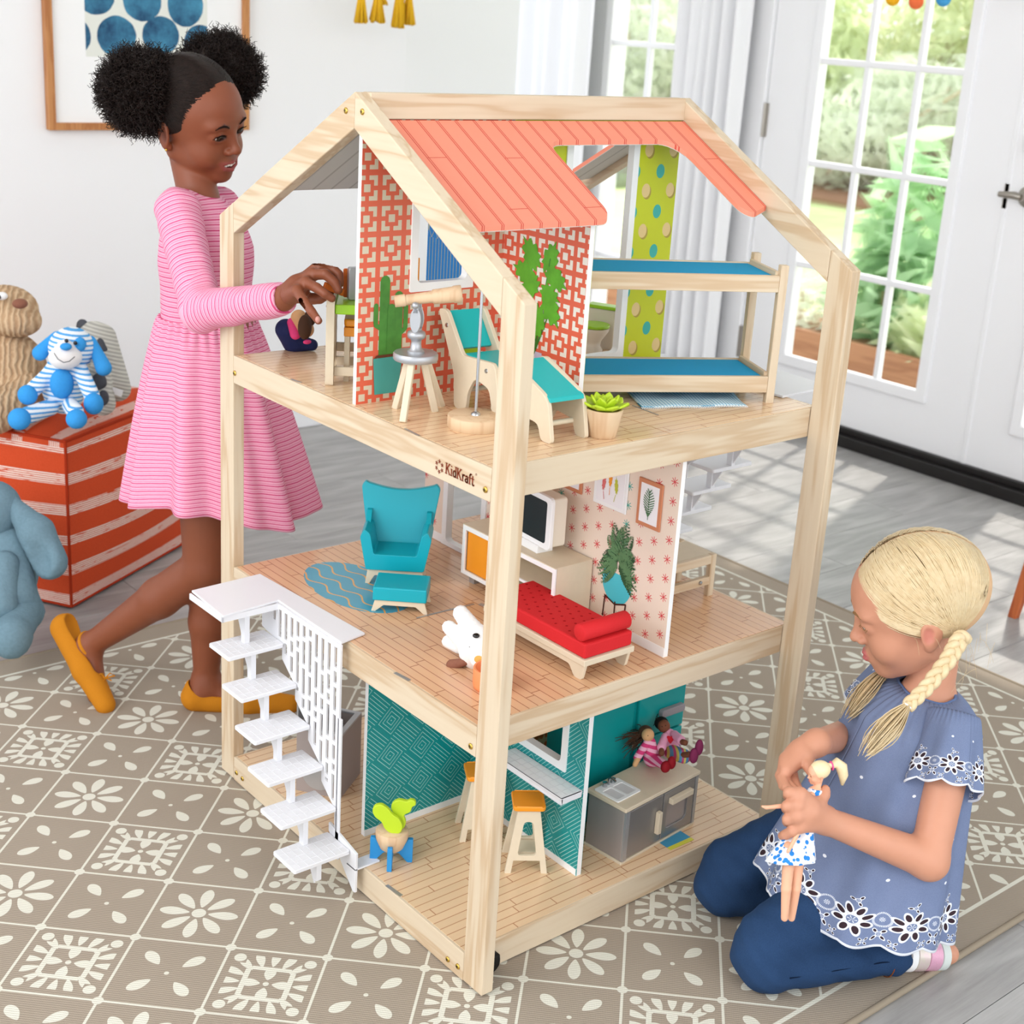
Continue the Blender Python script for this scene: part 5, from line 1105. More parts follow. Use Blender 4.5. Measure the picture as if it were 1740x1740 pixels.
def puff(c, r, n_, seed):
    rg_ = np.random.default_rng(seed); c = np.array(c); mb = []
    def ds(P): q = (P-c)/r; return r*(.10*np.sin(q[:, 0]*5+seed)*np.sin(q[:, 1]*6+1)*np.sin(q[:, 2]*5)+.04*np.sin(q[:, 0]*15)*np.sin(q[:, 1]*17)*np.sin(q[:, 2]*16))
    core = nets([ell(c, (r*.86, r*.86, r*.80), k=.01)], .0035, None, disp=ds)
    L_ = 9; d = rg_.normal(size=(n_, 3)); d /= np.linalg.norm(d, axis=1)[:, None]
    lump = 1+.10*np.sin(d[:, 0]*5+seed)*np.sin(d[:, 1]*6)+.06*rg_.normal(size=n_); st = c+d*(r*.78*lump)[:, None]*np.array([1, 1, .93])
    dr = d+rg_.normal(size=(n_, 3))*.35; dr /= np.linalg.norm(dr, axis=1)[:, None]; u = np.cross(dr, rg_.normal(size=(n_, 3))); u /= np.linalg.norm(u, axis=1)[:, None]; v = np.cross(dr, u)
    ln_ = r*rg_.uniform(.14, .40, n_); ph = rg_.uniform(0, 6.28, n_); hr = rg_.uniform(.002, .0045, n_); tn = rg_.uniform(8, 15, n_); V = []
    for k in range(L_):
        t_ = k/(L_-1); ce = st+dr*(ln_*t_)[:, None]+u*(hr*np.cos(ph+tn*t_))[:, None]+v*(hr*np.sin(ph+tn*t_))[:, None]; w_ = .0011*(1-.5*t_)
        V.append(np.stack([ce+(u*cos(a)+v*sin(a))*w_ for a in (0, 2.1, 4.2)], 1))
    V = np.stack(V, 1).reshape(-1, 3); i0 = (np.arange(n_)*L_*3)[:, None, None]; k_ = (np.arange(L_-1)*3)[None, :, None]; j = np.arange(3)[None, None, :]; j2 = (np.arange(3)+1) % 3; j2 = j2[None, None, :]
    Fq = np.stack([i0+k_+j, i0+k_+j2, i0+k_+3+j2, i0+k_+3+j], -1).reshape(-1, 4)
    return unp(body('hair_puff', [core, (V, Fq, None)], 'hair1', P1))
puff((-0.0003, 1.0424, 1.1891), .077, 6000, 3); puff((0.1764, 1.0989, 1.2225), .074, 5200, 5)
# dress
g = G('pink_stripe_jersey', .85, .15); a = g.attr('col'); sp = g.nodes.new('ShaderNodeSeparateColor'); g.links.new(a.outputs['Color'], sp.inputs[0]); s_ = S(g, sp.outputs[0]); g.xyz()
wob = g.noise(g.co, 30, 2)*.0016; f1 = ((s_+wob)/.0172).fr(); n = g.noise(g.co, 500, 2)
c = g.mix(n, hx('#e99fba'), hx('#f1b5ca')); c = g.mix(f1.lt(.13), c, hx('#d4507f')); c = g.mix(f1.gt(.27)*f1.lt(.34), c, hx('#dc7a9d')); c = g.mix(f1.gt(.55)*f1.lt(.65), c, hx('#d4507f')); c = g.mix(f1.gt(.78)*f1.lt(.83), c, hx('#dc7a9d')); g.col(c); g.bump(n, .25, .0008); M['pinkj'] = g.m
def wrinkle(A_, amp, f_, seed=0): return lambda P: amp*(np.sin(P@np.array([f_, f_*.4, f_*.7])+seed)*np.sin(P@np.array([-f_*.5, f_*.8, f_*.3])+seed*2))
bod = [cap((0.0873, 1.0014, 0.9581), (0.0887, 0.9893, 0.9159), .064, .078, k=.03), cap((0.0895, 0.9907, 0.9209), (0.0925, 0.9936, 0.8027), .077, .082, k=.03), cap((0.0723, 0.9919, 0.9871), sh, .040, .036, k=.02), cap((0.1083, 1.0259, 0.9768), shl, .037, .034, k=.02), cap(shl, (0.1762, 1.0421, 0.8254), .034, .031, k=.02), ell(np.array(neckb)+V3(.006, -.004, .028), (.047, .047, .030), k=.006, sub=1)]
V, Fq, _ = nets(bod, .0042, None, disp=wrinkle(0, .0012, 60))
unp(body('dress_bodice', [(V, Fq, np.c_[V[:, 2]+.12*(V[:, 1]-1)*.3, V[:, 2]*0, V[:, 2]*0])], 'pinkj', P1))
cuff = tuple(np.array(elb)*.10+np.array(wr)*.90)
slv = [cap(sh, elb, .0385, .0345, k=.02), cap(elb, cuff, .0345, .0265, k=.012), cap(cuff, tuple(np.array(cuff)+.5*(np.array(wr)-np.array(cuff))), .0265, .0275, k=.004), ell(np.array(wr)+(np.array(wr)-np.array(elb))*.08, (.0235, .0235, .0235), k=.003, sub=1)]
V, Fq, _ = nets(slv, .0034, None, disp=wrinkle(0, .0016, 95, 1))
S0, E0, W0 = map(np.array, (sh, elb, cuff)); 
def armc(V):
    a = np.clip(((V-S0)@(E0-S0))/((E0-S0)@(E0-S0)), -.5, 1)*np.linalg.norm(E0-S0); b = np.clip(((V-E0)@(W0-E0))/((W0-E0)@(W0-E0)), 0, 1.5)*np.linalg.norm(W0-E0); return a+b
cc = armc(V); unp(body('dress_sleeve', [(V, Fq, np.c_[cc, cc*0, cc*0])], 'pinkj', P1))
wc, hc = np.array((0.0920, 0.9928, 0.7997)), np.array((0.0992, 0.9602, 0.4585))
def skirt(u, v):
    a = 2*pi*u; c_ = wc*(1-v)+hc*v; rr = .080+.078*v**.75; gath = .0035*sin(34*a)*max(0, 1-v*6)
    fo = (.010*sin(7*a+1)+.009*sin(11*a+2.2)+.005*sin(17*a))*v**.8
    e1, e2 = np.array([.76, -.65, 0]), np.array([.65, .76, 0]); kx = rr*(1.04+.06*v)+fo+gath; ky = rr*(.98-.14*v)+fo+gath
    p = c_+e1*cos(a)*kx+e2*sin(a)*ky; p[2] = c_[2]+.012*sin(3*a+.5)*v-.012*cos(a)*v; return tuple(p)
mb = MB().grid(skirt, 220, 46, closed=True); o = obj('dress_skirt', mb, 'pinkj', P1, smooth=2, solid=.003, fix=False); unp(o)
at_ = o.data.attributes.new('col', 'FLOAT_COLOR', 'POINT'); vv = np.repeat(np.arange(47)/46, 220)*.40; at_.data.foreach_set('color', np.c_[-vv, vv*0, vv*0, vv*0+1].ravel().astype(np.float32))
# shoes
M['mustard'] = plain('mustard_suede', '#c07a1c', .85, .15, 0, .25, 500, .08); M['sole'] = plain('shoe_sole', '#7d5a36', .8, .1)
def shoe(heel, toe, upv, ank, openc, openr, name='shoe'):
    heel, toe, upv = map(lambda q: np.array(q, float), (heel, toe, upv)); upv /= np.linalg.norm(upv)
    m_ = heel*.45+toe*.55; L0 = [cap(heel+upv*.022, m_+upv*.017, .0265, .0270, k=.01), cap(m_+upv*.017, toe+upv*.012, .0270, .0200, k=.01), cap(heel+upv*.03, heel+upv*.045, .0245, .020, k=.012)]
    L0 += [cap(tuple(np.array(openc[0])), tuple(np.array(openc[1])), openr[0], openr[1], k=.004, sub=1)]
    t = unp(body(name, [nets(L0, .0028, None)], 'mustard', P1)); return t
shoe((.072, 1.015, .008), (.225, .910, .006), (0, 0, 1), aL, [np.array([.082, 1.008, .062]), np.array([.165, .950, .050])], [.024, .021])
rt_, rh_ = np.array([-.085, 1.108, .012]), np.array((-0.1220, 1.2507, 0.1259)); ru_ = np.array([.70, -.45, .55])
shoe(rh_+V3(.008, 0, -.004), rt_, ru_, aR, [rh_+ru_/np.linalg.norm(ru_)*.064+V3(0, 0, -.01), rh_*.4+rt_*.6+ru_/np.linalg.norm(ru_)*.054], [.025, .021])
def ring(c, ax, r, th, n_=28): 
    ax = Vector(ax).normalized(); u = ax.orthogonal().normalized(); v = ax.cross(u); return [tuple(Vector(c)+(u*cos(2*pi*k/n_)+v*sin(2*pi*k/n_))*r) for k in range(n_+1)]
for a_, k_ in ((aR, kR), (aL, kL)): unp(obj('ankle_strap', MB().tube(ring(np.array(a_)+(np.array(k_)-np.array(a_))*.02, np.array(k_)-np.array(a_), .0265, .003), .0042, 8), 'mustard', P1, smooth=True))
bw = rt_*.75+rh_*.25+ru_/np.linalg.norm(ru_)*.042; mb = MB()
for dx in (-1, 1): mb.tube([tuple(bw), tuple(bw+V3(.008*dx, -.004*dx, .010)), tuple(bw+V3(.016*dx, -.008*dx, .004)), tuple(bw)], .0016, 6).tube([tuple(bw), tuple(bw+V3(.010*dx, -.006, -.006))], .0014, 6)
unp(obj('shoe_bow', mb, 'mustard', P1, smooth=True))

# ---------------------------------------------------------------- kneeling girl
P2 = thing('person', 'kneeling blonde child with braids, blue eyelet blouse and jeans holding a doll', 'person', (.5, -.2, 0))
def up2(o): o.matrix_parent_inverse = Matrix.Translation((-.5, .2, 0)); return o
h2 = HF(131, -19, 2, (.633, -.200, .549), 1.03)
c2_ = [hx('#cf9478'), hx('#cc6f70'), hx('#b98a5c'), hx('#8d3d3a'), hx('#cf8574')]
A2 = lambda *a: tuple(np.array(a))
hp2 = h2.q(head(False, .0026))
nb2 = (.652, -.232, .420)
shL2, elL, wrL = (.596, -.318, .392), (0.5121, -0.3602, 0.2445), (0.3784, -0.2669, 0.3095)
shR2, elR, wrR = (.688, -.135, .385), (.640, -.12, .30), (0.4407, -0.1948, 0.3775)
b2 = [cap(h2.p((0, -.030, -.035)), nb2, .031, .036, k=.006), cap((.650, -.231, .375), (.640, -.225, .34), .058, .075, k=.02), cap((.64, -.225, .34), (.60, -.21, .16), .078, .088, k=.03), cap((.648, -.245, .385), shL2, .030, .028, k=.02), cap((.655, -.215, .385), shR2, .030, .028, k=.02)]
b2 += [cap(shL2, elL, .031, .0265, k=.02), cap(elL, wrL, .0275, .0185, k=.012), cap(shR2, elR, .033, .027, k=.02), cap(elR, wrR, .0265, .0185, k=.012)]
# left hand around the doll
kl = [(0.3373, -0.2537, 0.3558), (0.3290, -0.2583, 0.3443), (0.3260, -0.2620, 0.3296), (0.3308, -0.2656, 0.3141)]
lh = [cap(wrL, tuple((np.array(kl[1])*.6+np.array(wrL)*.4)), .0185, .0195, k=.01)]
for k_, r_ in zip(kl, (.0105, .0108, .0105, .010)): lh.append(cap(tuple(np.array(wrL)*.55+np.array(k_)*.45), k_, .013, r_, k=.008))
lh += finger([kl[0], (0.3280, -0.2416, 0.3556), (0.3465, -0.2276, 0.3379), (0.3619, -0.2267, 0.3286)], .0092, .0068) + finger([kl[1], (0.3211, -0.2468, 0.3393), (0.3397, -0.2326, 0.3221), (0.3557, -0.2323, 0.3127)], .0092, .0068)
lh += finger([kl[2], (0.3191, -0.2522, 0.3224), (0.3362, -0.2391, 0.3060), (0.3515, -0.2391, 0.2979)], .009, .0065) + finger([kl[3], (0.3217, -0.2607, 0.3073), (0.3207, -0.2505, 0.2968), (0.3239, -0.2425, 0.2895)], .0085, .006)
lh += finger([tuple(np.array(wrL)*.55+np.array(kl[0])*.45), (0.3691, -0.2621, 0.3346), (0.3848, -0.2585, 0.3424), (0.3900, -0.2567, 0.3473)], .012, .0072, k=.008)
# right hand hanging over the doll
kr = [(0.4027, -0.1814, 0.3647), (0.3883, -0.1842, 0.3619), (0.3784, -0.1909, 0.3586), (0.3719, -0.2000, 0.3566)]
rh = [cap(wrR, tuple((np.array(kr[1])+np.array(wrR))/2), .0185, .0185, k=.01)]
for k_, r_ in zip(kr, (.0100, .0105, .0100, .0095)): rh.append(cap(tuple(np.array(wrR)*.5+np.array(k_)*.5), k_, .013, r_, k=.008))
rh += finger([kr[0], (0.3958, -0.1899, 0.3470), (0.3816, -0.2085, 0.3396), (0.3697, -0.2260, 0.3397)], .0086, .0062) + finger([kr[1], (0.3793, -0.1898, 0.3465), (0.3656, -0.2075, 0.3424), (0.3588, -0.2294, 0.3422)], .0088, .0062)
rh += finger([kr[2], (0.3673, -0.1935, 0.3464), (0.3538, -0.2109, 0.3432), (0.3511, -0.2294, 0.3429)], .0084, .006) + finger([kr[3], (0.3615, -0.2015, 0.3483), (0.3493, -0.2197, 0.3461), (0.3462, -0.2369, 0.3482)], .0078, .0056)
rh += finger([tuple(np.array(wrR)*.7+np.array(kr[0])*.3), (0.4124, -0.2023, 0.3677), (0.3993, -0.2138, 0.3630), (0.3942, -0.2251, 0.3587)], .0112, .0068, k=.008)
g1_ = nets(hp2+b2[:2], .0021, c2_, lo=np.array(h2.c)-.14, hi=np.array(h2.c)+.14)
g2_ = nets(b2+[hp2[0]], .0042, c2_, clip=(V3(-1, -2, 0), V3(2, 2, h2.c.z-.122)))
g3_ = nets(lh+[b2[6]], .0019, c2_, lo=np.array(wrL)-V3(.075, .05, .05), hi=np.array(wrL)+V3(.015, .075, .085))
g4_ = nets(rh+[b2[8]], .0019, c2_, lo=np.array(wrR)-V3(.12, .11, .10), hi=np.array(wrR)+V3(.01, .03, .035))
up2(body('body', [g1_, g2_, g3_, g4_], 'skin', P2)); eyes(h2, '#5c7f93', P2, (0, radians(-30)))
for o in P2.children:
    if o.name.startswith('eyeball'): o.matrix_parent_inverse = Matrix.Translation((-.5, .2, 0))
M['browb'] = plain('ash_brow', '#8d6a48', .7, .1); face_lines(h2, head(False, .0026), P2, up2, 'browb', .0026, True)
# hair
g = G('blonde_hair', .42, .45); g.xyz(); n = g.noise(g.co, 120, 3); n2 = g.noise(g.co, 12, 2); g.col(g.mix(n*.6+n2*.4, hx('#c9a772'), hx('#f0e0bd'))); M['hair2'] = g.m
cp = [ell((0, -.016, .030), (.0765, .0945, .0835), k=.001), ell((0, .125, -.010), (.085, .072, .080), k=.006, sub=1), ell((0, .050, -.080), (.13, .095, .085), k=.015, sub=1), ell((0, -.02, -.125), (.13, .13, .08), k=.01, sub=1)]
M['scalp'] = plain('scalp_blonde', '#d8b088', .7, .2)
up2(body('hair_cap', [nets(h2.q(cp), .0026, None)], 'scalp', P2))
kL_, kR_ = (-.070, -.052, -.034), (.070, -.052, -.034); st_, kn_ = [], []; rg0 = np.random.default_rng(9)
for k in range(3600):
    sx = -1 if k % 4 else 1; t_ = rg0.uniform(0, 1)
    if t_ < .60: a_ = rg0.uniform(-1.1, 1.12); p_ = (sx*(.003+.002*rg0.random()), -.014+.092*sin(a_), .030+.0825*cos(a_))
    else: q_ = (t_-.60)/.40; p_ = (sx*(.004+.068*q_**.9), .072-.055*q_**1.4, .066-.068*q_**1.1)
    kk = kL_ if sx < 0 else kR_; st_.append(p_); kn_.append(tuple(np.array(kk)+rg0.normal(size=3)*.004))
up2(strands(h2, st_, kn_, .00105, 15, 'hair2', P2, 'hair_strands', (1.0, 1.045), 3))
def braid(nm, pts, r0, r1, turns, tail_to, par=P2):
    pts = np.array(pts, float); n_ = 90; tt = np.linspace(0, 1, n_); seg = np.linspace(0, 1, len(pts)); ax = np.stack([np.interp(tt, seg, pts[:, i]) for i in range(3)], 1)
    for _ in range(12): ax[1:-1] = (ax[:-2]+2*ax[1:-1]+ax[2:])/4
    d = np.gradient(ax, axis=0); d /= np.linalg.norm(d, axis=1)[:, None]; vd = np.array(F); s_ = np.cross(d, vd); s_ /= np.linalg.norm(s_, axis=1)[:, None]; nn = np.cross(d, s_)
    mb = MB(); r_ = (r0+(r1-r0)*tt)*np.minimum(1, .55+tt*5)
    for i in range(3):
        ph = 2*pi*turns*tt+2*pi*i/3; P_ = ax+s_*(np.sin(ph)*r_*.85)[:, None]+nn*(np.sin(2*ph)*r_*.45)[:, None]; mb.tube(P_, list(r_*.68), 10)
    up2(obj(nm, mb, 'hair2', par, smooth=2))
    e = ax[-1]; T_ = np.array(tail_to, float); k = 170; rg_ = np.random.default_rng(8); sp_ = rg_.normal(size=(k, 3))*.0045; t8 = np.linspace(0, 1, 8)
    P_ = e+sp_[:, None, :]*.45+(T_-e)*t8[None, :, None]*rg_.uniform(.8, 1.08, (k, 1, 1))+sp_[:, None, :]*(np.sin(t8*2.6))[None, :, None]*1.3; up2(tubes_obj(nm+'_tail', P_, .0013, 'hair2', par, .7))
    up2(obj('hair_tie', MB().tube(ring(e, T_-e, .0055, .001), .0014, 6), 'white', par, smooth=True))
braid('braid', [h2.p(kL_), (0.6027, -0.2977, 0.5434), (0.5686, -0.3050, 0.5226), (0.5289, -0.3048, 0.4917), (0.4935, -0.2989, 0.4669)], .0098, .0070, 3.6, (0.4312, -0.2897, 0.4113))
braid('braid', [h2.p(kR_), (0.7478, -0.1536, 0.4259), (0.6817, -0.1502, 0.4310), (0.6432, -0.1604, 0.4270)], .0098, .007, 2.8, (0.5433, -0.1748, 0.3870))
fz = []; rg_ = np.random.default_rng(12)
for k in range(26):
    a0 = np.array(h2.p((-.070+rg_.normal()*.006, -.04+rg_.normal()*.03, -.03+rg_.normal()*.02))); e_ = rg_.normal(size=3)*.012; dn = np.array((0, -.004, -.030))*rg_.uniform(.4, 1.5)
    fz.append([a0+(e_*t+dn*t*t) for t in np.linspace(0, 1, 8)])
up2(tubes_obj('flyaway_hair', np.array(fz), .00028, 'hair2', P2))
# jeans
g = G('indigo_denim', .85, .15); g.xyz(); n = g.noise(g.co, 9, 3); n2 = g.noise(g.co, 600, 3); g.col(g.mix(n*.55+n2*.45, hx('#142843'), hx('#34527c'))); g.bump(n2, .3, .0008); M['denim'] = g.m
knL, anL, hiL = (.365, -.212, .056), (.530, -.300, .046), (.565, -.270, .155); knR, anR, hiR = (.455, -.052, .056), (.62, -.15, .046), (.625, -.135, .155)
jn = [ell((.60, -.205, .155), (.098, .105, .085), k=.02)]
for k_, a_, h_ in ((knL, anL, hiL), (knR, anR, hiR)):
    k_, a_, h_ = map(np.array, (k_, a_, h_)); kt = k_+(h_-k_)*.04+V3(0, 0, .022); jn += [cap(h_, kt, .068, .050, k=.025), cap(k_, a_, .052, .034, k=.012), cap(a_, a_+(a_-k_)*.06, .034, .036, k=.008)]
jn += [ell(np.array(anL)+(np.array(anL)-np.array(knL))*.16, (.028, .028, .028), k=.003, sub=1)]
up2(body('jeans', [nets(jn, .0042, None, disp=lambda P: .0024*np.sin(P@np.array([52., 22, 60]))*np.sin(P@np.array([-30., 48, 25])+1)+.0011*np.sin(P@np.array([130., -60, 170]))*np.sin(P@np.array([60., 90, -40])))], 'denim', P2))
M['stitch'] = plain('seam_dark', '#101f36', .9, .1); M['rust'] = plain('seam_rust', '#8a4c26', .9, .1)
def onsurf(prims, a, b, out, n_=24, off=.0006):
    P_ = []
    for t in np.linspace(0, 1, n_):
        p = np.array(a)*(1-t)+np.array(b)*t; o_ = np.array(out, float); o_ /= np.linalg.norm(o_); tt = np.linspace(.13, 0, 131); Q = p+o_*tt[:, None]; d = sdf(prims, Q); i = np.argmax(d < 0); P_.append(tuple(Q[i]+o_*off))
    return P_
nside = (-.35, -.93, .35)
up2(obj('side_seam', MB().tube(onsurf(jn, np.array(knL)+V3(.01, 0, -.012), np.array(anL)+V3(.0, 0, .004), (-.3, -.9, .15), off=.0003), .0010, 6), 'stitch', P2, smooth=True))
up2(obj('hem_stitching', MB().tube(ring(np.array(anL)+(np.array(anL)-np.array(knL))*.02, np.array(anL)-np.array(knL), .0358, .001), .0009, 6), 'rust', P2, smooth=True))
# feet and sandal
ft = [cap(anL, (.575, -.318, .036), .024, .022, k=.01), cap((.575, -.318, .036), (.640, -.345, .024), .021, .016, k=.01), cap(anR, (.70, -.19, .03), .024, .018, k=.01)]
up2(body('foot', [nets(ft, .003, c2_)], 'skin', P2))
g = G('iridescent_strap', .2, .6, .3); g.xyz(); v = g.vor(g.co, 160, 'Color') if 0 else g.noise(g.co, 60, 2); g.col(g.mix(v, hx('#e9b9d6'), hx('#c9d9b0'))); M['irid'] = g.m; M['sandal'] = plain('pale_sandal', '#cfd6d2', .5, .3)
fd = Vector((.640-.560, -.345+.312, -.016)).normalized(); qf = fd.to_track_quat('Z', 'Y').to_matrix().to_4x4(); k0_ = 0
for k, (l_, m_) in enumerate(((.014, 'white'), (.022, 'irid'), (.024, 'irid2'), (.016, 'sandal'))):
    M['irid2'] = M.get('irid2') or plain('pink_glitter_strap', '#dba4bd', .3, .6, .2, .3, 900, .2)
    up2(obj('sandal_strap', MB().lathe([(.0250-.001*k, 0), (.0270-.001*k, .001), (.0268-.0012*k, l_-.0015), (.0248-.0012*k, l_-.0005)], 28, tuple(Vector((.562, -.313, .038))+fd*k0_), qf, caps=False), m_, P2, smooth=True)); k0_ += l_
# blouse
g = G('chambray_eyelet', .8, .15); g.xyz(); uvn = g.nodes.new('ShaderNodeUVMap'); sp = g.nodes.new('ShaderNodeSeparateXYZ'); g.links.new(uvn.outputs[0], sp.inputs[0]); u, v = S(g, sp.outputs[0])*1.4, S(g, sp.outputs[1])*1.15
n = g.noise(g.co, 900, 2); n2 = g.noise(g.co, 22, 2); base = g.mix(n*.6+n2*.4, hx('#5c6a8b'), hx('#8693b3'))
def flower(g, du, dv, r0, npt, hole=1):
    r = (du.sq()+dv.sq()).rt(); a = dv.at2(du); k = ((a*(npt/(2*pi))).fr()-.5).abs()*(2*pi/npt)*r; t = (r-r0*.68)/(r0*.30); w_ = r0*.17
    e = t.sq()+(k/w_).sq(); out = (e.lt(1.75)); ho = e.lt(.75); cen = (r.lt(r0*.34))*(r.gt(r0*.27)); stf = (r.lt(r0*.22))*((a*3).cos().abs().gt(.93)); return out.mx(cen).mx(stf), ho
uf = (u.fr()-.5); o1, h1_ = flower(g, uf, v-.62, .36, 8)
uf2 = ((u+.5).fr()-.5); o2, h2_ = flower(g, uf2, v-.30, .17, 4)
uf3 = ((u*2).fr()-.5)*.5; o3, h3_ = flower(g, uf3, v-.16-(uf3.sq())*-.6, .10, 4)
zr = (uf2.sq()+(v-.66).sq()).rt(); zg = ((zr-.17).abs().lt(.022))*(((v-.66).at2(uf2)*6).fr().lt(.55)); sprig = ((uf2.sq()+(v-.66).sq()).rt().lt(.06))*(((v-.66).at2(uf2)*4).cos().abs().gt(.8))
o4, h4_ = flower(g, uf, v-1.10, .14, 3)
white = o1.mx(o2).mx(o3).mx(o4).mx(zg).mx(sprig); hole = (h1_.mx(h2_).mx(h3_).mx(h4_))*v.lt(1.3); white = white*v.lt(1.3)
dt = ((((u*.8).fr()-.5).sq()+(((v*.9).fr())-.5).sq()).rt()).lt(.035)*v.gt(1.45); white = white.mx(dt).mx(v.lt(.055))
c = g.mix(white, base, hx('#e9ecf4')); c = g.mix(hole, c, hx('#3a2a30')); g.col(c); g.bump(n+white*.5, .3, .001); M['eyelet'] = g.m
def cloth(nm, fn, nu, nv, umax, vmax, par=P2, closed=True, wave=None):
    mb = MB().grid(lambda a, b: fn(a, b), nu, nv, closed=False); me = bpy.data.meshes.new(nm); me.from_pydata([tuple(p) for p in mb.v], [], mb.f); uv = me.uv_layers.new(name='UVMap')
    w_ = nu+1; vi = np.zeros(len(me.loops), np.int32); me.loops.foreach_get('vertex_index', vi); U_ = (vi % w_)/nu*umax; V_ = (1-(vi//w_)/nv)*vmax; uv.data.foreach_set('uv', np.c_[U_, V_].ravel().astype(np.float32))
    me.polygons.foreach_set('use_smooth', [True]*len(me.polygons)); me.materials.append(M['eyelet']); o = bpy.data.objects.new(nm, me); link(o, par); q = o.modifiers.new('solid', 'SOLIDIFY'); q.thickness = .0016; return up2(o)
tc, hc2 = np.array((.648, -.232, .424)), np.array((.548, -.232, .128)); fw, lf_ = np.array((-.93, .36, 0)), np.array((-.36, -.93, 0))
hdir = (hc2-tc)
def blouse(u, v):
    a = 2*pi*u; vv = v; c_ = tc+hdir*vv; lenf = 1.0
    rf = .040+.050*min(1, vv*9)**.6+.062*vv**1.3; rs = .050+.056*min(1, vv*9)**.6+.060*vv**1.2
    fo = (.0045*sin(9*a+.5)+.004*sin(14*a+2))*vv**.8+(.0018*sin(46*a))*max(0, 1-vv*5)
    cb = cos(a); p = c_+fw*cb*(rf+fo)*(1.0 if cb > 0 else .80)+lf_*sin(a)*(rs+fo)
    p[2] += .018*sin(a)*0-.030*vv**3*max(0, -cb)-.006*vv*max(0, sin(a))
    if vv > .93: p[2] -= .006*abs(sin(a*8))*(vv-.93)/.07
    return p
cloth('blouse', blouse, 240, 60, 8, 5.2)
def sleeve(sc_, ec, ax_out, r0, r1, length, sgn):
    s_ = np.array(sc_); d = np.array(ec)-s_; d /= np.linalg.norm(d); o_ = np.array(ax_out, float); o_ -= d*(o_@d); o_ /= np.linalg.norm(o_); q = np.cross(d, o_)
    def f(u, v):
        a = 2*pi*u; r = r0+(r1-r0)*v**.7+.0035*sin(9*a+1)*v+.0015*sin(38*a)*max(0, 1-v*4); st = s_-d*.040+o_*-.010
        p = st+d*length*v*(1-.10*cos(a))+o_*cos(a)*r*1.05+q*sin(a)*r
        if v > .9: p = p+d*.006*abs(sin(a*5))*(v-.9)/.1
        return p
    return f
cloth('sleeve', sleeve(shL2, elL, (-.36, -.93, .4), .034, .058, .112, 1), 150, 26, 5, 2.35); cloth('sleeve', sleeve(shR2, elR, (.36, .93, .4), .034, .050, .10, 1), 120, 22, 5, 2.3)
up2(obj('neck_binding', MB().tube([tuple(blouse(k/40, 0.0)) for k in range(41)], .0026, 8), plain('chambray_binding', '#5f739c', .8, .15), P2, smooth=True))
# ---------------------------------------------------------------- doll in her hands
dh = (0.3829, -0.2452, 0.3701); 
DL = thing('fashion_doll', 'blonde ponytailed doll in blue and white dress held by the kneeling child', 'doll', dh)
def upd(o): o.matrix_parent_inverse = Matrix.Translation(-Vector(dh)); return o
dsk = [hx('#f0b796'), hx('#d4605f'), hx('#b07a50'), hx('#ffffff'), hx('#e0a080')]
hD = HF(150, -8, 0, dh, .155)
dbp = [cap(hD.p((0, -.02, -.05)), (0.3782, -0.2504, 0.3481), .0045, .0045, k=.003), cap((0.3749, -0.2497, 0.3432), (0.3547, -0.2556, 0.3044), .0105, .0085, k=.004), cap((0.3547, -0.2556, 0.3044), (0.3360, -0.2589, 0.2751), .012, .014, k=.006),
       cap((0.3398, -0.2620, 0.2754), (0.3252, -0.2761, 0.2223), .0095, .007, k=.003), cap((0.3252, -0.2761, 0.2223), (0.3240, -0.2769, 0.1754), .007, .005, k=.002), cap((0.3224, -0.2590, 0.2801), (0.3079, -0.2731, 0.2273), .0095, .007, k=.003), cap((0.3079, -0.2731, 0.2273), (0.3057, -0.2785, 0.1837), .007, .005, k=.002),
       cap((0.3619, -0.2517, 0.3448), (0.3267, -0.2396, 0.3347), .0042, .0036, k=.003), cap((0.3267, -0.2396, 0.3347), (0.3034, -0.2249, 0.3323), .0036, .0028, k=.002), cap((0.3034, -0.2249, 0.3323), (0.2986, -0.2203, 0.3335), .003, .0015, k=.001),
       cap((0.3622, -0.2554, 0.3465), (0.3319, -0.2669, 0.3135), .0042, .0036, k=.003), cap((0.3319, -0.2669, 0.3135), (0.3073, -0.2681, 0.2838), .0036, .0026, k=.002)]
upd(body('body', [nets(hD.q(head(False, .006))+dbp[:1], .0009, dsk), nets(dbp, .0018, dsk)], 'skin', DL))
g = G('doll_dress_print', .7, .2); g.xyz(); v_ = g.vor(g.co, 125); g.col(g.mix(v_.lt(.42), hx('#eceff6'), hx('#2f86d8'))); M['dollp'] = g.m
wD, hD2 = np.array((0.3537, -0.2542, 0.3058)), np.array((0.3240, -0.2618, 0.2603))
def dsk_(u, v): a = 2*pi*u; c_ = wD*(1-v)+hD2*v; r = .0125+.022*v+.0018*sin(8*a)*v; return tuple(c_+RVn*cos(a)*r+fwn*sin(a)*r*.75)
RVn, fwn = np.array(RV), np.array(F)
upd(obj('dress_skirt', MB().grid(dsk_, 60, 12, closed=True), 'dollp', DL, smooth=2, solid=.0012))
upd(body('dress_bodice', [nets([cap((0.3754, -0.2504, 0.3425), (0.3540, -0.2551, 0.3043), .0118, .0105, k=.004), ell((0.3781, -0.2490, 0.3512), (.008, .008, .008), k=.002, sub=1)], .0016, None)], 'dollp', DL))
M['dollhair'] = plain('doll_hair', '#efdcb0', .4, .5, 0, .4, 500, .1)
upd(body('hair', [nets(hD.q([ell((0, -.02, .035), (.082, .096, .084), k=.001), ell((0, .125, -.015), (.085, .080, .078), k=.006, sub=1), ell((0, .05, -.10), (.13, .10, .085), k=.01, sub=1)]), .0011, None)], 'dollhair', DL))
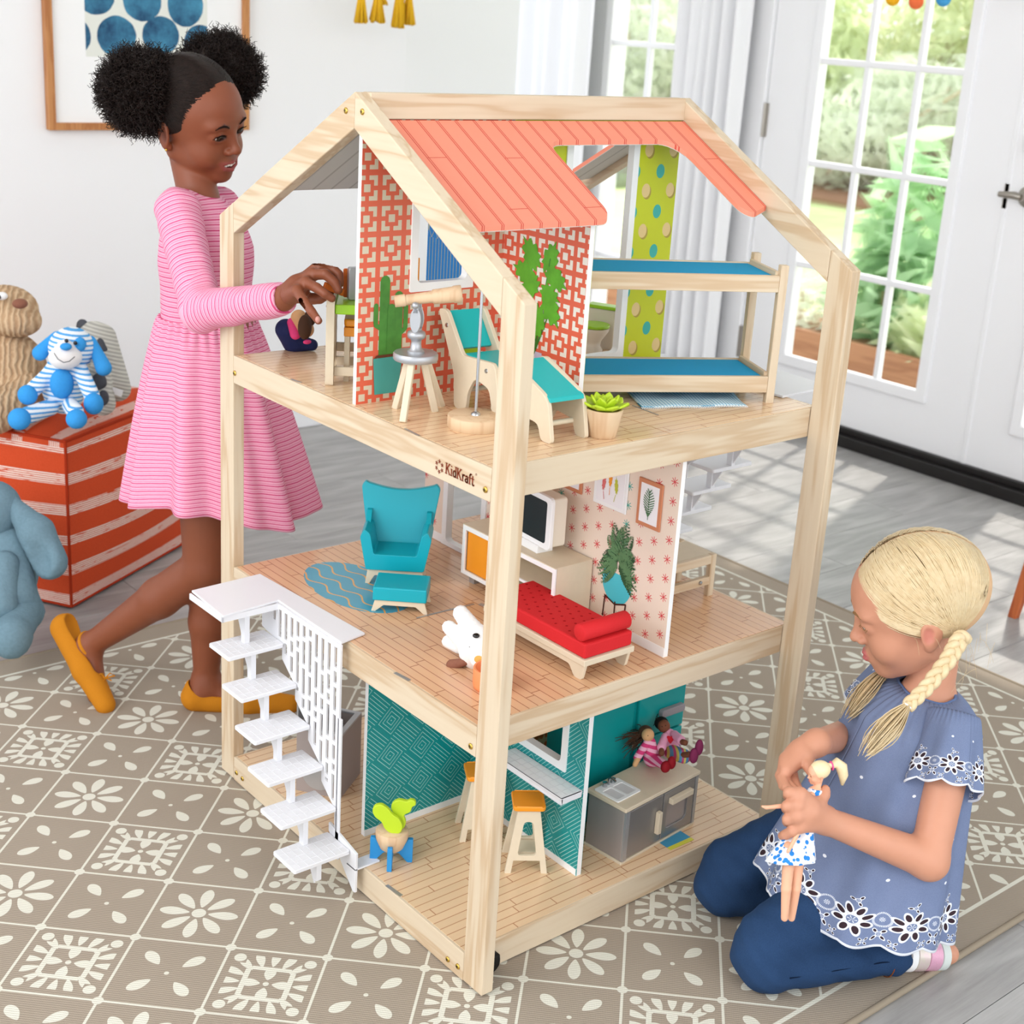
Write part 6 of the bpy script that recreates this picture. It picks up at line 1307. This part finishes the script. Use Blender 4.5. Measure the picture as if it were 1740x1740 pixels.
upd(obj('ponytail', MB().tube([hD.p((0, -.09, .07)), (0.4053, -0.2490, 0.3770), (0.4124, -0.2520, 0.3809), (0.4181, -0.2578, 0.3753), (0.4197, -0.2617, 0.3627), (0.4179, -0.2633, 0.3490)], [.003, .004, .0075, .0085, .007, .002], 12), 'dollhair', DL, smooth=2))
upd(obj('hair_band', MB().tube(ring((0.4060, -0.2495, 0.3770), (np.array((0.4147, -0.2546, 0.3795))-np.array((0.3999, -0.2463, 0.3755))), .0052, .001), .0016, 8), plain('pink_band', '#f0559a', .5), DL, smooth=True))

# ================================================================ soft furnishings and plush toys at the left
g = G('rust_canvas', .85, .15); x, y, z = g.xyz(); g.co2 = g.co
n = g.noise(g.co, 700, 2); nl = g.noise(g.vec(x*30, y*30, z*400), 1., 2)
def band(c, w_, per): f = ((c/per).fr()-.5).abs()*per; return f.lt(w_)*(((c/.0047).fr()).lt(.62))
side_ = band(z+.012+(x*4).sin()*.0, .0125, .072)*z.lt(.385); top_ = band(y+.02, .014, .098)*z.gt(.385)
wh = side_.mx(top_)*nl.gt(.36); g.col(g.mix(wh, g.mix(n, hx('#b83a1b'), hx('#dd5a32')), hx('#ecd9cc'))); g.bump(n, .3, .001); M['rust_canvas'] = g.m
pf = thing('pouf', 'square rust red pouf with broken white stripes and three plush toys on top', 'pouf', (.066, 1.606, 0), radians(30.6))
S_ = .47; HH = .405
def cubef(u, v, face):
    a, b = u*2-1, v*2-1; bul = .030*(1-a*a)*(1-b*b); r_ = 1
    sq = lambda t: t*(1-.0)
    if face == 'f': return (S_*u, -bul, .008+(HH-.012)*v+.0*bul)
    if face == 'l': return (-bul, S_*u, .008+(HH-.012)*v)
    if face == 'r': return (S_+bul, S_*u, .008+(HH-.012)*v)
    if face == 'b': return (S_*u, S_+bul, .008+(HH-.012)*v)
    if face == 't': return (S_*u, S_*v, HH-.004+.022*(1-a**4)*(1-b**4))
    return (S_*u, S_*v, .008)
mb = MB()
for f_ in 'flrbtd': mb.grid(lambda u, v: cubef(u, v, f_), 14, 14)
obj('cover', mb, 'rust_canvas', pf, smooth=True, bevel=0)
M['rustp'] = plain('rust_piping', '#a8351a', .85, .1)
for a, b in (((0, 0, .008), (0, 0, HH)), ((S_, 0, .008), (S_, 0, HH)), ((0, S_, .008), (0, S_, HH)), ((0, 0, HH-.004), (S_, 0, HH-.004)), ((0, 0, HH-.004), (0, S_, HH-.004)), ((0, 0, .008), (S_, 0, .008)), ((0, 0, .008), (0, S_, .008))): obj('seam', MB().tube([a, b], .0035, 8), 'rustp', pf, smooth=True)
def plush(name, label, base, parts, mats, eyes_=(), h_=.004, group=None):
    t = thing(name, label, 'soft toy', base, 0, group); iv = Matrix.Translation(-Vector(base))
    for nm, prs, mt, dsp in parts: o = body(nm, [nets(prs, h_, None, disp=dsp)], mt, t); o.matrix_parent_inverse = iv
    for nm, c_, r_, mt in eyes_: o = obj(nm, MB().ball(c_, r_, 14, 10), mt, t, smooth=2); o.matrix_parent_inverse = iv
    return t
def fuzz(a=.0006, f=900.): return lambda P: a*np.sin(P[:, 0]*f)*np.sin(P[:, 1]*f*1.1)*np.sin(P[:, 2]*f*.93)
g = G('blue_stripe_plush', .95, .1); x, y, z = g.xyz(); n = g.noise(g.co, 300, 3); st = ((z+x*.12+n*.0012)/.0098).fr().lt(.42); g.col(g.mix(st, hx('#eef3f8'), hx('#5aa6e0'))); g.bump(n, .6, .002); M['bstripe'] = g.m
M['bplush'] = plain('blue_plush', '#3f9be0', .95, .1, 0, .6, 300, .08); M['wplush'] = plain('white_plush', '#f2f0ee', .95, .1, 0, .6, 300, .03)
cord = G('beige_corduroy_plush', .95, .1); x, y, z = cord.xyz(); n = cord.noise(cord.co, 40, 3); w_ = ((x*1.0+y*-.6+n*.02)*420).sin()*.5+.5; cord.col(cord.mix(w_*.6+n*.4, hx('#a98462'), hx('#dcbf9c'))); cord.bump(w_, .8, .004); M['cord'] = cord.m
cord = G('grey_corduroy_plush', .95, .1); x, y, z = cord.xyz(); w_ = ((z*1.2+x*.4)*620).sin()*.5+.5; cord.col(cord.mix(w_, hx('#a9a69e'), hx('#d3d0c7'))); cord.bump(w_, .6, .002); M['gcord'] = cord.m
M['gdark'] = plain('charcoal_plush', '#55565c', .95, .1, 0, .5, 200, .15); M['bgplush'] = plain('blue_grey_plush', '#6f8a97', .95, .1, 0, .9, 160, .16); M['brown'] = plain('brown_nose', '#8a5a48', .8, .2, 0, .3, 300, .1); M['eyeb'] = plain('black_bead', '#0d0d0f', .2, .6)
dd = 3.08
plush('striped_plush_dog', 'blue and white striped plush dog sitting on the rust pouf', (0.0628, 1.6102, 0.4685),
    [('body', [ell((0.0814, 1.6414, 0.5147), (.046, .044, .060), k=.01), cap((0.0792, 1.6375, 0.5663), (0.0791, 1.6399, 0.5393), .028, .034, k=.02), cap((0.0600, 1.6366, 0.5581), (0.0046, 1.6261, 0.5194), .017, .017, k=.01), cap((0.1034, 1.6008, 0.5615), (0.1029, 1.5413, 0.5176), .017, .017, k=.01), cap((0.0380, 1.6096, 0.4825), (-0.0219, 1.5894, 0.4768), .018, .019, k=.01), cap((0.0719, 1.5828, 0.4875), (0.0548, 1.5168, 0.4931), .018, .018, k=.01)], 'bstripe', fuzz()),
     ('head', [ell((0.1004, 1.6343, 0.6018), (.050, .048, .047), k=.01)], 'bstripe', fuzz()), ('muzzle', [ell((0.0693, 1.5953, 0.5938), (.036, .030, .026), k=.01), ell((0.0751, 1.6044, 0.6107), (.020, .02, .02), k=.012)], 'wplush', fuzz()),
     ('paw', [ell((-0.0072, 1.6198, 0.5132), (.021, .021, .022))], 'bplush', fuzz()), ('paw', [ell((0.0993, 1.5248, 0.5037), (.021, .021, .024))], 'bplush', fuzz()), ('foot', [ell((-0.0427, 1.5786, 0.4745), (.024, .023, .024))], 'bplush', fuzz()), ('foot', [ell((0.0430, 1.4832, 0.4876), (.022, .022, .021))], 'bplush', fuzz()),
     ('ear', [cap((0.0827, 1.6727, 0.6243), (0.0453, 1.6754, 0.5878), .010, .017, k=.01)], 'bplush', fuzz()), ('ear', [cap((0.1398, 1.6217, 0.6191), (0.1476, 1.5787, 0.5657), .010, .018, k=.01)], 'bplush', fuzz()), ('chest_patch', [ell((0.0625, 1.6034, 0.5338), (.026, .020, .034))], 'bplush', fuzz()), ('eye_patch', [ell((0.1011, 1.5904, 0.6203), (.014, .012, .016))], 'bplush', fuzz())],
    None, [('eye', (0.0727, 1.5939, 0.6300), .0045, 'eyeb'), ('eye', (0.0858, 1.5786, 0.6269), .0045, 'eyeb'), ('nose', (0.0641, 1.5770, 0.6216), (.0125, .0125, .008), 'bplush')])
sm = [D_ for D_ in ((0.0388, 1.5796, 0.6094), (0.0412, 1.5676, 0.5989), (0.0490, 1.5557, 0.5931), (0.0598, 1.5504, 0.5957), (0.0723, 1.5516, 0.6044))]
for o in C.objects:
    if o.name.startswith('striped_plush_dog'): o2_ = obj('mouth', MB().tube(sm, .0009, 6), 'eyeb', o, smooth=True); o2_.matrix_parent_inverse = Matrix.Translation(-o.location)
plush('beige_plush_bear', 'big beige corduroy plush with brown nose at the left photo edge on the pouf', (0.0309, 1.8237, 0.4188),
    [('body', [ell((0.0374, 1.8378, 0.4981), (.085, .075, .105), k=.02), cap((0.0449, 1.7457, 0.4914), (-0.0056, 1.7215, 0.4628), .034, .040, k=.02), cap((-0.0122, 1.7394, 0.4592), (-0.0445, 1.7233, 0.4538), .045, .05, k=.02)], 'cord', fuzz(.001, 300)), ('head', [ell((0.0424, 1.8677, 0.6448), (.075, .07, .058), k=.02), ell((0.0492, 1.8021, 0.6342), (.050, .048, .036), k=.025)], 'cord', fuzz(.001, 300))],
    None, [('nose', (0.0333, 1.7473, 0.6846), (.017, .015, .011), 'brown'), ('eye_patch', (0.0138, 1.8020, 0.6929), (.013, .012, .009), 'wplush'), ('eye', (0.0031, 1.7943, 0.6925), .006, 'eyeb')])
plush('grey_plush_elephant', 'grey corduroy plush with charcoal patches half hidden behind the striped dog', (0.2113, 1.7183, 0.4363),
    [('body', [cap((0.2097, 1.7689, 0.5856), (0.2125, 1.7011, 0.4963), .040, .040, k=.02), cap((0.2332, 1.7638, 0.5887), (0.2302, 1.6938, 0.4820), .026, .030, k=.01), cap((0.1738, 1.6754, 0.5205), (0.1671, 1.6322, 0.4701), .030, .028, k=.01)], 'gcord', fuzz()), ('ear_lining', [ell((0.1889, 1.7840, 0.6121), (.014, .014, .018)), cap((0.2050, 1.7257, 0.5883), (0.2082, 1.7151, 0.5696), .008, .010)], 'gdark', fuzz()), ('patch', [ell((0.1609, 1.6368, 0.5173), (.018, .014, .022)), ell((0.1578, 1.6070, 0.4897), (.012, .012, .018), k=.001)], 'gdark', fuzz())], None)
o = obj('cloth_tag', MB().box(-.012, .012, -.0006, .0006, -.008, .008), 'white', None); o.location = (0.1993, 1.6282, 0.4931); o.rotation_euler = (.1, .3, -.6)
for q in C.objects:
    if q.name.startswith('grey_plush_elephant'): o.parent = q; o.matrix_parent_inverse = Matrix.Translation(-q.location)
plush('blue_grey_plush', 'large blue-grey floppy-eared plush slumped on the floor at the left photo edge', (-0.1603, 1.4028, 0.0159),
    [('body', [ell((-0.1127, 1.5256, 0.1743), (.075, .07, .11), k=.02), cap((-0.1060, 1.4865, 0.2262), (-0.1326, 1.4094, 0.1531), .040, .045, k=.02), cap((-0.1227, 1.4562, 0.1205), (-0.1155, 1.4047, 0.1113), .05, .040, k=.02)], 'bgplush', fuzz(.0012, 260)), ('head', [ell((-0.1250, 1.5325, 0.2967), (.060, .06, .065), k=.02)], 'bgplush', fuzz(.0012, 260)),
     ('ear', [cap((-0.0942, 1.4998, 0.3145), (-0.0719, 1.4343, 0.2698), .018, .036, k=.01), cap((-0.0719, 1.4343, 0.2698), (-0.0638, 1.3914, 0.2171), .036, .037, k=.01), ell((-0.0993, 1.3747, 0.2365), (.030, .028, .045), k=.02, sub=1)], 'bgplush', fuzz(.0012, 260)),
     ('leg', [cap((-0.1164, 1.4079, 0.1170), (-0.1702, 1.3259, 0.1083), .040, .038, k=.02), ell((-0.1803, 1.3058, 0.1057), (.040, .036, .042), k=.01)], 'bgplush', fuzz(.0012, 260)), ('arm', [cap((-0.1428, 1.4297, 0.2135), (-0.1740, 1.3740, 0.1492), .03, .032, k=.02)], 'bgplush', fuzz(.0012, 260))], None, (), .005)
# ---- framed art on the left wall
g = G('watercolour_dots', .6, .2); x, y, z = g.xyz(); n = g.noise(g.co, 14, 4, .65); n3 = g.noise(g.co, 45, 2); ins = None
for cx, cz, rx, rz in ((.671, 1.228, .058, .056), (.804, 1.236, .057, .052), (.930, 1.218, .054, .052), (.612, 1.335, .056, .052), (.749, 1.327, .058, .056), (.882, 1.322, .056, .060), (.545, 1.225, .050, .05), (1.03, 1.25, .05, .05), (.67, 1.44, .057, .053), (.80, 1.445, .057, .053), (.93, 1.44, .056, .053)):
    e = (((x-cx)/rx).sq()+((z-cz)/rz).sq()+(n3-.5)*.16).lt(1); ins = e if ins is None else ins.mx(e)
pr_ = x.gt(.579)*x.lt(.951)*z.gt(1.171)*z.lt(1.62); paper = g.mix(pr_, hx('#f7f7f7'), hx('#e6e8e0')); g.col(g.mix(ins*pr_, paper, g.mix(g.rmp(n, .3, .7), hx('#1f3f63'), hx('#4c93b5')))); M['art'] = g.m
fa = thing('framed_print', 'oak framed print of blue watercolour rounds on the left wall', 'picture', (.77, 2.62, .97))
iv = Matrix.Translation((-.77, -2.62, -.97))
mb = MB(); plate_hole(mb, [(.462, .972), (1.083, .972), (1.083, 1.80), (.462, 1.80)], [[(.482, .992), (1.063, .992), (1.063, 1.78), (.482, 1.78)]], lambda a, b: (a, 2.612, b), lambda a, b: (a, 2.638, b))
o = obj('frame', mb, 'oak', fa, bevel=.001); o.matrix_parent_inverse = iv; o = obj('print', MB().box(.482, 1.063, 2.626, 2.63, .992, 1.78), 'art', fa); o.matrix_parent_inverse = iv
# ---- tassel garland
M['gold'] = plain('yellow_yarn', '#e6b52c', .9, .1, 0, .6, 200, .15); M['cordw'] = plain('garland_string', '#e8e2d4', .9, .1)
tg_ = thing('tassel_garland', 'garland of yellow yarn tassels hanging in front of the left wall', 'garland', (1.42, 2.4, 1.36)); iv = Matrix.Translation((-1.42, -2.4, -1.36))
pts = [(1.05, 2.4, 1.60), (1.334, 2.4, 1.41), (1.386, 2.4, 1.405), (1.42, 2.4, 1.40), (1.459, 2.4, 1.403), (1.508, 2.4, 1.41), (1.80, 2.4, 1.60)]
o = obj('string', MB().tube(pts, .002, 6), 'cordw', tg_, smooth=True); o.matrix_parent_inverse = iv
for x_, zb_, w_, dy in ((1.334, 1.304, .021, 0), (1.386, 1.308, .025, -.01), (1.459, 1.296, .021, -.01), (1.512, 1.306, .022, .01), (1.42, 1.36, .018, .02), (1.488, 1.312, .014, .015)):
    mb = MB()
    for k in range(42):
        a = rng.uniform(0, 6.28); r_ = w_*rng.uniform(.2, 1)**.5; mb.tube([(x_+.2*r_*cos(a), 2.4+dy+.2*r_*sin(a), 1.40), (x_+.4*r_*cos(a), 2.4+dy+.4*r_*sin(a), 1.375), (x_+r_*cos(a), 2.4+dy+r_*sin(a), zb_+rng.uniform(-.004, .006))], .0032, 5)
    mb.tube([(x_-.007, 2.4+dy, 1.374), (x_+.007, 2.4+dy, 1.374)], .007, 8).ball((x_, 2.4+dy, 1.40), .009, 10, 8); o = obj('tassel', mb, 'gold', tg_, smooth=2); o.matrix_parent_inverse = iv
# ---- pom-pom garland in front of the door
pg = thing('pompom_garland', 'garland of felt balls hanging across the top of the glazed door', 'garland', (2.6, 1.36, 1.46)); iv = Matrix.Translation((-2.6, -1.36, -1.46))
o = obj('string', MB().tube([(2.6, 1.75, 1.60), (2.6, 1.45, 1.478), (2.6, 1.365, 1.474), (2.6, 1.272, 1.480), (2.6, 1.0, 1.58)], .0012, 6), 'cordw', pg, smooth=True); o.matrix_parent_inverse = iv
for y_, z_, c_, nm in ((1.450, 1.468, '#f2b52c', 'yellow_felt'), (1.365, 1.461, '#f0764a', 'orange_felt'), (1.272, 1.472, '#4d9fd6', 'blue_felt_ball'), (1.56, 1.515, '#f0764a', 'coral_felt'), (1.16, 1.515, '#f2b52c', 'amber_felt')):
    o = obj('felt_ball', MB().ball((2.6, y_, z_), .0215, 20, 14), plain(nm, c_, .95, .05, 0, .5, 300, .1), pg, smooth=2); o.matrix_parent_inverse = iv
# ---- wooden chair at the right edge
wc_ = thing('wooden_chair', 'orange-brown wooden chair leg showing at the right photo edge', 'chair', (2.0, .38, 0)); M['cherry'] = wood('cherry', 2, '#c56a3a', '#a8502a', 1)
for a, b in (((-.015, .001), (.03, -.03)), ((.30, .03), (.26, .0)), ((-.01, -.33), (.03, -.30)), ((.30, -.33), (.26, -.30))): obj('leg', MB().prism(rpoly(-1, 1, -1, 1, .3, 3), lambda u, v: (a[0]+u*.011, a[1]+v*.011, 0), lambda u, v: (b[0]+u*.019, b[1]+v*.019, .36)), 'cherry', wc_, smooth=False)
obj('seat', MB().box(-.0, .30, -.34, .005, .36, .38), 'cherry', wc_, bevel=.006)
# ================================================================ little dolls in the house
SK = lambda nm, c_: M.setdefault(nm, plain(nm, c_, .7, .2, 0, .2, 500, .05))
SK('doll_wood', '#d9a878'); SK('doll_brown', '#7a4a35'); SK('yarn_brown', '#4e3526'); SK('yarn_black', '#18110f'); SK('felt_red', '#8e1420'); SK('felt_plum', '#7c2a50'); SK('felt_pink', '#f0aac8'); SK('heart_red', '#c0182a'); SK('navy', '#232a56'); SK('hot_pink', '#e0447f')
g = G('pink_band_knit', .9, .1); x, y, z = g.xyz(); g.col(g.mix(((z+x*.35)/.0125).fr().lt(.5), hx('#f2b6cd'), hx('#d8447c'))); M['pband'] = g.m
g = G('rainbow_stripe', .9, .1); x, y, z = g.xyz(); f_ = ((x*.8-y*.6)/.011).fr(); g.col(g.mix(f_.lt(.3), g.mix(f_.lt(.6), hx('#5e93b5'), hx('#d9c56a')), hx('#c9537f'))); M['rainb'] = g.m
ZK = Z1+.104
def yarn(t, c_, dirs, n_, L_, mt, seed, r_=.0009):
    rg_ = np.random.default_rng(seed); P_ = []
    for k in range(n_):
        d = np.array(dirs)+rg_.normal(size=3)*.35; s0 = np.array(c_)+rg_.normal(size=3)*.004; P_.append([s0+d*L_*t_+np.array((0, 0, -.010))*t_*t_+rg_.normal(size=3)*.0008 for t_ in np.linspace(0, 1, 7)])
    o = tubes_obj('yarn_hair', np.array(P_), r_, mt, t); o.matrix_parent_inverse = Matrix.Translation(-t.location)
t = plush('rag_doll', 'brown haired rag doll in pink striped outfit sitting on the kitchen unit', (0.4708, 0.1534, 0.1678), [('body', [cap((0.4714, 0.1601, 0.2046), (0.4746, 0.1542, 0.1774), 0.0103, 0.0152, k=.004), cap((0.4626, 0.1596, 0.2052), (0.4398, 0.1553, 0.1888), 0.0061, 0.0066, k=.003), cap((0.4678, 0.1451, 0.1816), (0.4572, 0.1079, 0.1915), 0.0091, 0.0079, k=.003)], 'pband', None),
    ('head', [ell((0.4686, 0.1632, 0.2183), (0.0106, 0.0106, 0.0112)), cap((0.4378, 0.1530, 0.1872), (0.4318, 0.1515, 0.1798), 0.0051, 0.0043, k=.001)], 'doll_wood', None), ('shoe', [ell((0.4511, 0.1007, 0.1936), (0.0091, 0.0075, 0.0103))], 'felt_red', None), ('shoe', [ell((0.4620, 0.0986, 0.1988), (0.0075, 0.0073, 0.0115))], 'felt_red', None), ('hair', [ell((0.4742, 0.1743, 0.2161), (0.0127, 0.0127, 0.0127)), ell((0.4623, 0.1503, 0.2228), (0.0085, 0.0073, 0.0097), k=.002, sub=1)], 'yarn_brown', None)], None, [('eye', (0.4616, 0.1566, 0.2223), .0009, 'eyeb')], .0012)
yarn(t, (0.4689, 0.1742, 0.2132), (-.75, .5, -.25), 46, .026, 'yarn_brown', 3)
t = plush('rag_doll', 'dark haired rag doll in pink shirt with red heart sitting on the kitchen unit', (0.5115, 0.1391, 0.1765), [('shirt', [cap((0.5149, 0.1578, 0.2082), (0.5127, 0.1497, 0.1846), 0.0103, 0.0164, k=.004), cap((0.5137, 0.1449, 0.2144), (0.5042, 0.1207, 0.2173), 0.0071, 0.0079, k=.003), cap((0.5009, 0.1539, 0.2097), (0.4814, 0.1417, 0.2011), 0.0066, 0.0079, k=.003)], 'felt_pink', None),
    ('trousers', [cap((0.5062, 0.1393, 0.1858), (0.4957, 0.1031, 0.1983), 0.0127, 0.0122, k=.003)], 'rainb', None), ('head', [ell((0.5101, 0.1673, 0.2209), (0.0106, 0.0106, 0.0112)), cap((0.4977, 0.1107, 0.2205), (0.4965, 0.1044, 0.2227), 0.0049, 0.0051, k=.001), cap((0.4768, 0.1370, 0.2004), (0.4718, 0.1316, 0.1977), 0.0042, 0.0051, k=.001), cap((0.4904, 0.1013, 0.2030), (0.4872, 0.0833, 0.2135), 0.0049, 0.0049, k=.001)], 'doll_brown', None),
    ('shoe', [ell((0.4839, 0.0713, 0.2180), (0.0079, 0.0071, 0.0140))], 'felt_plum', None), ('shoe', [ell((0.4926, 0.0695, 0.2313), (0.0073, 0.0066, 0.0145))], 'felt_plum', None), ('hair', [ell((0.5143, 0.1772, 0.2208), (0.0122, 0.0122, 0.0115)), ell((0.5012, 0.1548, 0.2247), (0.0097, 0.0085, 0.0115), k=.002, sub=1)], 'yarn_black', None)], None, [('eye', (0.5007, 0.1627, 0.2246), .0009, 'eyeb'), ('eye', (0.5056, 0.1594, 0.2269), .0009, 'eyeb')], .0012)
yarn(t, (0.5107, 0.1770, 0.2253), (.1, .3, .9), 14, .012, 'yarn_black', 5)
hc_ = Vector((0.5022, 0.1426, 0.2100)); rv, uv_ = Vector(RV), Vector(UV); hp_ = [(0, -.0083), (.0065, .0005), (.0058, .0050), (.003, .0062), (0, .0040), (-.003, .0062), (-.0058, .0050), (-.0065, .0005)]
o = obj('heart', MB().prism(smooth_poly(hp_, .002), lambda a, b: tuple(hc_+rv*a+uv_*b-F*.0004), lambda a, b: tuple(hc_+rv*a+uv_*b-F*.0012)), 'heart_red', t); o.matrix_parent_inverse = Matrix.Translation(-t.location)
t = plush('rag_doll', 'rag doll in navy and pink lying behind the plywood desk', (0.1058, 0.6934, 0.8059), [('body', [cap((0.0921, 0.7163, 0.8324), (0.1100, 0.7193, 0.8100), .018, .020, k=.01), cap((0.1097, 0.7188, 0.8082), (0.1319, 0.6989, 0.8062), .014, .010, k=.01)], 'navy', None), ('collar', [cap((0.0937, 0.7005, 0.8474), (0.0953, 0.6915, 0.8292), .008, .009, k=.004)], 'hot_pink', None), ('head', [cap((0.1039, 0.6953, 0.8555), (0.1100, 0.6826, 0.8377), .0135, .0135, k=.004)], 'doll_wood', None), ('hair', [ell((0.0987, 0.6679, 0.8456), (.012, .010, .021)), ell((0.1156, 0.6793, 0.8576), (.010, .010, .014), k=.006)], 'yarn_brown', None), ('bow', [ell((0.1007, 0.6631, 0.8218), (.008, .004, .004))], 'hot_pink', None)], None, (), .002)
t = plush('white_plush_puppy', 'small white plush puppy with brown ear lying on the middle storey floor', (0.1058, 0.1899, 0.4351), [('body', [ell((0.1203, 0.1998, 0.4495), (0.0295, 0.0283, 0.0330), k=.01), cap((0.1212, 0.2085, 0.4719), (0.1221, 0.2474, 0.4886), 0.0150, 0.0120, k=.008), cap((0.1091, 0.2098, 0.4503), (0.1051, 0.2529, 0.4673), 0.0125, 0.0105, k=.006), cap((0.1092, 0.2313, 0.4437), (0.1078, 0.2561, 0.4420), 0.0115, 0.0100, k=.006)], 'wplush', fuzz(.0006, 700.)), ('ear', [cap((0.0978, 0.1967, 0.4353), (0.0868, 0.2176, 0.4238), 0.0053, 0.0088, k=.004)], 'brown', None)], None,
    [('nose', (0.1062, 0.1883, 0.4786), (0.0054, 0.0054, 0.0035), 'eyeb'), ('eye', (0.0977, 0.1902, 0.4619), .0025, 'eyeb')], .0016)
tgp = Vector((0.0922, 0.1641, 0.4547)); o = obj('round_tag', MB().prism([(.0115*cos(a), .0125*sin(a)) for a in np.linspace(0, 2*pi, 20, endpoint=False)], lambda a, b: tuple(tgp+rv*a+uv_*b), lambda a, b: tuple(tgp+rv*a+uv_*b+F*.0008)), 'white', t); o.matrix_parent_inverse = Matrix.Translation(-t.location)
o2 = obj('tag_patch', MB().prism([(.0065*cos(a)+.001, .0055*sin(a)-.001) for a in np.linspace(0, 2*pi, 16, endpoint=False)], lambda a, b: tuple(tgp+rv*a+uv_*(b)-F*.0003), lambda a, b: tuple(tgp+rv*a+uv_*b-F*.0001)), plain('tag_ochre', '#d9a84e', .5), t); o2.matrix_parent_inverse = Matrix.Translation(-t.location)

def flush(): pass
